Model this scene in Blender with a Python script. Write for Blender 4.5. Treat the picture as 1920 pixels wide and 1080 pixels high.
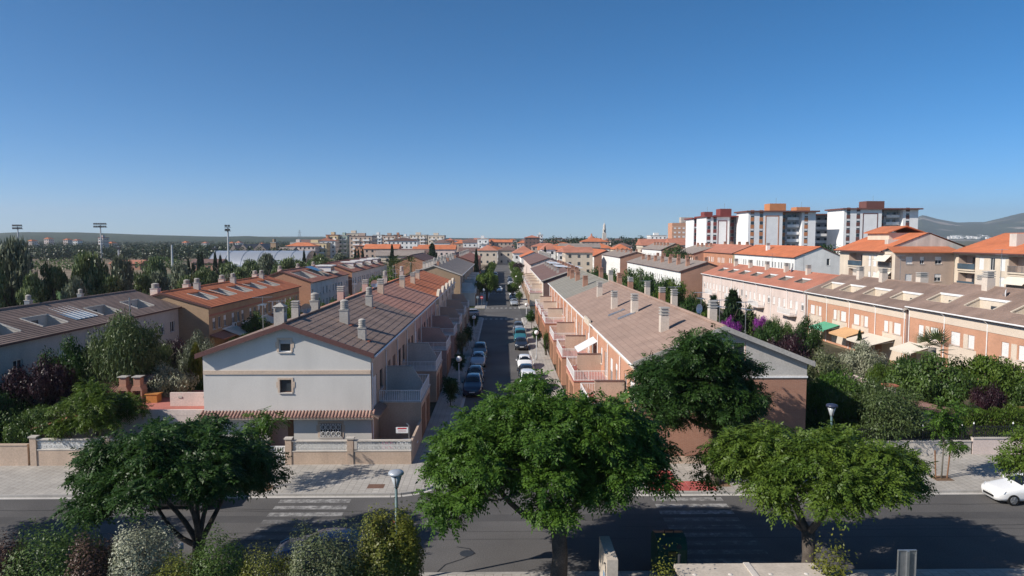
import bpy, math, random
import numpy as np
from mathutils import Vector, Matrix

# ------------------------------------------------------------------ scene, camera, light
for o in list(bpy.data.objects):
    bpy.data.objects.remove(o)
SC = bpy.context.scene
COL = SC.collection
R = math.radians
FPX, CAMZ = 1300.0, 14.8
PITCH, YAW = math.atan(93 / FPX), math.atan(18 / FPX)
cam_d = bpy.data.cameras.new("camera")
cam_d.sensor_width = 36.0
cam_d.lens = 36.0 * FPX / 1920.0
cam_d.clip_start = 0.5
cam_d.clip_end = 40000
cam = bpy.data.objects.new("camera", cam_d)
COL.objects.link(cam)
cam.location = (0, 0, CAMZ)
cam.rotation_euler = (math.pi / 2 - PITCH, 0, -YAW)
SC.camera = cam

SUNV = Vector((-1.36, -0.57, 1.0)).normalized()      # towards the sun
SUN_EL = math.asin(SUNV.z)
SUN_AZ = math.atan2(SUNV.x, SUNV.y)                  # clockwise from +Y
world = bpy.data.worlds.new("World")
SC.world = world
world.use_nodes = True
wn = world.node_tree.nodes
wn.clear()
wo = wn.new("ShaderNodeOutputWorld")
wb = wn.new("ShaderNodeBackground")
ws = wn.new("ShaderNodeTexSky")
ws.sky_type = 'NISHITA'
ws.sun_disc = False
ws.sun_elevation = SUN_EL
ws.sun_rotation = SUN_AZ
ws.altitude = 0
ws.air_density = 0.5
ws.dust_density = 0.25
ws.ozone_density = 5.0
wb.inputs[1].default_value = 0.115
wg = wn.new("ShaderNodeHueSaturation")               # the deep polarised blue of the whole sky
wg.inputs["Hue"].default_value = 0.492
wg.inputs["Saturation"].default_value = 1.24
world.node_tree.links.new(ws.outputs[0], wg.inputs["Color"])
world.node_tree.links.new(wg.outputs[0], wb.inputs[0])
world.node_tree.links.new(wb.outputs[0], wo.inputs[0])
sun_d = bpy.data.lights.new("sun", 'SUN')
sun_d.energy = 5.0
sun_d.angle = R(0.5)
sun_d.color = (1.0, 0.93, 0.84)
sun = bpy.data.objects.new("sun", sun_d)
COL.objects.link(sun)
sun.rotation_euler = SUNV.to_track_quat('Z', 'Y').to_euler()
sun.location = (-60, -40, 80)
SC.view_settings.view_transform = 'Standard'
SC.view_settings.look = 'None'
SC.view_settings.gamma = 1.0
SC.view_settings.exposure = 0.27
SC.view_settings.use_curve_mapping = False
SC.render.engine = 'CYCLES'
SC.cycles.max_bounces = 6
SC.cycles.transparent_max_bounces = 8
SC.cycles.volume_bounces = 0
SC.cycles.use_denoising = True

# ------------------------------------------------------------------ helpers
_cy, _sy, _cp, _sp = math.cos(YAW), math.sin(YAW), math.cos(PITCH), math.sin(PITCH)
_F = Vector((_sy * _cp, _cy * _cp, -_sp)); _Rt = Vector((_cy, -_sy, 0)); _U = _Rt.cross(_F)
def at(px, py, Y):
    """the point of the place at depth Y seen at a pixel of the 1920 px photograph"""
    d = _F + _Rt * ((px - 960) / FPX) - _U * ((py - 540) / FPX)
    return Vector((0, 0, CAMZ)) + d * (Y / d.y)

MATS = {}
def mat(name, col, rough=0.85, var=0.14, scale=0.6, fine=0.10, fscale=9.0, bump=0.0, bscale=60.0, metal=0.0, spec=0.3, emit=None, streak=0.0, objvar=0.0):
    if name in MATS:
        return MATS[name]
    m = bpy.data.materials.new(name)
    m.use_nodes = True
    nt = m.node_tree
    N, L = nt.nodes, nt.links
    p = N["Principled BSDF"]
    p.inputs["Roughness"].default_value = rough
    p.inputs["Metallic"].default_value = metal
    p.inputs["Specular IOR Level"].default_value = spec
    geo = N.new("ShaderNodeNewGeometry")
    n1 = N.new("ShaderNodeTexNoise"); n1.inputs["Scale"].default_value = scale; n1.inputs["Detail"].default_value = 4
    n2 = N.new("ShaderNodeTexNoise"); n2.inputs["Scale"].default_value = fscale; n2.inputs["Detail"].default_value = 3
    L.new(geo.outputs["Position"], n1.inputs["Vector"]); L.new(geo.outputs["Position"], n2.inputs["Vector"])
    a = N.new("ShaderNodeMapRange"); a.inputs[1].default_value = 0.3; a.inputs[2].default_value = 0.7
    a.inputs[3].default_value = 1 - var; a.inputs[4].default_value = 1 + var
    b = N.new("ShaderNodeMapRange"); b.inputs[1].default_value = 0.3; b.inputs[2].default_value = 0.7
    b.inputs[3].default_value = 1 - fine; b.inputs[4].default_value = 1 + fine
    L.new(n1.outputs[0], a.inputs[0]); L.new(n2.outputs[0], b.inputs[0])
    mu = N.new("ShaderNodeMath"); mu.operation = 'MULTIPLY'
    L.new(a.outputs[0], mu.inputs[0]); L.new(b.outputs[0], mu.inputs[1])
    if objvar:                                         # every strip or slab from its own batch
        oi = N.new("ShaderNodeObjectInfo")
        orr = N.new("ShaderNodeMapRange"); orr.inputs[3].default_value = 1 - objvar; orr.inputs[4].default_value = 1 + objvar
        L.new(oi.outputs["Random"], orr.inputs[0])
        m2 = N.new("ShaderNodeMath"); m2.operation = 'MULTIPLY'
        L.new(mu.outputs[0], m2.inputs[0]); L.new(orr.outputs[0], m2.inputs[1]); mu = m2
    if streak:
        mp = N.new("ShaderNodeVectorMath"); mp.operation = 'MULTIPLY'; mp.inputs[1].default_value = (0.9, 0.9, 0.10)
        L.new(geo.outputs["Position"], mp.inputs[0])
        ns = N.new("ShaderNodeTexNoise"); ns.inputs["Scale"].default_value = 1.0; ns.inputs["Detail"].default_value = 5
        L.new(mp.outputs[0], ns.inputs["Vector"])
        sr = N.new("ShaderNodeMapRange"); sr.inputs[1].default_value = 0.3; sr.inputs[2].default_value = 0.7
        sr.inputs[3].default_value = 1 - streak; sr.inputs[4].default_value = 1 + streak * .4
        L.new(ns.outputs[0], sr.inputs[0])
        m2 = N.new("ShaderNodeMath"); m2.operation = 'MULTIPLY'
        L.new(mu.outputs[0], m2.inputs[0]); L.new(sr.outputs[0], m2.inputs[1]); mu = m2
    vm = N.new("ShaderNodeVectorMath"); vm.operation = 'SCALE'
    vm.inputs[0].default_value = col
    L.new(mu.outputs[0], vm.inputs["Scale"])
    L.new(vm.outputs[0], p.inputs["Base Color"])
    if bump:
        n3 = N.new("ShaderNodeTexNoise"); n3.inputs["Scale"].default_value = bscale; n3.inputs["Detail"].default_value = 3
        L.new(geo.outputs["Position"], n3.inputs["Vector"])
        bu = N.new("ShaderNodeBump"); bu.inputs["Strength"].default_value = bump; bu.inputs["Distance"].default_value = 0.02
        L.new(n3.outputs[0], bu.inputs["Height"]); L.new(bu.outputs[0], p.inputs["Normal"])
    if emit:
        p.inputs["Emission Color"].default_value = (*col, 1); p.inputs["Emission Strength"].default_value = emit
    MATS[name] = m
    return m

def brick_mat(name, col, col2, mortar, sx=0.25, sy=0.075, msize=0.012, wall=True, rough=0.85, var=0.10):
    """courses laid over a wall (u = x+y, v = z) or over a roof or pavement (u, v = y, x)"""
    if name in MATS:
        return MATS[name]
    m = mat(name, col, rough=rough, var=var, scale=0.5, fine=0.06)
    nt = m.node_tree; N, L = nt.nodes, nt.links
    p = N["Principled BSDF"]
    geo = N.new("ShaderNodeNewGeometry")
    sep = N.new("ShaderNodeSeparateXYZ"); L.new(geo.outputs["Position"], sep.inputs[0])
    comb = N.new("ShaderNodeCombineXYZ")
    if wall:
        ad = N.new("ShaderNodeMath"); L.new(sep.outputs[0], ad.inputs[0]); L.new(sep.outputs[1], ad.inputs[1])
        L.new(ad.outputs[0], comb.inputs[0]); L.new(sep.outputs[2], comb.inputs[1])
    else:
        L.new(sep.outputs[1], comb.inputs[0]); L.new(sep.outputs[0], comb.inputs[1])
    br = N.new("ShaderNodeTexBrick")
    br.inputs["Color1"].default_value = (*col, 1); br.inputs["Color2"].default_value = (*col2, 1); br.inputs["Mortar"].default_value = (*mortar, 1)
    br.inputs["Scale"].default_value = 1.0; br.inputs["Mortar Size"].default_value = msize
    br.inputs["Brick Width"].default_value = sx; br.inputs["Row Height"].default_value = sy
    L.new(comb.outputs[0], br.inputs["Vector"])
    vm = [n for n in N if n.type == 'VECT_MATH'][0]
    L.new(br.outputs["Color"], vm.inputs[0])
    bu = N.new("ShaderNodeBump"); bu.inputs["Strength"].default_value = 0.5; bu.inputs["Distance"].default_value = 0.015; bu.invert = True
    L.new(br.outputs["Fac"], bu.inputs["Height"]); L.new(bu.outputs[0], p.inputs["Normal"])
    return m

def leaf_mat(name, col, col2, trans=0.30, rough=0.45, spec=0.35):
    if name in MATS:
        return MATS[name]
    m = bpy.data.materials.new(name); m.use_nodes = True
    nt = m.node_tree; N, L = nt.nodes, nt.links
    p = N["Principled BSDF"]; out = N["Material Output"]
    p.inputs["Roughness"].default_value = rough; p.inputs["Specular IOR Level"].default_value = spec
    geo = N.new("ShaderNodeNewGeometry")
    n1 = N.new("ShaderNodeTexNoise"); n1.inputs["Scale"].default_value = 0.9; n1.inputs["Detail"].default_value = 2
    L.new(geo.outputs["Position"], n1.inputs["Vector"])
    ad = N.new("ShaderNodeMath"); ad.operation = 'MULTIPLY_ADD'; ad.inputs[1].default_value = 0.55
    rn = N.new("ShaderNodeMapRange"); rn.inputs[1].default_value = 0.35; rn.inputs[2].default_value = 0.65
    rn.inputs[3].default_value = 0.0; rn.inputs[4].default_value = 0.45
    L.new(n1.outputs[0], rn.inputs[0])
    L.new(geo.outputs["Random Per Island"], ad.inputs[0]); L.new(rn.outputs[0], ad.inputs[2])
    mx = N.new("ShaderNodeMix"); mx.data_type = 'RGBA'
    mx.inputs[6].default_value = (*col, 1); mx.inputs[7].default_value = (*col2, 1)
    L.new(ad.outputs[0], mx.inputs[0]); L.new(mx.outputs[2], p.inputs["Base Color"])
    tr = N.new("ShaderNodeBsdfTranslucent"); L.new(mx.outputs[2], tr.inputs[0])
    ms = N.new("ShaderNodeMixShader"); ms.inputs[0].default_value = trans
    L.new(p.outputs[0], ms.inputs[1]); L.new(tr.outputs[0], ms.inputs[2]); L.new(ms.outputs[0], out.inputs[0])
    MATS[name] = m
    return m

def tag(o, label=None, cat=None, group=None, kind=None):
    if label: o["label"] = label
    if cat: o["category"] = cat
    if group: o["group"] = group
    if kind: o["kind"] = kind
    return o

def thing(name, label, cat, loc=(0, 0, 0), rz=0.0, group=None):
    o = bpy.data.objects.new(name, None)
    COL.objects.link(o)
    o.empty_display_size = 0.3
    o.location = loc
    o.rotation_euler = (0, 0, rz)
    return tag(o, label, cat, group)

def put(name, mesh, parent=None, loc=(0, 0, 0), rz=0.0, scale=None):
    o = bpy.data.objects.new(name, mesh)
    COL.objects.link(o)
    o.parent = parent
    o.location = loc
    if rz: o.rotation_euler = (0, 0, rz)
    if scale: o.scale = scale
    return o

def root_of(p):
    v = Vector((0, 0, 0))
    while p is not None:
        v = v + p.location
        p = p.parent
    return v

class MB:
    def __init__(s): s.v = []; s.f = []
    def quad(s, *p):
        n = len(s.v); s.v += [tuple(q) for q in p]; s.f.append(tuple(range(n, n + len(p)))); return s
    def box(s, x0, y0, z0, x1, y1, z1):
        if x0 > x1: x0, x1 = x1, x0
        if y0 > y1: y0, y1 = y1, y0
        if z0 > z1: z0, z1 = z1, z0
        n = len(s.v)
        s.v += [(x0, y0, z0), (x1, y0, z0), (x1, y1, z0), (x0, y1, z0), (x0, y0, z1), (x1, y0, z1), (x1, y1, z1), (x0, y1, z1)]
        s.f += [tuple(n + i for i in q) for q in ((3, 2, 1, 0), (4, 5, 6, 7), (0, 1, 5, 4), (1, 2, 6, 5), (2, 3, 7, 6), (3, 0, 4, 7))]
        return s
    def hexa(s, a, b, c, d, h):
        """slab: quad a b c d (counter-clockwise from above), h = offset vector of its underside"""
        n = len(s.v); h = Vector(h)
        s.v += [tuple(q) for q in (a, b, c, d)] + [tuple(Vector(q) + h) for q in (a, b, c, d)]
        s.f += [tuple(n + i for i in q) for q in ((0, 1, 2, 3), (7, 6, 5, 4), (1, 0, 4, 5), (2, 1, 5, 6), (3, 2, 6, 7), (0, 3, 7, 4))]
        return s
    def prism(s, poly, h):
        """polygon (list of 3D points) swept by vector h"""
        n = len(s.v); k = len(poly); h = Vector(h)
        s.v += [tuple(q) for q in poly] + [tuple(Vector(q) + h) for q in poly]
        s.f.append(tuple(range(n + k - 1, n - 1, -1))); s.f.append(tuple(range(n + k, n + 2 * k)))
        for i in range(k):
            j = (i + 1) % k
            s.f.append((n + i, n + j, n + k + j, n + k + i))
        return s
    def tube(s, pts, rad, n=8, cap=True):
        pts = [Vector(p) for p in pts]
        if not isinstance(rad, (list, tuple)): rad = [rad] * len(pts)
        base = len(s.v); prev = None
        for i, p in enumerate(pts):
            t = (pts[min(i + 1, len(pts) - 1)] - pts[max(i - 1, 0)])
            t = t.normalized() if t.length > 1e-9 else Vector((0, 0, 1))
            u = t.orthogonal().normalized() if prev is None else (prev - t * prev.dot(t)).normalized()
            prev = u; w = t.cross(u)
            for k in range(n):
                a = 2 * math.pi * k / n
                s.v.append(tuple(p + (u * math.cos(a) + w * math.sin(a)) * rad[i]))
        for i in range(len(pts) - 1):
            for k in range(n):
                k2 = (k + 1) % n
                s.f.append((base + i * n + k, base + i * n + k2, base + (i + 1) * n + k2, base + (i + 1) * n + k))
        if cap:
            s.f.append(tuple(base + k for k in range(n - 1, -1, -1)))
            e = base + (len(pts) - 1) * n
            s.f.append(tuple(e + k for k in range(n)))
        return s
    def lathe(s, c, prof, n=16):
        """prof: (radius, z) from bottom to top round the vertical axis through c"""
        base = len(s.v)
        for r, z in prof:
            for k in range(n):
                a = 2 * math.pi * k / n
                s.v.append((c[0] + r * math.cos(a), c[1] + r * math.sin(a), c[2] + z))
        for i in range(len(prof) - 1):
            for k in range(n):
                k2 = (k + 1) % n
                s.f.append((base + i * n + k, base + i * n + k2, base + (i + 1) * n + k2, base + (i + 1) * n + k))
        s.f.append(tuple(base + k for k in range(n - 1, -1, -1)))
        e = base + (len(prof) - 1) * n
        s.f.append(tuple(e + k for k in range(n)))
        return s
    def mesh(s, name, m, off=(0, 0, 0), smooth=False):
        me = bpy.data.meshes.new(name)
        ox, oy, oz = off
        me.from_pydata([(x - ox, y - oy, z - oz) for x, y, z in s.v], [], s.f)
        if m: me.materials.append(m)
        if smooth: me.polygons.foreach_set("use_smooth", [True] * len(me.polygons))
        me.update()
        return me
    def build(s, name, m, parent=None, smooth=False, kind=None):
        """one object; world coordinates, set down under its parent (parents are not turned)"""
        if parent is None:
            xs = np.array(s.v); lo = xs.min(0); hi = xs.max(0)
            off = ((lo[0] + hi[0]) / 2, (lo[1] + hi[1]) / 2, lo[2])
            o = put(name, s.mesh(name, m, off, smooth), None, off)
        else:
            o = put(name, s.mesh(name, m, root_of(parent), smooth), parent)
        if kind: o["kind"] = kind
        return o

def rect_holes(u0, u1, v0, topfn, holes, extra=()):
    """cells of a wall face left over by its openings; holes (ua, ub, va, vb)"""
    us = sorted({u0, u1, *[h[0] for h in holes], *[h[1] for h in holes], *extra})
    us = [u for u in us if u0 - 1e-6 <= u <= u1 + 1e-6]
    out = []
    for a, b in zip(us, us[1:]):
        mid = (a + b) / 2
        hs = sorted([(h[2], h[3]) for h in holes if h[0] < mid < h[1]])
        lo = v0
        for va, vb in hs:
            if va > lo + 1e-6: out.append((a, b, lo, lo, va, va))
            lo = vb
        out.append((a, b, lo, lo, topfn(a), topfn(b)))
    return out

def wall_face(mb, org, ud, u0, u1, v0, topfn, holes, extra=(), depth=0.18, outn=None):
    """a wall seen from outside with its openings and their reveals; org + ud*u + z*v, outn = outward normal"""
    org = Vector(org); ud = Vector(ud); outn = Vector(outn)
    P = lambda u, v, d=0.0: org + ud * u + Vector((0, 0, v)) - outn * d
    flip = ud.cross(Vector((0, 0, 1))).dot(outn) < 0
    def q(*p): mb.quad(*(p[::-1] if flip else p))
    for a, b, va, vb, ta, tb in [(c[0], c[1], c[2], c[3], c[4], c[5]) for c in rect_holes(u0, u1, v0, topfn, holes, extra)]:
        q(P(a, va), P(b, vb), P(b, tb), P(a, ta))
    for a, b, va, vb in holes:
        q(P(a, va, 0), P(a, vb, 0), P(a, vb, depth), P(a, va, depth))
        q(P(b, va, depth), P(b, vb, depth), P(b, vb, 0), P(b, va, 0))
        q(P(a, va, depth), P(b, va, depth), P(b, va, 0), P(a, va, 0))
        q(P(a, vb, 0), P(b, vb, 0), P(b, vb, depth), P(a, vb, depth))

# windows share mesh data; local frame: x along the wall, z up, -y out of the wall, origin at the middle of the lower edge
WCACHE = {}
def wmesh(key, fn):
    if key not in WCACHE: WCACHE[key] = fn()
    return WCACHE[key]
def window(parent, org, rz, w, h, shut=0.0, sill=True, frame='frame_white', shutter='shutter_white', depth=0.14, mull=1, glass='glass', sillm='stone_sill', name='window', grow=0.0):
    """frame set back in its opening, pane behind it, roller shutter let down by the share SHUT, sill below"""
    w, h = round(w, 2), round(h, 2); t = 0.06
    def fr():
        mb = MB()
        y0, y1 = depth - 0.05, depth
        mb.box(-w / 2, y0, 0, -w / 2 + t, y1, h).box(w / 2 - t, y0, 0, w / 2, y1, h)
        mb.box(-w / 2 + t, y0, 0, w / 2 - t, y1, t).box(-w / 2 + t, y0, h - t, w / 2 - t, y1, h)
        for i in range(mull):
            c = -w / 2 + w * (i + 1) / (mull + 1)
            mb.box(c - t / 2, y0, t, c + t / 2, y1, h - t)
        return mb.mesh('window_frame', MATS[frame])
    def pn(): return MB().box(-w / 2 + 0.005, depth - 0.02, 0.005, w / 2 - 0.005, depth - 0.012, h - 0.005).mesh('pane', MATS[glass])
    d = Vector(org) - root_of(parent)
    o = put(name, wmesh(('f', w, h, frame, depth, mull), fr), parent, d, rz)
    put('pane', wmesh(('p', w, h, glass, depth), pn), o)
    if shut > 0:
        s = round(h * shut, 2)
        def sh():
            mb = MB(); n = max(2, min(14, int(s / 0.12))); z = h
            pts = [(depth - 0.085, h)]
            for i in range(n):
                za = h - s * i / n; zb = h - s * (i + 1) / n
                pts += [(depth - 0.085, za - 0.006), (depth - 0.072, zb + 0.006)]
            k = len(pts); base = 0
            for y, zz in pts: mb.v += [(-w / 2 + 0.02, y, zz), (w / 2 - 0.02, y, zz)]
            mb.f += [(2 * i, 2 * i + 2, 2 * i + 3, 2 * i + 1) for i in range(k - 1)]
            return mb.mesh('shutter', MATS[shutter])
        put('shutter', wmesh(('s', w, h, s, shutter, depth), sh), o)
    if sill:
        def si(): return MB().box(-w / 2 - 0.08, -0.09, -0.07, w / 2 + 0.08, depth - 0.055, -0.004).mesh('sill', MATS[sillm])
        put('sill', wmesh(('i', w, sillm, depth), si), o)
    return o

RNG = random.Random(7)
NP = np.random.default_rng(11)
ORD = ['first', 'second', 'third', 'fourth', 'fifth', 'sixth', 'seventh', 'eighth', 'ninth', 'tenth', 'eleventh', 'twelfth', 'thirteenth', 'fourteenth', 'fifteenth', 'sixteenth']

# ------------------------------------------------------------------ materials
mat('stucco_grey', (0.585, 0.56, 0.52), var=0.06, scale=0.35, fine=0.03, streak=0.07)
mat('stucco_beige', (0.52, 0.395, 0.30), var=0.08, streak=0.14)
mat('stucco_cream', (0.62, 0.53, 0.42), var=0.06, streak=0.10)
mat('stucco_pink', (0.64, 0.53, 0.475), var=0.06, streak=0.10)
mat('stucco_rose', (0.45, 0.31, 0.265), var=0.07)
mat('stucco_white', (0.74, 0.73, 0.70), var=0.06, streak=0.10)
mat('stucco_tan', (0.47, 0.36, 0.29), var=0.06, streak=0.10)
mat('stucco_yellow', (0.62, 0.49, 0.29), var=0.07)
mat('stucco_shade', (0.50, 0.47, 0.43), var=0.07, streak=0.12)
mat('panel_beige', (0.62, 0.52, 0.42), var=0.05)
mat('paint_white', (0.78, 0.77, 0.75), rough=0.5, var=0.05)
mat('frame_white', (0.74, 0.73, 0.71), rough=0.4, var=0.03)
mat('frame_brown', (0.13, 0.07, 0.045), rough=0.5, var=0.06)
mat('frame_dark', (0.05, 0.05, 0.055), rough=0.5, var=0.06)
mat('shutter_white', (0.72, 0.71, 0.69), rough=0.55, var=0.04)
mat('shutter_brown', (0.16, 0.09, 0.06), rough=0.6, var=0.08)
mat('shutter_grey', (0.36, 0.37, 0.38), rough=0.6, var=0.05)
mat('glass', (0.035, 0.045, 0.055), rough=0.06, var=0.3, scale=0.8, spec=0.6)
mat('glass_blue', (0.05, 0.085, 0.115), rough=0.1, var=0.2, spec=0.6)
mat('stone_sill', (0.55, 0.50, 0.45), var=0.08)
mat('trim_beige', (0.56, 0.44, 0.34), var=0.06)
mat('fascia_brown', (0.115, 0.055, 0.05), rough=0.6, var=0.08)
mat('roof_brown', (0.245, 0.173, 0.138), rough=0.75, var=0.20, scale=0.5, fine=0.16, bump=0.2, objvar=0.09)
mat('roof_under', (0.10, 0.065, 0.05), var=0.2)
mat('roof_salmon', (0.40, 0.205, 0.15), rough=0.8, var=0.12, scale=0.4, fine=0.16, bump=0.2, objvar=0.09)
mat('roof_salmon_under', (0.15, 0.07, 0.05), var=0.2)
mat('roof_orange', (0.50, 0.165, 0.075), rough=0.8, var=0.14, scale=0.35, fine=0.18, bump=0.2, objvar=0.09)
mat('roof_red', (0.42, 0.175, 0.115), rough=0.8, var=0.14, scale=0.35, fine=0.18, bump=0.2)
brick_mat('roof_flat_brown', (0.335, 0.235, 0.185), (0.305, 0.21, 0.165), (0.21, 0.14, 0.11), sx=0.9, sy=0.42, msize=0.014, wall=False, var=0.10)
brick_mat('roof_flat_green', (0.25, 0.235, 0.20), (0.235, 0.22, 0.185), (0.15, 0.14, 0.115), sx=0.9, sy=0.42, msize=0.014, wall=False)
mat('roof_grey', (0.27, 0.225, 0.195), rough=0.8, var=0.12, fine=0.15)
mat('roof_dark', (0.17, 0.105, 0.09), rough=0.8, var=0.16, fine=0.18)
brick_mat('brick_red', (0.44, 0.205, 0.13), (0.39, 0.17, 0.105), (0.37, 0.25, 0.19))
brick_mat('brick_salmon', (0.56, 0.275, 0.165), (0.50, 0.24, 0.145), (0.48, 0.31, 0.22))
brick_mat('brick_tan', (0.46, 0.30, 0.18), (0.41, 0.26, 0.155), (0.38, 0.28, 0.19))
brick_mat('brick_terracotta', (0.50, 0.215, 0.12), (0.44, 0.185, 0.10), (0.42, 0.25, 0.17))
mat('concrete', (0.40, 0.375, 0.34), var=0.14, fine=0.12, bump=0.2)
mat('concrete_pale', (0.56, 0.51, 0.45), var=0.10, fine=0.08, streak=0.2)
mat('chimney_beige', (0.58, 0.50, 0.42), var=0.08)
mat('metal_grey', (0.30, 0.31, 0.32), rough=0.4, metal=0.7, var=0.1)
mat('metal_dark', (0.04, 0.042, 0.045), rough=0.5, var=0.1)
mat('metal_galv', (0.50, 0.52, 0.53), rough=0.35, metal=0.8, var=0.12)
mat('iron_black', (0.018, 0.02, 0.022), rough=0.5)
mat('terracotta', (0.42, 0.15, 0.09), var=0.2)
mat('terrace_red', (0.40, 0.15, 0.12), var=0.15)
mat('door_wood', (0.20, 0.105, 0.06), rough=0.6, var=0.12)
mat('bark', (0.085, 0.070, 0.058), rough=0.9, var=0.3, scale=3, fine=0.3, fscale=22, bump=0.6, bscale=30)
mat('bark_grey', (0.17, 0.155, 0.13), rough=0.9, var=0.25, scale=3, bump=0.4)
mat('soil', (0.20, 0.125, 0.075), var=0.25, fine=0.3)
mat('awning_cream', (0.66, 0.60, 0.50), var=0.05)
mat('awning_green', (0.10, 0.36, 0.22), var=0.06)
mat('awning_orange', (0.60, 0.36, 0.18), var=0.06)
mat('plastic_white', (0.78, 0.78, 0.77), rough=0.35, var=0.03)
# ------------------------------------------------------------------ the setting
def ground_mat():
    m = mat('ground_earth', (0.13, 0.115, 0.07), var=0.3, scale=0.02, fine=0.25, fscale=0.6)
    nt = m.node_tree; N, L = nt.nodes, nt.links
    geo = N.new("ShaderNodeNewGeometry")
    n = N.new("ShaderNodeTexNoise"); n.inputs["Scale"].default_value = 0.035; n.inputs["Detail"].default_value = 6
    L.new(geo.outputs["Position"], n.inputs["Vector"])
    rp = N.new("ShaderNodeValToRGB")
    rp.color_ramp.elements[0].position = 0.42; rp.color_ramp.elements[0].color = (0.040, 0.058, 0.020, 1)
    rp.color_ramp.elements[1].position = 0.60; rp.color_ramp.elements[1].color = (0.175, 0.145, 0.088, 1)
    L.new(n.outputs[0], rp.inputs[0])
    vm = [x for x in N if x.type == 'VECT_MATH'][0]
    L.new(rp.outputs[0], vm.inputs[0])
    return m
ground_mat()
mat('asphalt', (0.104, 0.099, 0.096), rough=0.9, var=0.20, scale=0.22, fine=0.22, fscale=16, bump=0.35, bscale=45)
mat('asphalt_patch', (0.080, 0.077, 0.076), rough=0.9, var=0.12, fine=0.2, fscale=18)
brick_mat('paving', (0.42, 0.39, 0.35), (0.37, 0.345, 0.31), (0.25, 0.228, 0.20), sx=0.4, sy=0.4, msize=0.014, wall=False, var=0.15)
mat('kerb_stone', (0.36, 0.34, 0.315), var=0.15)
mat('gutter_stone', (0.50, 0.475, 0.44), var=0.14, fine=0.12)
mat('garden_soil', (0.07, 0.062, 0.036), var=0.35, scale=0.4, fine=0.3, fscale=3)
mat('lawn', (0.065, 0.115, 0.025), var=0.2)
mat('track_red', (0.23, 0.115, 0.10), var=0.12)
mat('tactile_red', (0.40, 0.095, 0.085), var=0.12, scale=1.5, fine=0.16)
mat('dry_field', (0.215, 0.165, 0.11), var=0.25, scale=0.05, fine=0.15)

def sheet(name, x0, y0, x1, y1, z, m, kind='structure'):
    o = MB().quad((x0, y0, z), (x1, y0, z), (x1, y1, z), (x0, y1, z)).build(name, MATS[m])
    o['kind'] = kind
    return o
sheet('ground', -9000, -300, 9000, 9500, -0.03, 'ground_earth')
sheet('garden_ground', -37.9, 44.6, -6, 128, -0.012, 'garden_soil')
sheet('garden_ground', 6, 44.6, 45.4, 160, -0.012, 'garden_soil')
KY, NY = 39.1, 29.6                                   # far and near kerb of the avenue
sheet('avenue_road', -140, NY, 160, KY + 1.0, 0.0, 'asphalt')
sheet('street_road', -3.7, KY + 1.0, 3.7, 430, 0.0, 'asphalt')
sheet('cross_street_road', -36, 129.5, -3.7, 144.5, 0.004, 'asphalt_patch')
sheet('cross_street_road', 3.7, 129.5, 45, 144.5, 0.004, 'asphalt_patch')
sheet('verge_ground', -60, 4, 60, NY - 2.4, -0.008, 'garden_soil')

def walk(name, poly, edges):
    """pavement slab with a kerb along its road edges"""
    z = 0.13
    n = len(poly)
    mb = MB()
    mb.quad(*[(x, y, z) for x, y in poly])
    for i in range(n):
        a, b = poly[i], poly[(i + 1) % n]
        mb.quad((a[0], a[1], -0.02), (b[0], b[1], -0.02), (b[0], b[1], z), (a[0], a[1], z))
    o = mb.build(name, MATS['paving']); o['kind'] = 'structure'
    kb, gb = MB(), MB()
    for i in edges:
        a, b = Vector((*poly[i], 0)), Vector((*poly[(i + 1) % n], 0))
        d = (b - a).normalized(); nn = Vector((d.y, -d.x, 0))     # outwards for a counter-clockwise outline
        kb.hexa(a + nn * 0.16 + Vector((0, 0, z + .004)), b + nn * 0.16 + Vector((0, 0, z + .004)), b + Vector((0, 0, z + .004)), a + Vector((0, 0, z + .004)), (0, 0, -z - .02))
        gb.quad(a + nn * 0.42 + Vector((0, 0, .006)), b + nn * 0.42 + Vector((0, 0, .006)), b + nn * .15 + Vector((0, 0, .008)), a + nn * .15 + Vector((0, 0, .008)))
    k = kb.build('kerb', MATS['kerb_stone'], o); g2 = gb.build('gutter', MATS['gutter_stone'], o)
    return o
def arc(cx, cy, r, a0, a1, n=7):
    return [(cx + r * math.cos(R(a0 + (a1 - a0) * i / n)), cy + r * math.sin(R(a0 + (a1 - a0) * i / n))) for i in range(n + 1)]
yk = KY + 0.16
p = [(-140, yk)] + arc(-3.86 - 2.6, yk + 2.6, 2.6, -90, 0) + [(-3.86, 128.5), (-5.9, 128.5), (-5.9, 44.5), (-140, 44.5)]
walk('sidewalk', p, list(range(0, 9)))
p = arc(3.86 + 2.6, yk + 2.6, 2.6, 180, 270) + [(160, yk), (160, 46.1), (5.9, 46.1), (5.9, 128.5), (3.86, 128.5)]
walk('sidewalk', p, list(range(0, 8)) + [len(p) - 1])
walk('sidewalk', [(-3.86, 145.5), (-3.86, 425), (-5.9, 425), (-5.9, 145.5)], [0])
walk('sidewalk', [(3.86, 145.5), (5.9, 145.5), (5.9, 425), (3.86, 425)], [3])
walk('sidewalk', [(-140, NY - 2.5), (160, NY - 2.5), (160, NY - 0.16), (-140, NY - 0.16)], [2])

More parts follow.
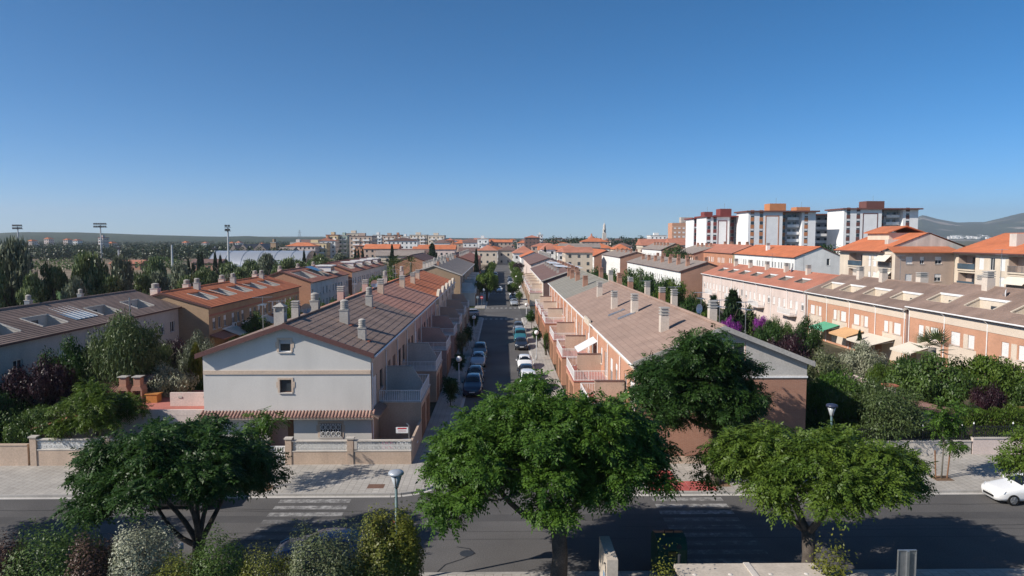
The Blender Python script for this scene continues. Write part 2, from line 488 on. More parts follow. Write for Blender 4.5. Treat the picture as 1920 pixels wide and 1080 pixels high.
def worn_mat(name='road_paint', hi=(0.36, 0.35, 0.335, 1), a=.38, b=.60):
    m = mat(name, (0.52, 0.51, 0.48), var=0.1)
    nt = m.node_tree; N, L = nt.nodes, nt.links
    geo = N.new("ShaderNodeNewGeometry")
    n = N.new("ShaderNodeTexNoise"); n.inputs["Scale"].default_value = 2.6; n.inputs["Detail"].default_value = 9; n.inputs["Roughness"].default_value = 0.72
    L.new(geo.outputs["Position"], n.inputs["Vector"])
    rp = N.new("ShaderNodeValToRGB")
    rp.color_ramp.elements[0].position = a; rp.color_ramp.elements[0].color = hi
    rp.color_ramp.elements[1].position = b; rp.color_ramp.elements[1].color = (0.125, 0.121, 0.118, 1)
    L.new(n.outputs[0], rp.inputs[0])
    vm = [x for x in N if x.type == 'VECT_MATH'][0]
    L.new(rp.outputs[0], vm.inputs[0])
    return m
worn_mat()
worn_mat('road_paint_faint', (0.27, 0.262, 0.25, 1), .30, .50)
def zebra(x0, y0, n, along='x', length=4.0, pitch=0.95, w=0.5, z=0.005, label=None):
    root = thing('crosswalk', None, None, (x0, y0, 0)); root['kind'] = 'structure'
    if label: root['label'] = label
    for i in range(n):
        if along == 'x': mb = MB().quad((x0, y0 + i * pitch, z), (x0 + length, y0 + i * pitch, z), (x0 + length, y0 + i * pitch + w, z), (x0, y0 + i * pitch + w, z))
        else: mb = MB().quad((x0 + i * pitch, y0, z), (x0 + i * pitch + w, y0, z), (x0 + i * pitch + w, y0 + length, z), (x0 + i * pitch, y0 + length, z))
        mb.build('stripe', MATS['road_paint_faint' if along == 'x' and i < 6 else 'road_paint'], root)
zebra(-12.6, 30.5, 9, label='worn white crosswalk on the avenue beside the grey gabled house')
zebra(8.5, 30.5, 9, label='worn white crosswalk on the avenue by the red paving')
zebra(-3.3, 125.6, 7, along='y', length=2.6, label='white crosswalk over the street before the cross street')
zebra(-3.3, 145.6, 7, along='y', length=2.6, label='white crosswalk over the street beyond the cross street')
zebra(-3.3, 186, 7, along='y', length=2.4, label='far white crosswalk over the tree lined street')
for i, yy in enumerate((34.1, 33.2)):
    sheet('lane_line', -60, yy, 60, yy + 0.07, 0.005, 'asphalt_patch')
sheet('asphalt_repair', -34, 35.4, 40, 36.3, 0.003, 'asphalt_patch')
sheet('asphalt_repair', -30, 31.2, -15, 31.9, 0.003, 'asphalt_patch')
def crack(pts, w=.035):
    mb = MB()
    for (xa, ya), (xb, yb) in zip(pts, pts[1:]):
        d = Vector((xb - xa, yb - ya, 0)).normalized(); nn = Vector((-d.y, d.x, 0)) * w
        a, b = Vector((xa, ya, .0065)), Vector((xb, yb, .0065))
        mb.quad(a - nn, b - nn, b + nn, a + nn)
    o = mb.build('asphalt_crack', mat('tar', (.028, .027, .027), rough=.6)); o['kind'] = 'structure'
crack([(-2.2, 32.4), (-1.6, 32.2), (-1.3, 31.7), (-1.9, 31.1), (-2.6, 30.6), (-2.9, 29.9)])
cr = random.Random(4)
for (x0_, y0_, dx_, n_) in ((-38, 37.2, 1.3, 22), (-16, 36.9, 1.1, 14), (6, 34.6, 1.2, 20), (18, 37.4, 1.3, 14), (-30, 32.6, 1.2, 12)):
    crack([(x0_ + dx_ * i, y0_ + cr.uniform(-.09, .09)) for i in range(n_)], .018)
for (x0_, x1_, y0_, y1_) in ((-24.5, -21.2, 34.4, 36.2), (3.2, 5.4, 36.6, 38.2), (15.5, 21.0, 35.6, 36.9), (-6.2, -4.9, 33.4, 35.8)):
    sheet('asphalt_repair', x0_, y0_, x1_, y1_, .0045, 'asphalt_patch')
# red tactile paving in a T, by the second crosswalk
tp = thing('tactile_paving', None, None, (10.6, 40.5, 0.13)); tp['kind'] = 'structure'
for i in range(10):
    for j in range(4):
        MB().box(8.62 + i * 0.40, 39.32 + j * 0.40, 0.10, 9.0 + i * 0.40, 39.70 + j * 0.40, 0.138).build('paving_slab', MATS['tactile_red'], tp)
for i in range(3):
    for j in range(5):
        MB().box(9.42 + i * 0.40, 40.92 + j * 0.40, 0.10, 9.80 + i * 0.40, 41.30 + j * 0.40, 0.138).build('paving_slab', MATS['tactile_red'], tp)
def pit(x, y):
    o = MB().box(x - .55, y - .45, 0.1, x + .55, y + .45, 0.142).build('tree_pit', MATS['soil']); o['kind'] = 'structure'
pit(-14.1, 40.1); pit(13.0, 40.4); pit(26.9, 41.2)
dr = MB()
for i in range(7): dr.box(-7.95 + i * .13, 40.0, 0.10, -7.88 + i * .13, 40.6, 0.139)
dr.box(-8.0, 39.96, 0.09, -7.02, 40.0, 0.14).box(-8.0, 40.6, 0.09, -7.02, 40.64, 0.14).box(-8, 40, 0.09, -7.02, 40.6, 0.134)
tag(dr.build('drain_grate', mat('rust', (0.16, 0.09, 0.065))), 'rusty rectangular drain grate in the pavement near the street corner', 'drain')
tag(MB().lathe((-1.7, 31.7, 0), [(0.33, 0.002), (0.33, 0.012), (0.30, 0.014)], 20).build('manhole_cover', MATS['metal_dark']), 'round dark manhole cover in the avenue asphalt', 'manhole')
# fields and sports ground beyond the rows
sheet('sports_field', -160, 120, -86, 205, -0.012, 'lawn')
sheet('running_track', -170, 205, -84, 226, -0.008, 'track_red')
sheet('running_track', -86, 118, -78, 205, -0.008, 'track_red')
sheet('bare_field', -340, 250, -150, 425, -0.012, 'dry_field')
sheet('bare_field', -420, 430, -210, 520, -0.012, 'dry_field')
sheet('town_ground', -90, 236, 420, 1100, -0.02, 'dry_field')
sheet('street_beyond', 57, 60, 71, 330, -0.012, 'asphalt_patch')

# ------------------------------------------------------------------ the two rows along the street
def slope_strips(parent, xa, za, xb, zb, y0, y1, m, under, pitch, gap=0.085, th=0.07, name='roof_strip'):
    """roof side laid in strips from ridge (xa, za) to eave (xb, zb)"""
    MB().hexa(*( [(xa, y0, za), (xb, y0, zb), (xb, y1, zb), (xa, y1, za)] if xb > xa else [(xb, y0, zb), (xa, y0, za), (xa, y1, za), (xb, y1, zb)]), (0, 0, -0.16)).build('roof_deck', MATS[under], parent)
    n = int(round((y1 - y0) / pitch)); w = (y1 - y0) / n
    L = Vector((xb - xa, 0, zb - za)).length
    def mk():
        mb = MB(); k = 12
        # a slightly stepped strip: tile laps every 0.5 m
        h = th
        for i in range(k):
            xs, zs = xa + (xb - xa) * i / k, za + (zb - za) * i / k
            xe, ze = xa + (xb - xa) * (i + 1) / k, za + (zb - za) * (i + 1) / k
            A = [(0, 0, 0)]
            g = gap / 2
            p0, p1 = (xs - xa, zs - za + h - 0.012), (xe - xa, ze - za + h + 0.012)
            q0, q1 = (xs - xa, zs - za - 0.01), (xe - xa, ze - za - 0.01)
            up = [(p0[0], g, p0[1]), (p1[0], g, p1[1]), (p1[0], w - g, p1[1]), (p0[0], w - g, p0[1])]
            dn = [(q0[0], g, q0[1]), (q1[0], g, q1[1]), (q1[0], w - g, q1[1]), (q0[0], w - g, q0[1])]
            if xb < xa: up = up[::-1]; dn = dn[::-1]
            mb.quad(*up)
            mb.quad(up[0], dn[0], dn[1], up[1]) if True else None
            mb.quad(up[1], dn[1], dn[2], up[2]); mb.quad(up[2], dn[2], dn[3], up[3]); mb.quad(up[3], dn[3], dn[0], up[0])
        return mb.mesh(name, MATS[m])
    me = mk()
    r = root_of(parent)
    for i in range(n):
        put(name, me, parent, Vector((xa, y0 + i * w, za + RNG.uniform(-.004, .008))) - r)

CH = {}
def chimney(parent, x, y, zb, h, w=0.75, style='ring', m='concrete', base=True):
    key = (round(h, 1), w, style, m)
    if key not in CH:
        sh = MB().box(-w / 2, -w / 2, -0.7, w / 2, w / 2, h * 0.62).mesh('chimney', MATS[m])
        cp = MB()
        z = h * 0.62; r = w * 0.5
        if style == 'ring':
            k = 4; dz = (h * 0.38) / k
            cp.box(-w / 2 - .05, -w / 2 - .05, z, w / 2 + .05, w / 2 + .05, z + .06)
            for i in range(k):
                zz = z + 0.06 + i * dz
                cp.lathe((0, 0, zz), [(r * .78, 0), (r * .78, dz * .35), (r * .98, dz * .4), (r * .98, dz * .86), (r * .8, dz * .94)], 14)
            cp.lathe((0, 0, z + .06 + k * dz), [(r * .9, 0), (r * .95, .05), (r * .3, .13)], 14)
        elif style == 'hood':
            for sx in (-1, 1):
                for sy in (-1, 1): cp.box(sx * (w / 2 - .1), sy * (w / 2 - .1), z, sx * w / 2, sy * w / 2, h * .88)
            cp.box(-w * .33, -w * .33, z, w * .33, w * .33, h * .86)
            cp.v += [(-w * .6, -w * .6, h * .88), (w * .6, -w * .6, h * .88), (w * .6, w * .6, h * .88), (-w * .6, w * .6, h * .88), (0, 0, h * 1.06)]
            n = len(cp.v) - 5; cp.f += [(n, n + 1, n + 4), (n + 1, n + 2, n + 4), (n + 2, n + 3, n + 4), (n + 3, n, n + 4), (n + 3, n + 2, n + 1, n)]
        else:
            k = 3; dz = (h * 0.38) / k
            cp.box(-w * .40, -w * .40, z, w * .40, w * .40, h * .98)
            for i in range(k):
                zz = z + i * dz + dz * .45
                cp.box(-w / 2 - .02, -w / 2 - .02, zz, w / 2 + .02, w / 2 + .02, zz + dz * .42)
        cap = cp.mesh('chimney_cap', MATS['concrete'] if style != 'louvre_brick' else MATS[m])
        fl = MB().box(-w / 2 - .16, -w / 2 - .13, -0.5, w / 2 + .3, w / 2 + .13, -.06).mesh('flashing', MATS['terracotta'])
        CH[key] = (sh, cap, fl)
    sh, cap, fl = CH[key]
    o = put('chimney', sh, parent, Vector((x, y, zb)) - root_of(parent))
    put('chimney_cap', cap, o)
    if base: put('flashing', fl, o)
    return o

def railing(mb, pts, z0, h, step=0.13, rail=0.03, post=1.6):
    for (xa, ya), (xb, yb) in zip(pts, pts[1:]):
        L = math.hypot(xb - xa, yb - ya); n = max(2, int(L / step))
        ux, uy = (xb - xa) / L, (yb - ya) / L
        for zz in (z0 + 0.08, z0 + h):
            mb.tube([(xa, ya, zz), (xb, yb, zz)], rail, 5)
        for i in range(n + 1):
            x, y = xa + ux * L * i / n, ya + uy * L * i / n
            r = 0.030 if i % 12 == 0 else 0.017
            mb.box(x - r, y - r, z0, x + r, y + r, z0 + h)

def terrace(row, side, xf, xs, ya, yw, yb, wallm, divm, railm, garage='door_wood', zf=2.85, hdiv=2.1, solid=False):
    """garage built out from the facade (xf) to the pavement (xs) with a terrace on top and a wall between the two halves"""
    t = MB().box(xf + side * -0.02, ya, 0.05, xs, yb, zf).build('terrace', MATS[wallm], row)
    MB().box(xf - side * 0.01, ya - .06, zf + .002, xs - side * .07, yb + .06, zf + .07).build('terrace_floor', MATS['terrace_red' if side > 0 else 'stone_sill'], t)
    s = -side
    d = abs(xs - xf)
    pol = [(xf, yw, zf), (xs - s * .25, yw, zf), (xs - s * .25, yw, zf + hdiv * .45), (xs - s * 1.0, yw, zf + hdiv), (xf, yw, zf + hdiv)]
    if side > 0: pol = [(xf, yw, zf), (xs - s * .7, yw, zf), (xs - s * .7, yw, zf + hdiv * .80), (xf, yw, zf + hdiv * .80)]
    MB().prism(pol, (0, 0.16, 0)).build('divider_wall', MATS[divm], t)
    tx = xs - s * .7 if side > 0 else xs - s * 1.0
    MB().box(xf + s * .03, yw - .05, zf + (hdiv * .80 if side > 0 else hdiv) + .002, tx, yw + .21, zf + (hdiv * .80 if side > 0 else hdiv) + .06).build('coping', MATS['roof_dark' if side > 0 else 'concrete'], t)
    mb = MB(); railing(mb, [(xf + s * .05, ya + .04), (xs - s * .05, ya + .04), (xs - s * .05, yb - .04), (xf + s * .05, yb - .04)], zf + .04, 0.85)
    mb.build('railing', MATS[railm], t)
    for (a, b) in ((ya + .5, yw - .5), (yw + .7, yb - .5)):
        if b - a > 1.2:
            g2 = MB().box(xs - s * .05, a, 0.13, xs + s * .025, b, 2.35)
            for k in range(5): g2.box(xs + s * .025, a, 0.2 + k * .43, xs + s * .04, b, 0.58 + k * .43)
            g2.build('garage_door', MATS[garage], t)
    return t

def main_row(name, label, side, y0, y1, roofm, under, frontm, gablem, divm, near_gable=False, terr=(), chims=(), strips=True, pitch=0.72, ze=6.85, zr=8.8, cornice='trim_beige', gable_holes=(), brickmat=None):
    xf, xb, xr = (-9.0, -20.4, -14.7) if side < 0 else (8.8, 20.1, 14.45)
    s = -side                                         # front faces s along x
    root = thing(name, label, 'terraced houses', ((xf + xb) / 2, (y0 + y1) / 2, 0))
    mb = MB()
    # facade openings: house pitch
    nh = max(1, round((y1 - y0) / 5.85)); hp = (y1 - y0) / nh
    holes, wins = [], []
    for i in range(nh):
        b = y0 + i * hp
        flipped = i % 2
        u1 = b + (0.9 if not flipped else hp - 2.3); u2 = b + (3.4 if not flipped else hp - 4.6)
        holes += [(u1, u1 + 1.4, 2.95, 5.15), (u2, u2 + 1.15, 3.75, 5.15)]
        wins += [(u1 + .7, 2.95, 1.4, 2.2, RNG.choice([0, .5, 1, 1])), (u2 + .575, 3.75, 1.15, 1.4, RNG.choice([0, .4, 1]))]
    wall_face(mb, (xf, 0, 0), (0, 1, 0), y0, y1, 0, lambda u: ze, holes, outn=(s, 0, 0))
    mb.quad(*[(xb, y0, 0), (xb, y1, 0), (xb, y1, ze), (xb, y0, ze)][::(1 if s > 0 else -1)])
    f_top = lambda u: zr - 0.0 - abs(u - xr) * (zr - ze) / (xr - xb if u < xr else xf - xr) * (1 if side < 0 else 1) if False else zr - abs(u - xr) / abs((xb if (u < xr) == (xb < xr) else xf) - xr) * (zr - ze)
    lo, hi = min(xf, xb), max(xf, xb)
    gm = MB()
    wall_face(gm, (0, y0, 0), (1, 0, 0), lo, hi, 0, f_top, list(gable_holes), extra=(xr,), outn=(0, -1, 0))
    gm.build('gable_wall', MATS[gablem], root)
    gm = MB(); wall_face(gm, (0, y1, 0), (1, 0, 0), lo, hi, 0, f_top, [], extra=(xr,), outn=(0, 1, 0)); gm.build('gable_wall', MATS[gablem], root)
    mb.build('wall', MATS[frontm], root)
    for (yy, zz, w, h, sh) in wins:
        window(root, (xf, yy, zz), math.pi / 2 * s, w, h, sh, sill=h < 2, frame='frame_brown' if side < 0 else 'frame_white', shutter='shutter_brown' if (side < 0 and RNG.random() < .5) else 'shutter_white', name='window' if h < 2 else 'balcony_door')
    # roof: two sides, ridge, eave gutter
    ov = 0.32
    ef, eb = xf + s * ov, xb - s * ov
    zf = ze - ov * (zr - ze) / abs(xr - xf); zb = ze - ov * (zr - ze) / abs(xr - xb)
    ya = y0 - (0.45 if near_gable else 0.0); up = 0.20
    if strips:
        slope_strips(root, xr, zr + up, ef, zf + up, ya, y1, roofm, under, pitch)
        slope_strips(root, xr, zr + up, eb, zb + up, ya, y1, roofm, under, pitch)
    else:
        for (xe, zee) in ((ef, zf), (eb, zb)):
            q = [(xr, ya, zr + up), (xe, ya, zee + up), (xe, y1, zee + up), (xr, y1, zr + up)]
            if xe < xr: q = [q[1], q[0], q[3], q[2]]
            MB().hexa(*q, (0, 0, -0.18)).build('roof_slope', MATS[roofm], root)
    rp = MB()
    rp.tube([(xr, ya - .02, zr + up + .03), (xr, y1, zr + up + .03)], 0.13, 8); rp.build('ridge_tiles', MATS[under if strips else roofm], root)
    if near_gable:
        for (xe, zee) in ((ef, zf), (eb, zb)):
            q = [(xr, ya - .07, zr + up + .10), (xe, ya - .07, zee + up + .10), (xe, ya - .005, zee + up + .10), (xr, ya - .005, zr + up + .10)]
            if xe < xr: q = [q[1], q[0], q[3], q[2]]
            MB().hexa(*q, (0, 0, -0.34)).build('verge_board', MATS['fascia_brown' if side < 0 else 'concrete'], root)
    g2 = MB().tube([(ef + s * .07, ya, zf + up - .1), (ef + s * .07, y1, zf + up - .1)], 0.075, 6); g2.build('gutter', MATS['paint_white'], root)
    MB().box(xf + s * .004, y0, ze - .52, xf + s * .10, y1, ze - .1).build('cornice', MATS[cornice], root)
    for i in range(nh + 1):
        yy = min(max(y0 + i * hp, y0 + .15), y1 - .15)
        MB().tube([(xf + s * .07, yy, 0.1), (xf + s * .07, yy, ze - .55)], 0.05, 6).build('downpipe', MATS['paint_white'], root)
    for (ya_, yw, yb_) in terr:
        terrace(root, side, xf, s * -1 * 0 + (-5.95 if side < 0 else 5.95), ya_, yw, yb_, frontm, divm, 'paint_white')
    for (x, y, h, w, st, m, fl) in chims:
        zb_ = zr + up - abs(x - xr) / abs(xr - xf) * (zr - ze)
        chimney(root, x, y, zb_, h, w, st, m, fl)
    return root

gw = [(-15.22, -14.42, 7.08, 7.93), (-15.22, -14.42, 4.28, 5.18), (-12.55, -11.05, 1.15, 2.15), (-16.1, -14.35, 0.16, 2.45)]
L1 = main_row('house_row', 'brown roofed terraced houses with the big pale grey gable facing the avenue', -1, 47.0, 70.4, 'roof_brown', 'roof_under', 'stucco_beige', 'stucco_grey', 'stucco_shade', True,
    terr=[(50.0, 52.9, 56.0), (61.8, 64.6, 67.6)],
    chims=[(-12.3, 53.9, 1.7, .66, 'ring', 'concrete', True), (-10.2, 50.2, 1.35, .54, 'ring', 'concrete', True), (-12.7, 66.0, 1.7, .62, 'ring', 'concrete', True), (-15.9, 49.6, 1.55, .72, 'hood', 'concrete', False), (-17.3, 58.0, 1.5, .58, 'louvre', 'concrete', False), (-16.9, 62.5, 1.5, .74, 'ring', 'concrete', True)],
    gable_holes=gw)
# gable details: window surrounds, band, tiled canopy, grille, entrance
for i, (a, b, c, d) in enumerate(gw[:3]):
    window(L1, ((a + b) / 2, 47.0, c), 0, b - a, d - c, (0.0 if i else .35), frame='frame_white' if i == 0 else 'frame_brown', mull=0 if i < 2 else 1, shutter='shutter_grey', depth=0.16)
    t = 0.13; ear = 0.10
    mb = MB()
    mb.box(a - t, 46.965, c + .02, a, 47.0 - .003, d + t).box(b, 46.965, c + .02, b + t, 46.997, d + t).box(a, 46.965, d, b, 46.997, d + t)
    mb.box(a - t - ear, 46.968, d - .55, a - t, 46.997, d - .15).box(b + t, 46.968, d - .55, b + t + ear, 46.997, d - .15)
    mb.build('window_surround', MATS['trim_beige'], L1)
MB().box(-20.38, 46.93, 5.55, -9.02, 46.997, 5.82).build('string_course', MATS['trim_beige'], L1)
gr = MB()
for i in range(9): gr.tube([(-12.5 + i * .175, 46.93, 1.17), (-12.5 + i * .175, 46.93, 2.13)], 0.017, 5)
for i in range(4):
    for j in range(2):
        cx, cz = -12.32 + i * .35, 1.42 + j * .46
        gr.tube([(cx + .13 * math.cos(k * math.pi / 5), 46.92, cz + .17 * math.sin(k * math.pi / 5)) for k in range(11)], 0.02, 4, False)
gr.tube([(-12.55, 46.93, 1.2), (-11.05, 46.93, 1.2)], .02, 4).tube([(-12.55, 46.93, 2.1), (-11.05, 46.93, 2.1)], .02, 4)
gr.build('window_grille', MATS['paint_white'], L1)
MB().box(-16.1, 47.9, 0.1, -14.35, 48.0, 2.45).build('porch_wall', MATS['stucco_rose'], L1)
dd = MB().box(-15.0, 47.84, 0.16, -14.45, 47.9, 2.2).build('front_door', MATS['door_wood'], L1)
MB().lathe((-14.55, 47.82, 1.15), [(.03, 0), (.04, .03), (.02, .06)], 8).build('door_handle', MATS['metal_galv'], dd)
MB().box(-16.12, 47.0, 0, -16.10, 47.9, 2.45).box(-14.35, 47.0, 0, -14.33, 47.9, 2.45).box(-16.1, 47.0, 2.45, -14.35, 47.9, 2.47).build('porch_reveal', MATS['stucco_rose'], L1)
cz0, cz1 = 2.98, 2.68
cano = MB().hexa((-20.6, 46.35, cz1), (-8.75, 46.35, cz1), (-8.75, 46.99, cz0), (-20.6, 46.99, cz0), (0, 0, -.10)).build('canopy', MATS['trim_beige'], L1)
MB().hexa((-8.98, 46.35, cz0), (-8.4, 46.35, cz1), (-8.4, 49.9, cz1), (-8.98, 49.9, cz0), (0, 0, -.10)).build('canopy', MATS['roof_brown'], L1)
def tile_mesh():
    mb = MB(); n = 6; L, rr = 0.74, 0.088
    for k in range(n + 1):
        a = math.pi * k / n
        mb.v += [(rr * math.cos(a), -0.03, rr * math.sin(a) * .9), (rr * .86 * math.cos(a), L, rr * math.sin(a) * .9 + (cz0 - cz1) * L / .64 * .93)]
    mb.f += [(2 * k, 2 * k + 2, 2 * k + 3, 2 * k + 1) for k in range(n)]
    mb.f.append(tuple(2 * k for k in range(n, -1, -1)))
    return mb.mesh('roof_tile', MATS['roof_dark_tile'])
mat('roof_dark_tile', (0.30, 0.175, 0.14), var=0.2, fine=0.2)
tm = tile_mesh()
nt_ = 52
for i in range(nt_):
    put('roof_tile', tm, cano, Vector((-20.5 + i * (11.7 / (nt_ - 1)), 46.33, cz1 + .01)) - root_of(cano))

L2 = main_row('house_row', 'salmon tile roofed terraced houses in the middle of the shaded row', -1, 70.4, 92.5, 'roof_salmon', 'roof_salmon_under', 'stucco_rose', 'stucco_rose', 'stucco_rose',
    terr=[(73.4, 76.2, 79.2), (84.8, 87.6, 90.6)],
    chims=[(-13.6, 77.5, 1.7, .66, 'louvre', 'stucco_beige', False), (-13.0, 90, 1.6, .66, 'louvre', 'stucco_beige', False), (-17.0, 73, 1.6, .66, 'louvre', 'stucco_rose', False), (-16.6, 84, 1.5, .66, 'louvre', 'stucco_rose', False)], pitch=0.74)
L3 = main_row('house_row', 'orange tile roofed terraced houses with curved white parapets at the row end', -1, 92.5, 126.5, 'roof_orange', 'roof_salmon_under', 'stucco_cream', 'stucco_cream', 'stucco_tan',
    terr=[(96, 99, 102), (108, 111, 114), (119.5, 122, 124.5)],
    chims=[(-12.8, 99, 1.6, .62, 'louvre', 'stucco_beige', False), (-13.2, 108, 1.5, .62, 'louvre', 'stucco_beige', False), (-16.4, 97, 1.7, .6, 'ring', 'concrete', False), (-16.4, 113, 1.7, .6, 'ring', 'concrete', False)], pitch=0.82)
# curved parapets over the facade of the orange section
for i in range(5):
    ya, yb = 93.2 + i * 6.7, 93.2 + i * 6.7 + 4.6
    pol = [(-8.92, ya, 5.9), (-8.92, yb, 5.9), (-8.92, yb, 7.0)]
    for k in range(9):
        a = k / 8
        pol.append((-8.92, yb - (yb - ya) * a, 7.0 + 0.85 * math.sin(math.pi * a) ** 0.6))
    pol.append((-8.92, ya, 7.0))
    mbp = MB().prism(pol, (0.36, 0, 0)); mbp.build('parapet', MATS['stucco_cream'], L3)

R1 = main_row('house_row', 'terraced houses with the big plain brown roof on the sunny side of the street', 1, 45.0, 93.0, 'roof_flat_brown', 'roof_under', 'brick_salmon', 'brick_red', 'stucco_beige', True,
    terr=[(45.8, 49.3, 52.4), (57.2, 61.0, 64.0), (68.8, 72.7, 75.8), (80.4, 84.2, 87.2)],
    chims=[(11.9, 50.6, 1.75, .62, 'louvre', 'chimney_beige', False), (12.0, 62.6, 1.75, .6, 'louvre', 'chimney_beige', False), (11.3, 69.6, 1.75, .6, 'louvre', 'chimney_beige', False), (11.6, 82.4, 1.75, .6, 'louvre', 'chimney_beige', False),
           (16.8, 55.0, 1.75, .6, 'louvre', 'chimney_beige', False), (16.6, 66.6, 1.75, .55, 'louvre', 'chimney_beige', False), (16.6, 79, 1.7, .55, 'louvre', 'chimney_beige', False), (16.4, 88.5, 1.6, .6, 'louvre', 'brick_red', False), (16.9, 73, 1.6, .6, 'louvre', 'brick_red', False), (16.9, 91, 1.5, .6, 'louvre', 'brick_red', False)],
    strips=False, ze=6.6, zr=8.85, cornice='stucco_cream', gable_holes=[(15.2, 16.0, 6.0, 8.0)])
window(R1, (15.6, 45.0, 6.0), 0, .8, 2.0, 0, mull=0)
MB().box(8.82, 44.93, 5.62, 20.15, 44.997, 5.74).build('string_course', MATS['paint_white'], R1)
gm = MB(); zt = lambda u: 8.85 - abs(u - 14.45) / 5.65 * 2.25
wall_face(gm, (0, 44.985, 0), (1, 0, 0), 8.8, 20.1, 5.74, zt, [(15.2, 16.0, 6.0, 8.0)], extra=(14.45,), outn=(0, -1, 0), depth=.01)
gm.build('gable_plaster', MATS['stucco_shade'], R1)
for (x, y) in ((10.9, 66.0), (11.2, 62.3)):
    z = 8.85 + .2 - abs(x - 14.45) / 5.65 * 2.25
    MB().hexa((x - .75, y - .28, z - .30 + .12), (x + .75, y - .28, z + .30 + .12), (x + .75, y + .28, z + .30 + .12), (x - .75, y + .28, z - .30 + .12), (0, 0, -.2)).build('roof_window', MATS['metal_galv'], R1)
# open notch of the eave parapet, and the awning let out over a terrace
MB().box(8.3, 66.2, 6.35, 8.5, 70.2, 6.95).build('eave_parapet', MATS['stucco_cream'], R1)
aw = MB().hexa((6.95, 63.2, 4.35), (8.75, 63.2, 5.35), (8.75, 66.4, 5.35), (6.95, 66.4, 4.35), (0, 0, -.04)).build('awning', MATS['plastic_white'], R1)
R2 = main_row('house_row', 'terraced houses with the grey green roof before the cross street', 1, 93.0, 127.5, 'roof_flat_green', 'roof_under', 'brick_terracotta', 'brick_terracotta', 'stucco_cream',
    terr=[(96.5, 101, 104), (107.5, 112, 115), (118.5, 122.5, 125.5)],
    chims=[(12.0, 100, 1.5, .7, 'louvre_brick', 'brick_red', False), (12.2, 112, 1.5, .7, 'louvre_brick', 'brick_red', False), (12.0, 119, 1.5, .7, 'louvre_brick', 'brick_red', False), (12.1, 125, 1.5, .7, 'louvre_brick', 'brick_red', False), (16.6, 98, 1.9, .65, 'louvre_brick', 'brick_red', False), (16.6, 106, 1.9, .65, 'louvre', 'chimney_beige', False), (16.4, 115, 1.9, .65, 'louvre_brick', 'brick_red', False)],
    strips=False, ze=6.55, zr=8.7, cornice='stucco_cream')
# ------------------------------------------------------------------ other rows: long pitched roofs with courses, roof patios, windows
def roof_courses(mb, xr, zr, xe, ze, y0, y1, n, holes, step=0.035):
    """stepped tile courses from eave to ridge as one surface; holes (ya, yb, k0, k1) leave out courses k0..k1-1"""
    for k in range(n):
        a, b = k / n, (k + 1) / n
        xa, za = xe + (xr - xe) * a, ze + (zr - ze) * a
        xb_, zb = xe + (xr - xe) * b, ze + (zr - ze) * b
        cuts = sorted([(h[0], h[1]) for h in holes if h[2] <= k < h[3]])
        lo = y0; segs = []
        for ca, cb in cuts:
            if ca > lo: segs.append((lo, ca))
            lo = cb
        if lo < y1: segs.append((lo, y1))
        for sa, sb in segs:
            q = [(xa, sa, za + step), (xb_, sa, zb), (xb_, sb, zb), (xa, sb, za + step)]
            r = [(xa, sa, za), (xa, sa, za + step), (xa, sb, za + step), (xa, sb, za)]
            if xe < xr: q = q[::-1]; r = r[::-1]
            if xe > xr: mb.quad(*q)
            else: mb.quad(*q)
            mb.quad(*r)
    return mb

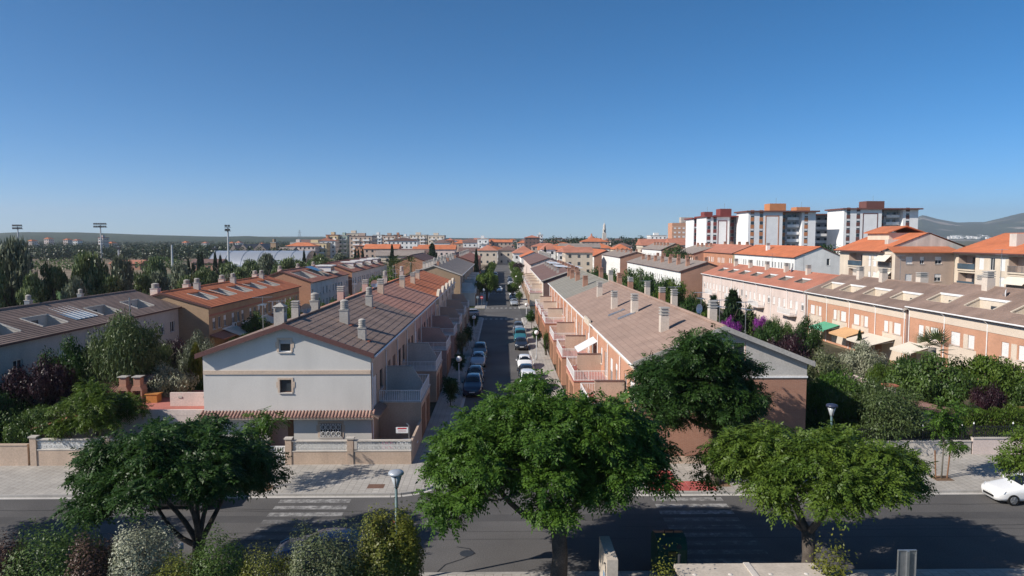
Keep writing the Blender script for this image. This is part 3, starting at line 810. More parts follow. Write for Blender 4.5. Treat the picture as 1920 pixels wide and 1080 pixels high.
def gen_row(name, label, cat, xf, xb, xr, y0, y1, ze, zr, roofm, frontm, gablem, hp=5.9, wins=(), patios=(), patiom='stucco_cream', chims=(), gutter='paint_white', band=None, bandm='panel_beige',
            ncourse=16, frame='frame_white', shutters=('shutter_white',), ov=0.45, group=None, gable_holes=(), pipes=True, lower=None, coping='paint_white', gable_frames=True, floorm='stone_sill', glass='glass', fsill='stone_sill'):
    s = 1 if xf > xb else -1
    root = thing(name, label, cat, ((xf + xb) / 2, (y0 + y1) / 2, 0), group=group)
    nh = max(1, round((y1 - y0) / hp)); hp = (y1 - y0) / nh
    holes, ws = [], []
    for i in range(nh):
        for (u, z, w, h, kind) in wins:
            uu = y0 + i * hp + (u if i % 2 == 0 else hp - u)
            holes.append((uu - w / 2, uu + w / 2, z, z + h)); ws.append((uu, z, w, h, kind))
    mb = MB(); wall_face(mb, (xf, 0, 0), (0, 1, 0), y0, y1, 0, lambda u: ze, holes, outn=(s, 0, 0), depth=.16)
    mb.build('wall', MATS[frontm], root)
    MB().quad(*[(xb, y0, 0), (xb, y1, 0), (xb, y1, ze), (xb, y0, ze)][::(1 if s > 0 else -1)]).build('rear_wall', MATS[frontm], root)
    top = lambda u: zr - abs(u - xr) / abs((xb if (u < xr) == (xb < xr) else xf) - xr) * (zr - ze)
    lo, hi = min(xf, xb), max(xf, xb)
    gm = MB(); wall_face(gm, (0, y0, 0), (1, 0, 0), lo, hi, 0, top, list(gable_holes), extra=(xr,), outn=(0, -1, 0)); gm.build('gable_wall', MATS[gablem], root)
    for (a, b, c, d) in gable_holes:
        window(root, ((a + b) / 2, y0, c), 0, b - a, d - c, RNG.choice([0, .5]), frame=frame, mull=0, depth=.15)
    gm = MB(); wall_face(gm, (0, y1, 0), (1, 0, 0), lo, hi, 0, top, [], extra=(xr,), outn=(0, 1, 0)); gm.build('gable_wall', MATS[gablem], root)
    for (uu, z, w, h, kind) in ws:
        sh = {'s': 1.0, 'h': 0.45, 'o': 0.0, 'r': RNG.choice([0, 0.35, 0.7, 1.0, 1.0])}[kind]
        window(root, (xf, uu, z), math.pi / 2 * s, w, h, sh, sill=(h < 1.9), frame=frame, shutter=RNG.choice(shutters), name='window' if h < 1.9 else 'balcony_door', glass=glass, sillm=fsill)
    up = 0.18
    slf = (zr - ze) / abs(xr - xf); slb = (zr - ze) / abs(xr - xb)
    ef, zef = xf + s * ov, ze - ov * slf + up
    eb, zeb = xb - s * ov, ze - ov * slb + up
    ph = [(a, b, k0, k1) for a, b, k0, k1 in patios]
    rb = MB(); roof_courses(rb, xr, zr + up, ef, zef, y0 - .15, y1 + .0, ncourse, ph); rb.build('roof_slope', MATS[roofm], root)
    rb = MB(); roof_courses(rb, xr, zr + up, eb, zeb, y0 - .15, y1 + .0, ncourse, []); rb.build('roof_slope', MATS[roofm], root)
    MB().tube([(xr, y0 - .15, zr + up + .02), (xr, y1, zr + up + .02)], .12, 7).build('ridge_tiles', MATS[roofm], root)
    # eave soffit and verge edges
    MB().box(xf + s * .002, y0 - .15, zef - .16, ef, y1, zef - .02).build('soffit', MATS['fascia_brown'], root)
    for (xe, zee) in ((ef, zef), (eb, zeb)):
        q = [(xr, y0 - .24, zr + up + .03), (xe, y0 - .24, zee + .03), (xe, y0 - .155, zee + .03), (xr, y0 - .155, zr + up + .03)]
        if xe < xr: q = [q[1], q[0], q[3], q[2]]
        MB().hexa(*q, (0, 0, -.24)).build('verge_board', MATS['concrete_pale' if gutter else 'fascia_brown'], root)
    if gutter:
        MB().tube([(ef + s * .06, y0 - .1, zef - .05), (ef + s * .06, y1, zef - .05)], .075, 6).build('gutter', MATS[gutter], root)
        if pipes:
            for i in range(nh + 1):
                yy = min(max(y0 + i * hp, y0 + .2), y1 - .2)
                MB().tube([(ef + s * .05, yy, zef - .08), (xf + s * .08, yy, zef - .5), (xf + s * .08, yy, 0.1)], .05, 6).build('downpipe', MATS[gutter], root)
    if band:
        MB().box(xf + s * .003, y0 + .01, band[0], xf + s * .05, y1 - .01, band[1]).build('facade_band', MATS[bandm], root)
    # patios sunk into the roof
    for (a, b, k0, k1) in patios:
        fa, fb = k0 / ncourse, k1 / ncourse
        xa, za = ef + (xr - ef) * fa, zef + (zr + up - zef) * fa
        xc, zc = ef + (xr - ef) * fb, zef + (zr + up - zef) * fb
        zfl = ze - 1.1 if za - .5 > ze - 1.1 else za - .5
        pm = MB()
        P = lambda x, y, z: (x, y, z)
        pm.quad(P(xa, a, zfl), P(xc, a, zfl), P(xc, a, zc + .05), P(xa, a, za + .05)); pm.quad(P(xa, b, zfl), P(xa, b, za + .05), P(xc, b, zc + .05), P(xc, b, zfl))
        pm.quad(P(xc, a, zfl), P(xc, b, zfl), P(xc, b, zc + .02), P(xc, a, zc + .02)); pm.quad(P(xa, a, zfl), P(xa, a, za + .02), P(xa, b, za + .02), P(xa, b, zfl))
        pt = pm.build('roof_patio', MATS[patiom], root)
        MB().box(min(xa, xc), a, zfl - .05, max(xa, xc), b, zfl + .004).build('patio_floor', MATS[floorm], pt)
        if coping:
            MB().box(xc - .09, a - .06, zc - .12, xc + .09, b + .06, zc + .10).build('coping', MATS[coping], pt)
            for yy in (a, b):
                q = [(xa, yy - .07, za + .09), (xc, yy - .07, zc + .09), (xc, yy + .07, zc + .09), (xa, yy + .07, za + .09)]
                if xc < xa: q = [q[1], q[0], q[3], q[2]]
                MB().hexa(*q, (0, 0, -.12)).build('coping', MATS[patiom], pt)
        dw = MB().box(xc - s * -.03 * 1, (a + b) / 2 - .45, zfl + .02, xc + s * .05, (a + b) / 2 + .45, min(zc - .3, zfl + 2.0)); dw.build('patio_door', MATS['glass'], pt)
    for (x, y, h, w, st, m) in chims:
        zb_ = top(x) + up
        chimney(root, x, y, zb_, h, w, st, m, False)
    return root

# behind the shaded row, across its back gardens: rows facing the gardens, in shade
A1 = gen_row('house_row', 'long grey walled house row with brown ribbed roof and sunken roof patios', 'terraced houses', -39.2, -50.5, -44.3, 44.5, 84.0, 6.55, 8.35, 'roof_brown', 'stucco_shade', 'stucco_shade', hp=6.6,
    wins=[(1.6, 3.7, 1.1, 1.3, 'o'), (4.2, 3.7, 1.1, 1.3, 'r')], patios=[(47.5, 51.0, 5, 12), (54.3, 58.0, 5, 12), (60.8, 64.3, 5, 12), (70.0, 73.4, 5, 12), (76.6, 80.2, 5, 12)],
    patiom='stucco_shade', coping='concrete', chims=[(-43, 52.6, 1.0, .5, 'ring', 'metal_grey'), (-45.2, 66.5, 1.0, .5, 'ring', 'metal_grey'), (-45.4, 75, 1.0, .45, 'ring', 'metal_grey')], gutter=None, ncourse=20, floorm='roof_dark')
MB().tube([(-39.05, 72.9, 1.0), (-39.05, 72.9, 8.6)], .09, 8).build('flue_pipe', MATS['metal_grey'], A1)
# glazed roof over one patio
gl = thing('conservatory_roof', 'sloping glass roof panel set into the brown ribbed roof', 'glass roof', (-41.8, 67.2, 7.3))
for i in range(5):
    MB().hexa((-43.3, 65.6 + i * .7, 8.15), (-40.2, 65.6 + i * .7, 7.15), (-40.2, 66.25 + i * .7, 7.15), (-43.3, 66.25 + i * .7, 8.15), (0, 0, -.03)).build('pane', mat('glass_pale', (.22, .27, .31), rough=.15, spec=.6), gl)
    MB().hexa((-43.3, 66.25 + i * .7, 8.2), (-40.2, 66.25 + i * .7, 7.2), (-40.2, 66.3 + i * .7, 7.2), (-43.3, 66.3 + i * .7, 8.2), (0, 0, -.08)).build('glazing_bar', MATS['paint_white'], gl)
B1 = gen_row('house_row', 'tan brick house row with bright orange roof and white sunken patios', 'terraced houses', -35.6, -46.5, -41.2, 84.1, 121.5, 6.45, 8.1, 'roof_orange', 'brick_tan', 'brick_tan', hp=6.2,
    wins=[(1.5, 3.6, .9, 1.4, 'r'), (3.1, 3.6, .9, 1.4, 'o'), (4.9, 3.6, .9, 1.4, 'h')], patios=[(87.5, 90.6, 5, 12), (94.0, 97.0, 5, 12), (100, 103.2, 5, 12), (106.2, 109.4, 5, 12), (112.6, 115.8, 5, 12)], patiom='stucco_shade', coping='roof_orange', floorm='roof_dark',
    chims=[(-42.6, 85.5, 1.3, .9, 'ring', 'concrete_pale'), (-40.5, 92.3, 1.3, .7, 'ring', 'concrete'), (-42.4, 93.5, 1.2, .8, 'ring', 'concrete_pale'), (-40.6, 104.9, 1.3, .7, 'ring', 'concrete'), (-42.3, 105, 1.2, .8, 'ring', 'concrete_pale'), (-40.6, 117.3, 1.2, .7, 'ring', 'concrete'), (-42.3, 119, 1.2, .8, 'ring', 'concrete_pale')], gutter=None, band=(5.3, 5.55), bandm='roof_red', ncourse=16)
MB().hexa((-35.58, 84.2, 3.1), (-33.9, 84.2, 2.6), (-33.9, 121.4, 2.6), (-35.58, 121.4, 3.1), (0, 0, -.12)).build('lean_to_roof', MATS['roof_red'], B1)
for i in range(5):
    y = 88 + i * 6.3
    a = thing('awning', 'pale rolled awning over a shaded garden door of the tan brick row, ' + ORD[i] + ' along', 'awning', (-34.8, y, 2.9), group='awnings on the tan brick row')
    MB().hexa((-35.5, y, 3.3), (-33.4, y, 2.5), (-33.4, y + 4.0, 2.5), (-35.5, y + 4.0, 3.3), (0, 0, -.03)).build('awning_cloth', MATS['awning_cream'], a)
    MB().box(-35.58, y - .05, 3.24, -35.42, y + 4.05, 3.42).build('awning_case', MATS['plastic_white'], a)
for i in range(3):
    o = thing('air_conditioner', 'white air conditioner unit on the tan brick wall, ' + ORD[i] + ' along', 'air conditioner', (-35.3, 91.5 + 9 * i, 3.0))
    MB().box(-35.58, 91.1 + 9 * i, 3.2, -35.25, 91.9 + 9 * i, 3.75).build('casing', MATS['plastic_white'], o)
    MB().tube([(-35.24, 91.4 + 9 * i, 3.47), (-35.22, 91.4 + 9 * i, 3.47)], .2, 12).build('fan_grille', MATS['metal_dark'], o)
C1 = gen_row('house_row', 'white fronted house row with terracotta brick gable and white roof dormers', 'terraced houses', -36.3, -47.5, -41.9, 131.5, 163.5, 6.5, 8.5, 'roof_red', 'stucco_white', 'brick_terracotta', hp=5.4,
    wins=[(1.4, 3.6, 1.0, 1.5, 'o'), (3.8, 3.6, 1.0, 1.5, 'r'), (1.4, .8, 1.0, 1.7, 'o'), (3.8, .8, 1.0, 1.7, 'o')], patios=[(133.5, 140, 4, 13), (143.5, 150, 4, 13), (153, 159, 4, 13)], patiom='concrete_pale', coping='roof_red', gutter=None, chims=[(-43.5, 136, 1.2, .7, 'ring', 'concrete_pale'), (-43.5, 148, 1.2, .7, 'ring', 'concrete_pale'), (-43.5, 160, 1.2, .7, 'ring', 'concrete_pale')], floorm='stone_sill')
C2 = gen_row('house_row', 'farther white fronted house row with brick pier and white roof dormers', 'terraced houses', -35.6, -46.8, -41.2, 164.5, 214, 6.9, 8.9, 'roof_red', 'stucco_white', 'brick_terracotta', hp=5.4,
    wins=[(1.4, 3.9, 1.0, 1.5, 'o'), (3.8, 3.9, 1.0, 1.5, 'o')], patios=[(168, 173, 4, 12), (178, 184, 4, 12), (190, 196, 4, 12), (201, 207, 4, 12)], patiom='concrete_pale', coping='roof_red', gutter=None, floorm='stone_sill')
for row, ys in ((C1, (151.5,)), (C2, (174.5, 185.5, 197.5, 208))):
    for y in ys:
        d = MB().box(-40.4, y, 7.6, -37.4, y + 3.4, 8.75).box(-40.7, y - .25, 8.75, -37.0, y + 3.65, 8.95).build('dormer', MATS['stucco_white'], row)
        for k in range(3): MB().box(-37.42, y + .3 + k, 7.85, -37.36, y + 1.0 + k, 8.6).build('pane', MATS['glass_blue'], d)
sp = thing('solar_panel', 'dark blue solar panel on the white fronted row roof', 'solar panel', (-39, 147, 8))
MB().hexa((-41.0, 144.6, 8.9), (-38.2, 144.6, 8.0), (-38.2, 149.2, 8.0), (-41.0, 149.2, 8.9), (0, 0, -.06)).build('panel', MATS['glass_blue'], sp)
for y in (145.2, 148.4): MB().tube([(-40.5, y, 8.7), (-40.5, y, 7.8)], .03, 5).build('leg', MATS['metal_grey'], sp)
D1 = gen_row('house_row', 'brick gabled house row behind the palm', 'terraced houses', -24, -35.5, -29.8, 226, 262, 6.9, 9.2, 'roof_dark', 'brick_terracotta', 'brick_terracotta', wins=[(1.5, 3.8, 1, 1.4, 'o'), (4, 3.8, 1, 1.4, 'o')], gutter=None)
D2 = gen_row('house_row', 'low brown roofed house row beyond the garden palms', 'terraced houses', -14, -25, -19.5, 275, 322, 5.6, 8.6, 'roof_dark', 'stucco_cream', 'brick_terracotta', wins=[(1.5, 3.2, 1, 1.4, 'o')], gutter=None)
# second block along the street, beyond the cross street
L4 = gen_row('house_row', 'ribbed brown roofed house row beyond the cross street, crowded with ridge chimneys', 'terraced houses', -9.1, -20.6, -14.8, 149.5, 216, 6.9, 8.9, 'roof_grey', 'brick_tan', 'brick_tan', hp=6.6,
    wins=[(1.5, 3.7, 1.1, 1.4, 'r'), (4.6, 3.7, 1.1, 1.4, 'o')], chims=[(-14.2 - (i % 2) * 1.2, 153 + i * 4.6, 1.4, .55, 'ring' if i % 2 else 'louvre', 'concrete' if i % 3 else 'brick_red') for i in range(14)] + [(-17.5, 155 + i * 6, 1.5, .6, 'louvre', 'concrete_pale') for i in range(10)], ncourse=14)
for y in (151, 162.5, 174, 186, 198):
    terrace(L4, -1, -9.1, -5.95, y, y + 4.2, y + 8.5, 'stucco_shade', 'stucco_white', 'paint_white')
L5 = gen_row('house_row', 'far orange roofed houses on the shaded side behind the cypress', 'terraced houses', -9.3, -20.5, -15, 226, 300, 7.0, 9.0, 'roof_red', 'brick_terracotta', 'brick_terracotta', wins=[(1.5, 3.7, 1.1, 1.4, 'r')], chims=[(-14, 230 + i * 8, 1.4, .6, 'ring', 'concrete') for i in range(8)], gutter=None)
R3 = gen_row('house_row', 'dark brown roofed house row beyond the cross street on the sunny side', 'terraced houses', 8.9, 20.2, 14.6, 150.5, 212, 5.6, 7.6, 'roof_dark', 'stucco_cream', 'roof_dark', hp=6.0,
    wins=[(1.4, 3.2, 1.2, 1.4, 's'), (4.2, 3.0, 1.2, 1.7, 's')], chims=[(16.2 + (i % 2) * .8, 153 + i * 4, 1.4, .6, 'louvre_brick', 'brick_red') for i in range(14)] + [(12.5, 156 + i * 9, 1.1, .5, 'louvre', 'concrete') for i in range(6)], band=(5.0, 5.45), bandm='stucco_cream')
for y in (151.5, 163, 175, 187, 199):
    terrace(R3, 1, 8.9, 5.95, y, y + 4.6, y + 8.6, 'stucco_cream', 'stucco_cream', 'paint_white')
R4 = gen_row('house_row', 'far pink fronted houses on the sunny side of the street', 'terraced houses', 9.2, 20.4, 14.8, 222, 300, 6.4, 8.4, 'roof_dark', 'stucco_pink', 'stucco_pink', wins=[(1.4, 3.4, 1.2, 1.4, 'r')], chims=[(15.5, 225 + i * 5, 1.4, .6, 'ring', 'concrete') for i in range(14)], gutter=None)
R5 = gen_row('house_row', 'bright orange roofed low house at the far street end', 'terraced houses', 8.5, 19.5, 14, 310, 342, 6.4, 8.6, 'roof_orange', 'stucco_white', 'stucco_white', wins=[(1.4, 3.4, 1.2, 1.4, 'r')], gutter=None)
for (x0, x1, y0, y1) in ((13.2, 19.6, 168, 182), (13.0, 19.4, 190, 206)):
    aw = MB().hexa((x0, y0, 8.0), (x1, y0, 7.6), (x1, y1, 7.6), (x0, y1, 8.0), (0, 0, -.06))
    tag(aw.build('roof_sheet', MATS['plastic_white']), 'pale sheet roof laid over the dark brown row, ' + ('nearer one' if y0 < 180 else 'farther one'), 'roof sheet')

# the sunny side: rows facing the gardens
EW = [(1.75, 3.55, 1.45, 1.35, 's'), (4.15, 3.55, 0.95, 1.35, 's')]
E1 = gen_row('house_row', 'salmon brick house row with brown roof and cream roof patios beside the pink row', 'terraced houses', 46.4, 58.2, 51.4, 78.6, 104.4, 6.75, 9.1, 'roof_brown', 'brick_salmon', 'stucco_rose', hp=6.45, wins=EW,
    patios=[(80.2, 84.2, 6, 12), (86.6, 90.6, 6, 12), (93.0, 97.0, 6, 12), (98.8, 102.6, 6, 12)], chims=[(51.0, 92, 1.75, .8, 'louvre', 'chimney_beige'), (52.2, 85.4, 1.6, 1.0, 'louvre', 'chimney_beige'), (51.0, 98.0, 1.75, .75, 'louvre', 'chimney_beige'), (52.6, 101.8, 1.5, 1.0, 'louvre', 'chimney_beige')], band=(5.55, 6.45), bandm='panel_beige', ncourse=20)
E2 = gen_row('house_row', 'nearer salmon brick house row with stepped brown roof and glazed patio', 'terraced houses', 46.6, 58.4, 51.6, 46, 78.4, 7.1, 9.5, 'roof_brown', 'brick_salmon', 'stucco_rose', hp=6.45, wins=[(a, b + .3, c, d, e) for a, b, c, d, e in EW],
    patios=[(73.4, 77.2, 6, 12), (66.5, 70.8, 6, 12), (59.6, 64.2, 6, 12), (53, 57, 6, 12)], patiom='stucco_cream', chims=[(51.2, 78.6 - 6.4, 1.9, .85, 'louvre', 'chimney_beige'), (51.2, 65.3, 1.9, .85, 'louvre', 'chimney_beige'), (52.6, 75, 1.5, 1.0, 'louvre', 'chimney_beige')], band=(5.85, 6.8), bandm='panel_beige', ncourse=20)
for row, ya, n, z in ((E1, 78.6, 4, 3.5), (E2, 46, 5, 3.8)):
    x = 46.4 if row is E1 else 46.6
    for i in range(n):
        y = ya + i * 6.45 + .65
        if i % 2: y = ya + i * 6.45 + 6.45 - .65 - 4.2
        MB().box(x - .02, y, z - 3.2, x - .003, y + 4.2, z - .08).build('facade_panel', MATS['panel_beige'], row)
        MB().box(x - .02, y + (2.05 if i % 2 == 0 else 1.25), z - .06, x - .004, y + (2.75 if i % 2 == 0 else 1.95), z + 1.4).build('facade_panel', MATS['panel_beige'], row)
def awning(label, x, y0, y1, z, m, out=2.2, drop=.7):
    a = thing('awning', label, 'awning', (x, (y0 + y1) / 2, z))
    MB().hexa((x - out, y0, z - drop), (x, y0, z), (x, y1, z), (x - out, y1, z - drop), (0, 0, -.03)).build('awning_cloth', MATS[m], a)
    MB().box(x - out - .03, y0, z - drop - .22, x - out, y1, z - drop + .01).build('valance', MATS[m], a)
    for y in (y0 + .2, y1 - .2): MB().tube([(x - .02, y, z - .35), (x - out, y, z - drop - .02)], .025, 5).build('arm', MATS['paint_white'], a)
    return a
awning('bright green awning on the salmon brick row', 46.3, 94.0, 98.6, 2.9, 'awning_green')
awning('orange awning beside the green one on the salmon brick row', 46.3, 87.6, 92.4, 2.9, 'awning_orange')
awning('cream awning on the salmon brick row, next to the orange one', 46.3, 80.6, 86.4, 2.9, 'awning_cream', 2.8)
awning('beige awning behind the fan palm', 46.3, 73.6, 77.6, 3.1, 'awning_cream')
cg = thing('conservatory', 'white framed glass box standing in the roof of the nearer salmon brick row', 'conservatory', (49.3, 58.6, 8.2))
for i in range(5):
    y = 56.2 + i * 1.0
    MB().box(48.25, y + .06, 8.15, 48.28, y + .94, 9.3).build('pane', MATS['glass_blue'], cg)
    MB().box(48.2, y - .06, 8.05, 48.32, y + .06, 9.35).build('post', MATS['paint_white'], cg)
MB().hexa((48.1, 56.0, 9.36), (51.0, 56.0, 9.9), (51.0, 61.4, 9.9), (48.1, 61.4, 9.36), (0, 0, -.1)).build('roof', MATS['glass_blue'], cg)
MB().box(48.2, 56.14, 8.0, 48.32, 61.26, 8.14).build('sill', MATS['paint_white'], cg)
F1 = gen_row('house_row', 'pale pink house row with weathered red roof and small roof patios', 'terraced houses', 46.4, 58, 51.6, 105, 159.5, 6.75, 8.9, 'roof_red', 'stucco_pink', 'stucco_rose', hp=6.8, wins=[(1.2, 3.6, 1.0, 1.3, 'r'), (3.4, 2.9, 1.0, 2.0, 's'), (5.5, 3.6, .9, 1.3, 's')],
    patios=[(110 + i * 6.8, 113.4 + i * 6.8, 6, 10) for i in range(7)], patiom='roof_grey', coping='paint_white', floorm='roof_grey', chims=[(51, 114.8 + i * 9, 1.6, .7, 'louvre', 'chimney_beige') for i in range(5)], ncourse=16)
for i in range(4):
    y = 108 + i * 13.6
    t = MB().box(46.38, y, 2.5, 45.2, y + 5, 2.68).build('balcony', MATS['stucco_pink'], F1)
    rb = MB(); railing(rb, [(46.3, y + .05), (45.25, y + .05), (45.25, y + 4.95), (46.3, y + 4.95)], 2.68, .95); rb.build('railing', MATS['paint_white'], t)
G1 = gen_row('house_row', 'white fronted row with red brick gable and two lines of brick chimneys', 'terraced houses', 42.6, 55.0, 48.8, 165, 236, 6.9, 9.0, 'roof_grey', 'stucco_white', 'brick_red', hp=6, wins=[(1.4, 3.6, 1.0, 1.6, 'o'), (3.9, 3.6, 1.0, 1.6, 'o'), (1.4, .6, 1.2, 2.0, 'o')],
    chims=[(45.6, 170 + i * 9, 1.7, .85, 'louvre_brick', 'brick_red') for i in range(7)] + [(51.0, 173 + i * 9, 1.7, .85, 'louvre_brick', 'brick_red') for i in range(7)], gutter=None)
G2 = gen_row('house_row', 'plain white walled row with brick end wall beyond the chimney row', 'terraced houses', 42.5, 54.5, 48.5, 250, 296, 8.0, 9.8, 'roof_grey', 'stucco_white', 'brick_red', hp=8, wins=[(2, 4.5, 1.0, 1.2, 's')], gutter=None, chims=[(47 + (i % 2) * 3, 253 + i * 5, 1.3, .7, 'louvre_brick', 'brick_red') for i in range(8)])
G3 = gen_row('house_row', 'white terrace with bright orange roof and brick piers near the far gardens', 'terraced houses', 40.5, 51.5, 46, 306, 370, 7.0, 9.4, 'roof_orange', 'stucco_white', 'brick_red', hp=7, wins=[(2, 3.8, 1.2, 1.4, 'o'), (5, 3.8, 1.2, 1.4, 'o')], gutter=None)
G4 = gen_row('house_row', 'brick gabled row with brown roof and white dormers, third street back', 'terraced houses', 73, 86, 79.5, 318, 362, 9.5, 12.4, 'roof_grey', 'stucco_white', 'brick_red', hp=6, wins=[(1.5, 6.3, 1.1, 1.3, 'o'), (4, 6.3, 1.1, 1.3, 'o')], gutter=None, chims=[(77, 322 + 7 * i, 1.5, .9, 'louvre_brick', 'brick_red') for i in range(5)])
G5 = gen_row('house_row', 'brick row with large blank brick gable behind the dark round tree', 'terraced houses', 74, 96, 85, 268, 300, 8.8, 12.2, 'roof_grey', 'brick_red', 'brick_red', hp=6, wins=[(1.5, 6.0, 1.1, 1.3, 's'), (4, 6.0, 1.1, 1.3, 's')], gutter=None, chims=[(82, 272 + 6 * i, 1.6, .9, 'louvre_brick', 'brick_red') for i in range(4)])
W1 = gen_row('house', 'white house with orange roof and tall pale gable with two windows', 'house', 78, 91.2, 84.8, 184, 232, 9.7, 12.4, 'roof_orange', 'stucco_white', 'stucco_white', hp=6, wins=[(1.3, 6.4, 1.0, 1.7, 'o'), (3.2, 6.4, 1.0, 1.7, 'o'), (5.0, 6.4, .8, 1.7, 's')], chims=[(81.5, 212, 2.2, 1.0, 'louvre', 'stucco_white')], gable_holes=[(86.6, 87.4, 7.6, 9.4), (86.6, 87.4, 3.6, 5.2)], gutter=None)
W2 = gen_row('house_row', 'orange brick house row with red roof next to the white gabled house', 'terraced houses', 78, 91, 84.5, 234, 278, 9.7, 12.3, 'roof_red', 'brick_terracotta', 'stucco_yellow', hp=6, wins=[(1.3, 6.2, .9, 1.8, 's'), (3.2, 6.2, .9, 1.8, 's')], gutter=None, chims=[(85, 240 + 8 * i, 1.4, .9, 'louvre_brick', 'brick_red') for i in range(4)])

# ------------------------------------------------------------------ apartment house with balconies and orange roofs
AP = thing('apartment_house', 'beige apartment house with orange roofs, balconies and a pale gable', 'apartment house', (80, 120, 0))
def apt_wall(xa, ya, xb_, yb, z0, z1, holes, m, outn):
    L = math.hypot(xb_ - xa, yb - ya); mb = MB()
    wall_face(mb, (xa, ya, 0), ((xb_ - xa) / L, (yb - ya) / L, 0), 0, L, z0, lambda u: z1, holes, outn=outn, depth=.2)
    mb.build('wall', MATS[m], AP)
def balcony(xw, ya, yb, z, deep=1.6, awn=None, glass=False):
    """a loggia in a wall facing -x: dark recess, slab, railing, glazing"""
    b = MB().box(xw - .25, ya, z - .25, xw + deep, yb, z).build('balcony', MATS['stucco_cream'], AP)
    MB().box(xw + deep - .1, ya, z, xw + deep, yb, z + 2.5).build('recess_wall', MATS['stucco_tan'], b)
    for yy in (ya, yb - .1): MB().box(xw + .02, yy, z, xw + deep - .1, yy + .1, z + 2.5).build('side_wall', MATS['stucco_tan'], b)
    MB().box(xw + deep - .16, ya + .6, z + .02, xw + deep - .105, ya + .6 + (yb - ya) * .5, z + 2.1).build('balcony_door', MATS['glass'], b)
    rb = MB()
    if glass: rb.box(xw - .2, ya + .05, z + .05, xw - .18, yb - .05, z + 1.0)
    else: railing(rb, [(xw - .18, ya + .05), (xw - .18, yb - .05)], z, 1.0, .14)
    rb.build('railing', MATS['glass_blue' if glass else 'metal_grey'], b)
    if awn: MB().hexa((xw - 1.3, ya + .1, z + 1.25), (xw - .05, ya + .1, z + 2.45), (xw - .05, yb - .1, z + 2.45), (xw - 1.3, yb - .1, z + 1.25), (0, 0, -.03)).build('awning', MATS['awning_cream'], b)
FL = [3.0, 6.15, 9.3]
hs = [(a, b, z, z + 2.5) for z in FL for (a, b) in ((1.0, 5.5), (11.5, 17.0))] + [(c, c + 1.1, z + .1, z + 2.2) for z in FL for c in (6.4, 8.2)]
apt_wall(72, 147, 72, 126.2, 0, 12.3, [(147 - 126.2 - b, 147 - 126.2 - a, c, d) for a, b, c, d in hs], 'stucco_cream', (-1, 0, 0))
for (a, b, c, d) in hs:
    ya, yb = 126.2 + a, 126.2 + b
    if b - a > 2: balcony(72, ya, yb, c, awn=(a < 3), glass=(a > 10 and c > 8))
    else: window(AP, (72, (ya + yb) / 2, c), -math.pi / 2, b - a, d - c, 1.0, sill=False)
tw = [(a, a + w, z + .8, z + 2.15) for z in FL for a, w in ((2.0, 1.25), (4.6, .8), (7.4, 1.25))]
apt_wall(72, 126.2, 83, 126.2, 0, 12.3, tw, 'stucco_tan', (0, -1, 0))
for (a, b, c, d) in tw: window(AP, (72 + (a + b) / 2, 126.2, c), 0, b - a, d - c, RNG.choice([.5, 1, 1]), depth=.18)
h2 = [(a, b, z, z + 2.5) for z in FL for (a, b) in ((1.0, 5.6), (13.5, 18.5), (20.5, 25))] + [(c, c + 1.2, z + .1, z + 2.2) for z in FL for c in (6.5, 9.2, 11.6)]
apt_wall(83, 126.1, 83, 98, 0, 12.3, h2, 'stucco_cream', (-1, 0, 0))
for (a, b, c, d) in h2:
    ya, yb = 126.1 - b, 126.1 - a
    if b - a > 2: balcony(83, ya, yb, c, awn=(a > 13 and c < 9), glass=(a < 3 and c > 3))
    else: window(AP, (83, (ya + yb) / 2, c), -math.pi / 2, b - a, d - c, RNG.choice([1.0, 1.0, 0]), sill=False)
def aroof(xe, xr_, y0, y1, ze_, zr_, n=14, m='roof_orange'):
    rb = MB(); roof_courses(rb, xr_, zr_, xe, ze_, y0, y1, n, [], .05); rb.build('roof_slope', MATS[m], AP)
    MB().box(xe, y0, ze_ - .22, xe + .8, y1, ze_ - .02).build('soffit', MATS['fascia_brown'], AP)
aroof(71.0, 80.2, 129.6, 148, 12.35, 15.9); aroof(90, 80.2, 129.6, 148, 12.35, 15.9)
gm = MB(); wall_face(gm, (0, 129.8, 0), (1, 0, 0), 71.6, 89, 12.3, lambda u: 15.75 - abs(u - 80.2) / 8.7 * 3.3, [], extra=(80.2,), outn=(0, -1, 0)); gm.build('gable_wall', MATS['concrete_pale'], AP)
MB().hexa((71.2, 125.3, 12.35), (84, 125.3, 12.35), (84, 129.75, 13.3), (72.4, 129.75, 13.3), (0, 0, -.2)).build('lean_to_roof', MATS['roof_orange'], AP)
aroof(82.0, 92, 97, 126.0, 12.35, 15.8); aroof(102, 92, 97, 126.0, 12.35, 15.8)
gm = MB(); wall_face(gm, (0, 98, 0), (1, 0, 0), 83, 101, 0, lambda u: 15.6 - abs(u - 92) / 9 * 3.3, [], extra=(92,), outn=(0, -1, 0)); gm.build('gable_wall', MATS['stucco_tan'], AP)
MB().box(76.2, 136, 14.5, 82, 144, 15.9).build('roof_house', MATS['stucco_cream'], AP)
MB().hexa((75.6, 135.4, 16.0), (79.4, 135.4, 17.3), (79.4, 144.6, 17.3), (75.6, 144.6, 16.0), (0, 0, -.2)).build('roof_house_roof', MATS['roof_orange'], AP)
MB().hexa((79.4, 135.4, 17.3), (83.2, 135.4, 16.0), (83.2, 144.6, 16.0), (79.4, 144.6, 17.3), (0, 0, -.2)).build('roof_house_roof', MATS['roof_orange'], AP)
MB().box(74.4, 133, 12.8, 77.2, 134.2, 14.6).build('chimney', MATS['concrete_pale'], AP)
MB().box(85.2, 114, 13, 88.4, 115.6, 15.6).build('chimney', MATS['concrete_pale'], AP)

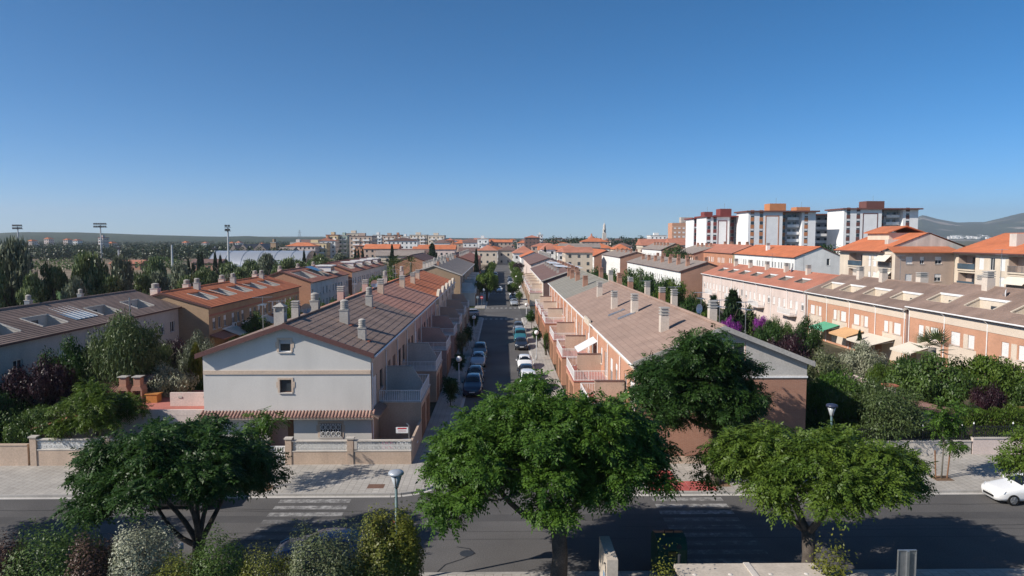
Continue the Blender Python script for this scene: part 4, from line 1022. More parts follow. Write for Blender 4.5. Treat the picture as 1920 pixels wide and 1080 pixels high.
# ------------------------------------------------------------------ tower blocks
mat('tower_white', (0.80, 0.79, 0.77), var=0.05)
mat('tower_grey_shade', (0.40, 0.40, 0.41), var=0.06)  # painted-in shade on the white towers; also the slab tower's grey wall
mat('tower_red', (0.20, 0.05, 0.045), var=0.08)
mat('tower_orange', (0.48, 0.20, 0.09), var=0.08)
mat('tower_brown', (0.15, 0.065, 0.055), var=0.08)
def tower(label, x0, x1, y, z1, trim, pent, seed, cols=2, right_end=True):
    T = thing('apartment_tower', label, 'apartment tower', ((x0 + x1) / 2, y + 8, 0), group='tower blocks on the skyline')
    w = x1 - x0; fh = 2.9; n = int(z1 / fh)
    xm = x0 + w * .50; xe = x1 - (w * .2 if right_end else 0)
    MB().box(x0, y, 0, xm, y + 14, z1).build('wall', MATS['tower_white'], T)
    MB().box(xm, y + 4.5, 0, xe, y + 14.01, z1 - .01).build('recessed_wall', MATS['tower_grey_shade'], T)  # white balcony side, its shade painted in as grey and deepened by the recess
    if right_end: MB().box(xe, y + 1.0, 0, x1, y + 14.02, z1 - .02).build('wall', MATS['tower_white'], T)
    MB().box(x0 - .8, y - .9, z1 + .01, x1 + .8, y + 15, z1 + .55).build('roof_slab', MATS['tower_brown' if trim != 'tower_red' else trim], T)
    MB().box(xm - w * .12, y + 5, z1 + .56, xm + w * .12, y + 11, z1 + 3.6).build('roof_house', MATS[pent], T)
    MB().tube([(xm, y + 7, z1 + 3.6), (xm, y + 7, z1 + 6)], .05, 5).build('mast', MATS['metal_grey'], T)
    # framed blank panel
    pa, pb = x0 + w * .25, x0 + w * .45
    fr = MB(); t = .35
    fr.box(pa, y - .06, z1 - 23, pa + t, y - .003, z1 - 1.4).box(pb - t, y - .06, z1 - 23, pb, y - .003, z1 - 1.4).box(pa + t, y - .06, z1 - 1.4 - t, pb - t, y - .003, z1 - 1.4)
    fr.build('panel_frame', MATS[trim], T)
    wm = wmesh(('tw',), lambda: MB().box(-.65, -.05, 0, .65, .0, 1.25).mesh('window', MATS['glass']))
    pm = wmesh(('tp', trim), lambda: MB().box(-.72, -.04, 0, .72, .0, 1.5).mesh('spandrel', MATS[trim]))
    sm = wmesh(('tsh',), lambda: MB().box(-.6, -.08, 0.55, .6, -.055, 1.2).mesh('shutter', MATS['shutter_white']))
    r = root_of(T)
    colx = [x0 + w * .06, x0 + w * .19][:cols]
    ex = [x1 - w * .14] if right_end else []
    for k in range(max(1, n - 8), n):
        z = k * fh + (z1 - n * fh) - .1
        for cx, yy in [(c, y) for c in colx] + [(c, y + 1.0) for c in ex]:
            wv = put('window', wm, T, Vector((cx, yy - .004, z + .95)) - r)
            if RNG.random() < .6: put('shutter', sm, wv)
            put('spandrel', pm, T, Vector((cx, yy - .004, z + 2.28)) - r)
        # balconies in the recess
        ba, bb = xm + (xe - xm) * .38, xe - .3
        b = MB().box(ba, y + 2.9, z - .1, bb, y + 4.49, z + .12).box(ba, y + 2.9, z + .12, bb, y + 3.0, z + 1.05).build('balcony', MATS['tower_white'], T)
        for j in range(2):
            put('window', wm, T, Vector((ba + (bb - ba) * (.28 + .45 * j), y + 4.49, z + .8)) - r)
        for j in range(2):
            put('window', wm, T, Vector((xm + (xe - xm) * (.10 + .17 * j), y + 4.49, z + .8)) - r)
            put('spandrel', pm, T, Vector((xm + (xe - xm) * (.10 + .17 * j), y + 4.48, z + 2.1)) - r)
    return T
tower('white tower block with dark red penthouse, framed blank panel, next to the mountain', 135.2, 165.5, 274, 26.2, 'tower_brown', 'tower_brown', 1)
tower('white tower block with orange trim and brown balconies, widest in the middle of the group', 97.2, 124.5, 274, 25.2, 'tower_orange', 'tower_orange', 2)
tower('white tower block with red roof edge and dark red penthouse', 84.0, 103.5, 286, 23.6, 'tower_red', 'tower_red', 3, right_end=False)
tower('half hidden grey tower block with orange penthouse between two white ones', 117.0, 141.0, 292, 24.6, 'tower_brown', 'tower_orange', 4, right_end=False)
tower('narrow white tower block with red window panels, farthest of the white group', 91.0, 108.0, 330, 24.0, 'tower_red', 'tower_red', 5, right_end=False)
def slab_tower(label, x0, x1, x2, y, z1):
    T = thing('apartment_tower', label, 'apartment tower', ((x0 + x2) / 2, y, 0))
    MB().box(x0, y, 0, x1, y + 12, z1 - 1).build('wall', MATS['brick_salmon'], T)
    MB().box(x1, y + .8, 0, x2, y + 14, z1 - .8).build('wall', MATS['tower_grey_shade'], T)
    MB().box(x1, y - .2, 0, x1 + 1.6, y + .79, z1 + .5).build('stair_shaft', MATS['concrete_pale'], T)
    MB().box((x1 + x2) / 2, y - .2, 0, (x1 + x2) / 2 + 1.6, y + .79, z1 + .5).build('stair_shaft', MATS['concrete_pale'], T)
    MB().box(x1 - 3, y + 3, z1 - .8, x1 + 5, y + 9, z1 + 3).build('roof_house', MATS['concrete'], T)
    MB().box((x1 + x2) / 2 - 2, y + 3, z1 - .8, (x1 + x2) / 2 + 6, y + 9, z1 + 3).build('roof_house', MATS['concrete'], T)
    wb_ = wmesh(('st',), lambda: MB().box(-.9, -.06, 0, .9, 0, 1.5).mesh('window', MATS['glass_blue']))
    wl = wmesh(('sl',), lambda: MB().box(-.8, -.06, 0, .8, 0, 1.1).mesh('window', MATS['shutter_white']))
    r = root_of(T)
    for k in range(3, int((z1 - 1) / 2.95)):
        z = k * 2.95 + .6
        MB().box(x0, y - .05, z + 1.5, x1, y - .002, z + 1.75).build('floor_band', MATS['stucco_cream'], T)
        for j in range(3): put('window', wl, T, Vector((x0 + (x1 - x0) * (.2 + .3 * j), y - .003, z)) - r)
        for j in range(6):
            x = x1 + 2.6 + (x2 - x1 - 3) * j / 6
            put('window', wb_, T, Vector((x + .8, y + .797, z)) - r)
slab_tower('tall slab tower of salmon brick and dark blue glass on the skyline', 117.5, 127.5, 155, 480, 26.5)
# ------------------------------------------------------------------ garden walls, fences and small buildings
mat('lattice', (0.66, 0.65, 0.62), var=0.08)
def lattice_mesh(w=0.31, h=0.30):
    mb = MB(); t = .035; d = .09
    mb.box(-w / 2, -d / 2, 0, w / 2, d / 2, t * .8).box(-w / 2, -d / 2, h - t * .8, w / 2, d / 2, h)
    mb.box(-w / 2, -d / 2, t * .8, -w / 2 + t * .8, d / 2, h - t * .8).box(w / 2 - t * .8, -d / 2, t * .8, w / 2, d / 2, h - t * .8)
    for sx in (-1, 1):
        mb.prism([(sx * (-w / 2 + t), -d / 2, t * 1.8), (sx * (-w / 2 + t * 1.9), -d / 2, t), (sx * (w / 2 - t), -d / 2, h - t * 1.8), (sx * (w / 2 - t * 1.9), -d / 2, h - t)], (0, d, 0))
    k = 8
    mb.tube([(.075 * math.cos(2 * math.pi * i / k), -d * .3, h / 2 + .075 * math.sin(2 * math.pi * i / k)) for i in range(k + 1)], .03, 4, False)
    return mb.mesh('lattice_block', MATS['lattice'])
LAT = lattice_mesh()
def lattice_fence(label, x0, x1, y, zs=0.98, piers=(), rows=2, end_pier=True, z0=0.1):
    F = thing('garden_wall', label, 'garden wall', ((x0 + x1) / 2, y, z0))
    MB().box(x0, y - .11, z0 - .1, x1, y + .11, zs).build('base_wall', MATS['stucco_beige'], F)
    MB().box(x0, y - .14, zs + .002, x1, y + .14, zs + .06).build('sill_course', MATS['concrete_pale'], F)
    zt = zs + .062 + .3 * rows
    r = root_of(F)
    n = int((x1 - x0) / .31)
    for i in range(n):
        cx = x0 + (x1 - x0) * (i + .5) / n
        if any(abs(cx - p_) < .3 for p_ in piers): continue
        for j in range(rows): put('lattice_block', LAT, F, Vector((cx, y, zs + .062 + .3 * j)) - r)
    MB().box(x0, y - .14, zt + .002, x1, y + .14, zt + .07).build('coping', MATS['concrete_pale'], F)
    for p_ in piers:
        pr_ = MB().box(p_ - .2, y - .16, z0 - .1, p_ + .2, y + .16, zt + .16).build('pier', MATS['stucco_beige'], F)
        MB().box(p_ - .26, y - .22, zt + .162, p_ + .26, y + .22, zt + .25).build('pier_cap', MATS['concrete_pale'], pr_)
    return F
lattice_fence('low beige wall topped by white lattice blocks before the grey gable', -13.95, -5.95, 44.45, piers=(-13.9, -9.9), rows=2)
lattice_fence('low beige wall with lattice blocks at the pink annex', -30.4, -20.6, 44.45, zs=1.15, piers=(-30.3, -25.6), rows=2)
wl = MB().box(-46, 44.36, 0, -30.7, 44.56, 1.45).box(-46, 44.32, 1.452, -30.7, 44.6, 1.53)
tag(wl.build('garden_wall', MATS['stucco_beige']), 'plain lower beige wall left of the lattice wall piers', 'garden wall')
wl = MB().box(-6.05, 44.57, 0, -5.9, 50.0, 1.6); tag(wl.build('garden_wall', MATS['stucco_beige']), 'beige side wall at the street corner behind the lattice wall', 'garden wall')
gt = thing('garden_gate', 'white barred garden gate beside the lattice wall pier', 'gate', (-14.6, 44.45, .1))
for i in range(6): MB().box(-15.05 + i * .16, 44.43, .2, -14.97 + i * .16, 44.48, 1.25).build('bar', MATS['paint_white'], gt)
MB().box(-15.1, 44.42, .14, -14.12, 44.49, .2).box(-15.1, 44.42, 1.25, -14.12, 44.49, 1.33).build('rail', MATS['paint_white'], gt)
MB().box(-15.1, 44.43, .2, -15.06, 44.48, 1.25).build('rail', MATS['paint_white'], gt)
mp = thing('letterbox_pier', 'beige gate pier carrying a white letterbox', 'pier', (-15.45, 44.45, .1))
MB().box(-15.7, 44.3, .1, -15.2, 44.6, 1.75).build('pier', MATS['stucco_beige'], mp)
MB().box(-15.75, 44.25, 1.752, -15.15, 44.65, 1.83).build('pier_cap', MATS['concrete_pale'], mp)
MB().box(-15.6, 44.18, 1.1, -15.3, 44.298, 1.5).build('letterbox', MATS['plastic_white'], mp)
# white notice board with red heading on the shaded side of the corner garden
sg = thing('notice_sign', 'small white notice with red heading at the garden corner', 'sign', (-6.6, 45.2, .1))
MB().tube([(-6.2, 45.2, .1), (-6.2, 45.2, 2.45), (-6.35, 45.2, 2.6)], .03, 6).build('post', MATS['metal_galv'], sg)
MB().box(-7.05, 45.16, 1.95, -6.25, 45.19, 2.35).build('board', MATS['plastic_white'], sg)
MB().box(-6.95, 45.155, 2.22, -6.35, 45.158, 2.31).build('heading', mat('sign_red', (.5, .03, .04)), sg)
for k in range(2): MB().box(-6.92, 45.155, 2.03 + k * .08, -6.38, 45.158, 2.06 + k * .08).build('text_line', mat('sign_pink', (.55, .33, .33)), sg)
tc = MB().lathe((-6.6, 47.2, .1), [(.05, 0), (.05, .6), (.75, .62), (.78, .68), (.3, .72)], 20); tag(tc.build('garden_table', MATS['plastic_white']), 'round white garden table in the shaded corner yard', 'table')
ts = MB().hexa((-8.1, 46.2, 1.0), (-7.5, 46.2, 1.0), (-7.0, 47.2, .3), (-7.6, 47.2, .3), (0, 0, -.08)); ts.box(-8.15, 46.0, .1, -7.45, 46.2, 1.05)
tag(ts.build('toy_slide', mat('plastic_pink', (.55, .05, .17), rough=.4)), 'pink plastic toy slide in the shaded corner yard', 'slide')
# pink annex with roof terrace beside the gable
AN = thing('annex', 'pink single storey annex with roof terrace beside the grey gable', 'annex', (-25.5, 51, 0))
MB().box(-31.5, 47.6, 0, -20.45, 55.5, 2.55).build('wall', MATS['stucco_pink'], AN)
MB().box(-31.4, 47.7, 2.552, -20.5, 55.4, 2.6).build('terrace_floor', MATS['terrace_red'], AN)
MB().box(-24.2, 50.1, 2.61, -20.45, 50.3, 3.6).build('parapet', MATS['stucco_pink'], AN)
MB().box(-31.5, 47.6, 2.561, -20.45, 47.8, 2.95).build('parapet', MATS['stucco_pink'], AN)
MB().prism([(-31.6, 47.0, 0.3), (-27.6, 47.0, 0.3), (-27.6, 47.0, 3.0), (-31.6, 47.0, 1.7)], (0, .18, 0)).build('sloping_wall', MATS['stucco_rose'], AN)
for (x, z) in ((-23.6, 3.2), (-21.8, 3.2)): MB().box(x, 50.06, z, x + .28, 50.098, z + .14).build('wall_vent', MATS['concrete'], AN)
lr = MB().hexa((-31.9, 46.3, 1.9), (-27.9, 46.3, 3.05), (-27.9, 47.6, 3.05), (-31.9, 47.6, 1.9), (0, 0, -.1)); lr.build('side_roof', MATS['roof_red'], AN)
for i in range(9):
    y = 46.3 + i * .15
    MB().tube([(-31.9, y, 1.93), (-27.9, y, 3.08)], .06, 6).build('roof_tile', MATS['roof_red'], AN)
pg = thing('tiled_shelter', 'small lean to roof of dark barrel tiles behind the barbecue', 'shelter', (-29.5, 53, 2.6))
MB().hexa((-31.3, 51.6, 3.3), (-27.2, 51.6, 3.3), (-27.2, 54.0, 4.1), (-31.3, 54.0, 4.1), (0, 0, -.1)).build('roof', MATS['roof_dark'], pg)
for i in range(22): MB().tube([(-31.2 + i * .19, 51.55, 3.32), (-31.2 + i * .19, 54.0, 4.14)], .075, 6).build('roof_tile', MATS['roof_dark_tile'], pg)
for x in (-31.1, -27.4): MB().box(x - .07, 51.8, 2.6, x + .07, 51.94, 3.28).build('post', MATS['door_wood'], pg)
bb = thing('barbecue', 'brick built barbecue with two chimneys on the pink roof terrace', 'barbecue', (-26.6, 51.5, 2.6))
def bbq(x, tall):
    MB().box(x - .4, 51.2, 2.6, x + .4, 52.0, 3.0).build('base', MATS['stucco_rose'], bb)
    MB().box(x - .4, 51.22, 3.002, x - .29, 52.0, 3.5).box(x + .29, 51.22, 3.002, x + .4, 52.0, 3.5).box(x - .29, 51.85, 3.002, x + .29, 51.99, 3.5).build('firebox', MATS['brick_red'], bb)
    MB().prism([(x - .44, 51.2, 3.5), (x + .44, 51.2, 3.5), (x + .27, 51.2, 3.85), (x - .27, 51.2, 3.85)], (0, .8, 0)).build('hood', MATS['brick_red'], bb)
    c = MB().box(x - .25, 51.3, 3.85, x + .25, 51.8, tall).build('chimney', MATS['brick_red'], bb)
    MB().box(x - .19, 51.36, tall, x + .19, 51.74, tall + .09).box(x - .34, 51.2, tall + .09, x + .34, 51.9, tall + .15).build('chimney_cap', MATS['concrete'], c)
bbq(-27.2, 4.4); bbq(-28.25, 4.4)
MB().box(-26.5, 51.2, 2.6, -25.7, 51.9, 3.2).build('counter', mat('wood_orange', (.42, .18, .05)), bb)
MB().box(-26.6, 51.15, 3.202, -25.6, 51.95, 3.26).build('counter_top', MATS['wood_orange'], bb)
# garden walls between back gardens (left and right)
for i, y in enumerate((62, 70, 78, 88)):
    tag(MB().box(-35, y, 0, -20.7, y + .16, 1.9).build('garden_wall', MATS['stucco_beige']), 'beige dividing wall across the shaded back gardens, ' + ORD[i] + ' from the avenue', 'garden wall')
tag(MB().box(-28.1, 56, 0, -27.9, 126, 2.0).build('garden_wall', MATS['stucco_beige']), 'long beige wall down the middle of the shaded back gardens', 'garden wall')
tag(MB().box(33.2, 50, 0, 33.4, 126, 1.9).build('garden_wall', MATS['stucco_pink']), 'long pale wall down the middle of the sunny back gardens', 'garden wall')
for i, y in enumerate((56, 63, 70, 78)):
    tag(MB().box(20.4, y, 0, 33.2, y + .18, 2.0).build('garden_wall', MATS['stucco_pink']), 'pale wall between the sunny back gardens, ' + ORD[i] + ' from the avenue', 'garden wall')
# right: retaining wall, iron railing with white finials
def iron_fence(label, x0, x1, y, zb, zt, m):
    F = thing('fence', label, 'fence', ((x0 + x1) / 2, y, 0))
    MB().box(x0, y - .12, 0, x1, y + .12, zb).build('base_wall', MATS[m], F)
    MB().box(x0, y - .17, zb + .002, x1, y + .17, zb + .08).build('coping', MATS['concrete_pale'], F)
    for z in (zb + .2, zt - .12): MB().box(x0, y - .02, z, x1, y + .02, z + .04).build('rail', MATS['iron_black'], F)
    n = int((x1 - x0) / .15)
    bm = wmesh(('bar', round(zt - zb, 2)), lambda: MB().box(-.014, -.014, .08, .014, .014, zt - zb).mesh('bar', MATS['iron_black']))
    r = root_of(F)
    for i in range(n):
        if (i % 18) != 0: put('bar', bm, F, Vector((x0 + .1 + i * .15, y, zb)) - r)
        else:
            o = MB().box(x0 + .06 + i * .15, y - .04, zb + .08, x0 + .14 + i * .15, y + .04, zt + .08).build('post', MATS['iron_black'], F)
            MB().lathe((x0 + .1 + i * .15, y, zt + .08), [(.03, 0), (.055, .05), (.03, .1), (.005, .16)], 8).build('finial', MATS['plastic_white'], o)
iron_fence('black iron railing on stained grey wall beside the young tree', 20.4, 31.9, 46.0, 1.0, 1.95, 'concrete_pale')
iron_fence('black iron railing on pink wall nearest the parked white car', 32.0, 43.5, 46.0, 1.2, 2.1, 'stucco_pink')
sf = thing('fence', 'short red picket fence at the brick gable corner', 'fence', (18, 43.6, .1))
for i in range(14): MB().box(17.0 + i * .14, 43.6, .12, 17.08 + i * .14, 43.64, 1.2).build('picket', MATS['tactile_red'], sf)
for z in (.4, 1.0): MB().box(16.95, 43.642, z, 18.95, 43.68, z + .08).build('rail', MATS['tactile_red'], sf)
lw = MB().box(6.05, 44.2, 0, 20.1, 44.4, .55); tag(lw.build('garden_wall', MATS['stucco_beige']), 'low beige wall before the brick gable', 'garden wall')
sh = thing('garden_shed', 'weathered tiled garden shed with small chimney behind the iron railing', 'shed', (31.6, 51.8, 0))
MB().box(29.4, 50.2, 0, 33.0, 54.0, 2.0).build('wall', MATS['stucco_cream'], sh)
MB().hexa((28.9, 49.7, 2.75), (33.2, 49.7, 1.95), (33.2, 54.4, 1.95), (28.9, 54.4, 2.75), (0, 0, -.12)).build('roof', MATS['roof_dark'], sh)
for i in range(24): MB().tube([(28.9, 49.8 + i * .195, 2.79), (33.2, 49.8 + i * .195, 1.99)], .075, 6).build('roof_tile', MATS['roof_dark_tile'], sh)
MB().box(30.0, 52.8, 2.2, 30.6, 53.4, 3.3).build('chimney', MATS['chimney_beige'], sh)
MB().box(29.85, 52.65, 3.302, 30.75, 53.55, 3.42).build('chimney_cap', MATS['terracotta'], sh)
MB().hexa((33.3, 50.0, 1.95), (36.5, 50.0, 1.7), (36.5, 53.2, 1.7), (33.3, 53.2, 1.95), (0, 0, -.08)).build('porch_roof', MATS['roof_dark'], sh)
for x in (33.6, 36.3): MB().box(x - .06, 50.1, 0, x + .06, 50.22, 1.65).build('post', MATS['brick_red'], sh)
rs = MB().box(36.8, 51.5, 0, 41.5, 51.62, 2.0); tag(rs.build('reed_screen', mat('reed', (.30, .17, .075), var=.25, fine=.25, fscale=20)), 'brown reed screen fence behind the purple bush', 'screen')
ps = thing('garden_house', 'small pink garden house with tiled roof at the far end of the hedge', 'garden house', (42.5, 53, 0))
MB().box(41.0, 52, 0, 44.5, 56, 2.4).build('wall', MATS['stucco_pink'], ps)
MB().hexa((40.6, 51.6, 2.4), (44.9, 51.6, 2.4), (44.9, 54, 3.2), (40.6, 54, 3.2), (0, 0, -.1)).build('roof', MATS['roof_red'], ps)
MB().hexa((40.6, 54, 3.2), (44.9, 54, 3.2), (44.9, 56.4, 2.4), (40.6, 56.4, 2.4), (0, 0, -.1)).build('roof', MATS['roof_red'], ps)
for i, (x, y) in enumerate(((36.4, 60.5), (38.2, 63))):
    t = thing('garden_table', 'white garden table among the shrubs, ' + ('nearer' if i == 0 else 'farther') + ' one', 'table', (x, y, 0))
    MB().lathe((x, y, .72), [(.8, 0), (.82, .04)], 18).build('table_top', MATS['plastic_white'], t)
    MB().tube([(x, y, 0), (x, y, .72)], .06, 8).build('leg', MATS['plastic_white'], t)

# ------------------------------------------------------------------ street lamps, signs, avenue furniture
mat('lamp_globe', (0.80, 0.79, 0.76), rough=0.35, var=0.03)
mat('lamp_pole', (0.45, 0.46, 0.47), rough=0.4, var=0.08)
LP = []
def globe_lamp(x, y, label, h=3.35):
    r = thing('street_lamp', label, 'street lamp', (x, y, .13), group='globe lamps along the street')
    if not LP:
        LP.append(MB().lathe((0, 0, 0), [(.11, 0), (.11, .5), (.07, .55), (.055, .6), (.05, h - .35)], 10).mesh('pole', MATS['lamp_pole'], smooth=True))
        LP.append(MB().lathe((0, 0, h - .36), [(.05, 0), (.12, .04), (.13, .12), (.09, .16)], 12).mesh('collar', MATS['metal_dark']))
        g = [(.27 * math.sin(math.pi * i / 12) + .001, .27 - .27 * math.cos(math.pi * i / 12)) for i in range(13)]
        LP.append(MB().lathe((0, 0, h - .24), g, 18).mesh('globe', MATS['lamp_globe'], smooth=True))
    put('pole', LP[0], r); put('collar', LP[1], r); put('globe', LP[2], r)
for i, (x, y) in enumerate(((-4.1, 64.5), (-4.1, 99), (-4.1, 152), (-4.2, 190), (-4.2, 234), (-4.2, 275), (-4.2, 326))):
    globe_lamp(x, y, 'white globe street lamp on the shaded pavement, ' + ORD[i] + ' from the avenue')
for i, (x, y) in enumerate(((4.1, 82.8), (4.1, 118), (4.1, 160.5), (4.1, 205), (4.1, 252), (4.1, 300))):
    globe_lamp(x, y, 'white globe street lamp on the sunlit pavement, ' + ORD[i] + ' from the avenue')
def cone_lamp(x, y, h, label, hood='lamp_hood'):
    r = thing('street_lamp', label, 'street lamp', (x, y, .13))
    MB().lathe((x, y, .13), [(.13, 0), (.13, .1), (.075, .14), (.06, h - .75)], 12).build('pole', MATS['lamp_teal'], r, True)
    for k in range(3):
        a = 2 * math.pi * k / 3 + .5
        MB().tube([(x + .07 * math.cos(a), y + .07 * math.sin(a), h - .68), (x + .28 * math.cos(a), y + .28 * math.sin(a), h - .06)], .022, 6).build('arm', MATS['metal_dark'], r)
    MB().lathe((x, y, h - .66), [(.05, 0), (.09, .05), (.24, .55)], 16).build('diffuser', mat('lamp_glass', (.42, .45, .47), rough=.2), r, True)
    MB().lathe((x, y, h - .08), [(.33, 0), (.34, .05), (.30, .12), (.12, .17), (.01, .18)], 20).build('lamp_hood', MATS[hood], r, True)
mat('lamp_navy', (.035, .045, .085), rough=.35); mat('lamp_teal', (.10, .16, .165), rough=.4); mat('lamp_hood', (.42, .45, .48), rough=.35, metal=.3); mat('bin_green', (.012, .060, .038), rough=.42, var=.12)
cone_lamp(-4.5, 28.7, 4.95, 'teal lamp post with flat conical hood behind the red flowering shrub')
cone_lamp(19.7, 40.6, 4.85, 'dark lamp post with flat conical hood in front of the weeping pepper tree', 'lamp_navy')
def sign(x, y, h, label, kind):
    r = thing('traffic_sign', label, 'traffic sign', (x, y, .13))
    MB().tube([(x, y, .1), (x, y, h)], .035, 7).build('post', MATS['metal_galv'], r)
    if kind == 'noentry':
        MB().tube([(x, y - .04, h - .3), (x, y - .06, h - .3)], .33, 24).build('disc', mat('sign_red', (.5, .03, .04)), r)
        MB().box(x - .24, y - .068, h - .36, x + .24, y - .061, h - .24).build('bar', MATS['plastic_white'], r)
    else:
        MB().tube([(x, y - .04, h - .3), (x, y - .06, h - .3)], .3, 24).build('disc', MATS['glass_pale'], r)
sign(-4.4, 146.6, 2.6, 'red no entry sign on the shaded corner beyond the cross street', 'noentry')
sign(-5.3, 147.2, 2.6, 'grey sign back next to the no entry sign', 'back')
# bottle bank
bk = thing('bottle_bank', 'dark green domed bottle bank at the near kerb', 'recycling container', (7.4, 29.9, 0))
bm_ = MB(); n = 10
prof = [(0, -.62), (1.25, -.66), (1.5, -.58), (1.68, -.36), (1.74, 0), (1.68, .36), (1.5, .58), (1.25, .66), (0, .62)]
bm_.prism([(6.78, 29.9 + yy, z) for z, yy in prof], (1.24, 0, 0)); bm_.build('container_body', MATS['bin_green'], bk)
for xx in (6.78 - .03, 8.02 + .001): MB().prism([(xx, 29.9 + yy * 1.03, z * 1.01) for z, yy in prof], (.029, 0, 0)).build('rim', MATS['bin_green'], bk)
for xx in (7.1, 7.7): MB().tube([(xx, 29.25, 1.36), (xx, 29.36, 1.36)], .11, 14).build('opening', MATS['metal_dark'], bk)
MB().box(7.22, 29.18, .98, 7.56, 29.245, 1.18).build('label_plate', mat('plate_brown', (.16, .11, .03)), bk)
MB().tube([(7.2, 29.9, 1.72), (7.2, 29.9, 1.86), (7.6, 29.9, 1.86), (7.6, 29.9, 1.72)], .03, 6).build('lifting_hook', MATS['metal_dark'], bk)
# bus shelter: concrete roof slabs on posts, end panel with graffiti
bs = thing('bus_shelter', 'beige concrete bus shelter roof seen from above', 'bus shelter', (9, 23.6, 0))
mat('shelter_beige', (.50, .435, .36), var=.12, scale=1.2, fine=.10)
for i, (a, b) in enumerate(((6.4, 9.05), (9.17, 11.65))):
    s_ = MB().box(a, 22.0, 2.5, b, 25.05, 2.66).build('roof_slab', MATS['shelter_beige'], bs)
    for k in range(2):
        for yy in (24.2, 22.8):
            MB().lathe((a + .55 + k * 1.3, yy, 2.66), [(.09, .001), (.07, .02), (.02, .035)], 8).build('bolt_cover', MATS['concrete_pale'], s_)
MB().box(9.0, 22.0, 2.662, 9.22, 25.05, 2.70).build('joint_cover', MATS['concrete_pale'], bs)
for x in (6.8, 11.2):
    for y in (22.3, 24.7): MB().box(x - .09, y - .09, 0, x + .09, y + .09, 2.499).build('post', MATS['metal_dark'], bs)
MB().box(6.9, 22.2, .3, 11.1, 22.26, 2.2).build('back_panel', MATS['glass_blue'], bs)
MB().box(7.2, 22.5, .42, 10.8, 22.95, .48).build('bench_seat', MATS['door_wood'], bs)
ad = thing('shelter_panel', 'beige upright concrete slab with graffiti on its side by the bus shelter', 'panel', (4.2, 26.8, 0))
MB().box(4.0, 25.7, 0, 4.42, 27.85, 2.5).build('slab', MATS['shelter_beige'], ad)
gb = mat('graffiti_dark', (.035, .035, .04)); gl2 = mat('graffiti_blue', (.10, .25, .42))
def stroke(pts, m): MB().tube([(3.994, y, z) for y, z in pts], .022, 4).build('graffiti', m, ad)
stroke([(26.2 + .22 * math.cos(a), 1.98 + .16 * math.sin(a)) for a in np.linspace(.2, 3.6, 9)], gb)
stroke([(26.05 - .05 * i, 1.95 - .13 * i) for i in range(7)], gb)
stroke([(26.0, 2.24), (26.1, 2.14), (25.98, 2.1), (26.08, 2.0)], gb)
stroke([(26.5, 1.7), (26.5, 1.35)], gl2); stroke([(26.3, 1.72), (26.28, 1.35)], gl2); stroke([(26.5, 1.52), (26.3, 1.55), (26.25, 1.4), (26.1, 1.5)], gl2)
bp = MB().tube([(6.75, 25.6, 0), (6.75, 25.6, 2.75)], .06, 8); tag(bp.build('bollard_post', MATS['metal_dark']), 'thin dark post standing behind the shelter roof corner', 'post')
sb = thing('traffic_sign', 'bare grey back of a tall rectangular sign by the near pavement', 'traffic sign', (13.45, 22.2, 0))
MB().box(13.15, 22.17, 3.35, 13.73, 22.19, 4.45).build('sign_plate', MATS['metal_grey'], sb)
MB().box(13.13, 22.14, 4.45, 13.75, 22.2, 4.48).box(13.13, 22.14, 3.32, 13.15, 22.2, 4.45).box(13.73, 22.14, 3.32, 13.75, 22.2, 4.45).build('sign_rim', MATS['metal_galv'], sb)
MB().box(13.40, 22.08, 0, 13.48, 22.165, 4.46).build('post', MATS['metal_galv'], sb)
gp = MB().tube([(-12.3, 25.9, 0), (-12.3, 25.9, 2.9)], .045, 8).lathe((-12.3, 25.9, 2.9), [(.06, 0), (.1, .05), (.1, .25), (.04, .3)], 10)
tag(gp.build('garden_lamp', MATS['lamp_pole']), 'slim grey garden lamp rising from the clipped bushes', 'lamp')
vt = MB().lathe((-18.3, 27.6, 2.2), [(.03, 0), (.03, .35)], 6)

# ------------------------------------------------------------------ cars
mat('tyre', (.012, .012, .012), rough=.8); mat('rim', (.42, .43, .44), rough=.3, metal=.8); mat('car_glass', (.012, .015, .018), rough=.05, spec=.7)
mat('lens', (.62, .64, .66), rough=.12, spec=.7); mat('lens_red', (.35, .015, .015), rough=.2); mat('car_black', (.012, .012, .013), rough=.45); mat('car_plate', (.7, .7, .68), rough=.5)
def paint(name, col, metal=0.0):
    if name in MATS: return MATS[name]
    m = mat(name, col, rough=.28, var=.03, fine=.02, spec=.5, metal=metal)
    m.node_tree.nodes["Principled BSDF"].inputs["Coat Weight"].default_value = .7
    m.node_tree.nodes["Principled BSDF"].inputs["Coat Roughness"].default_value = .06
    return m
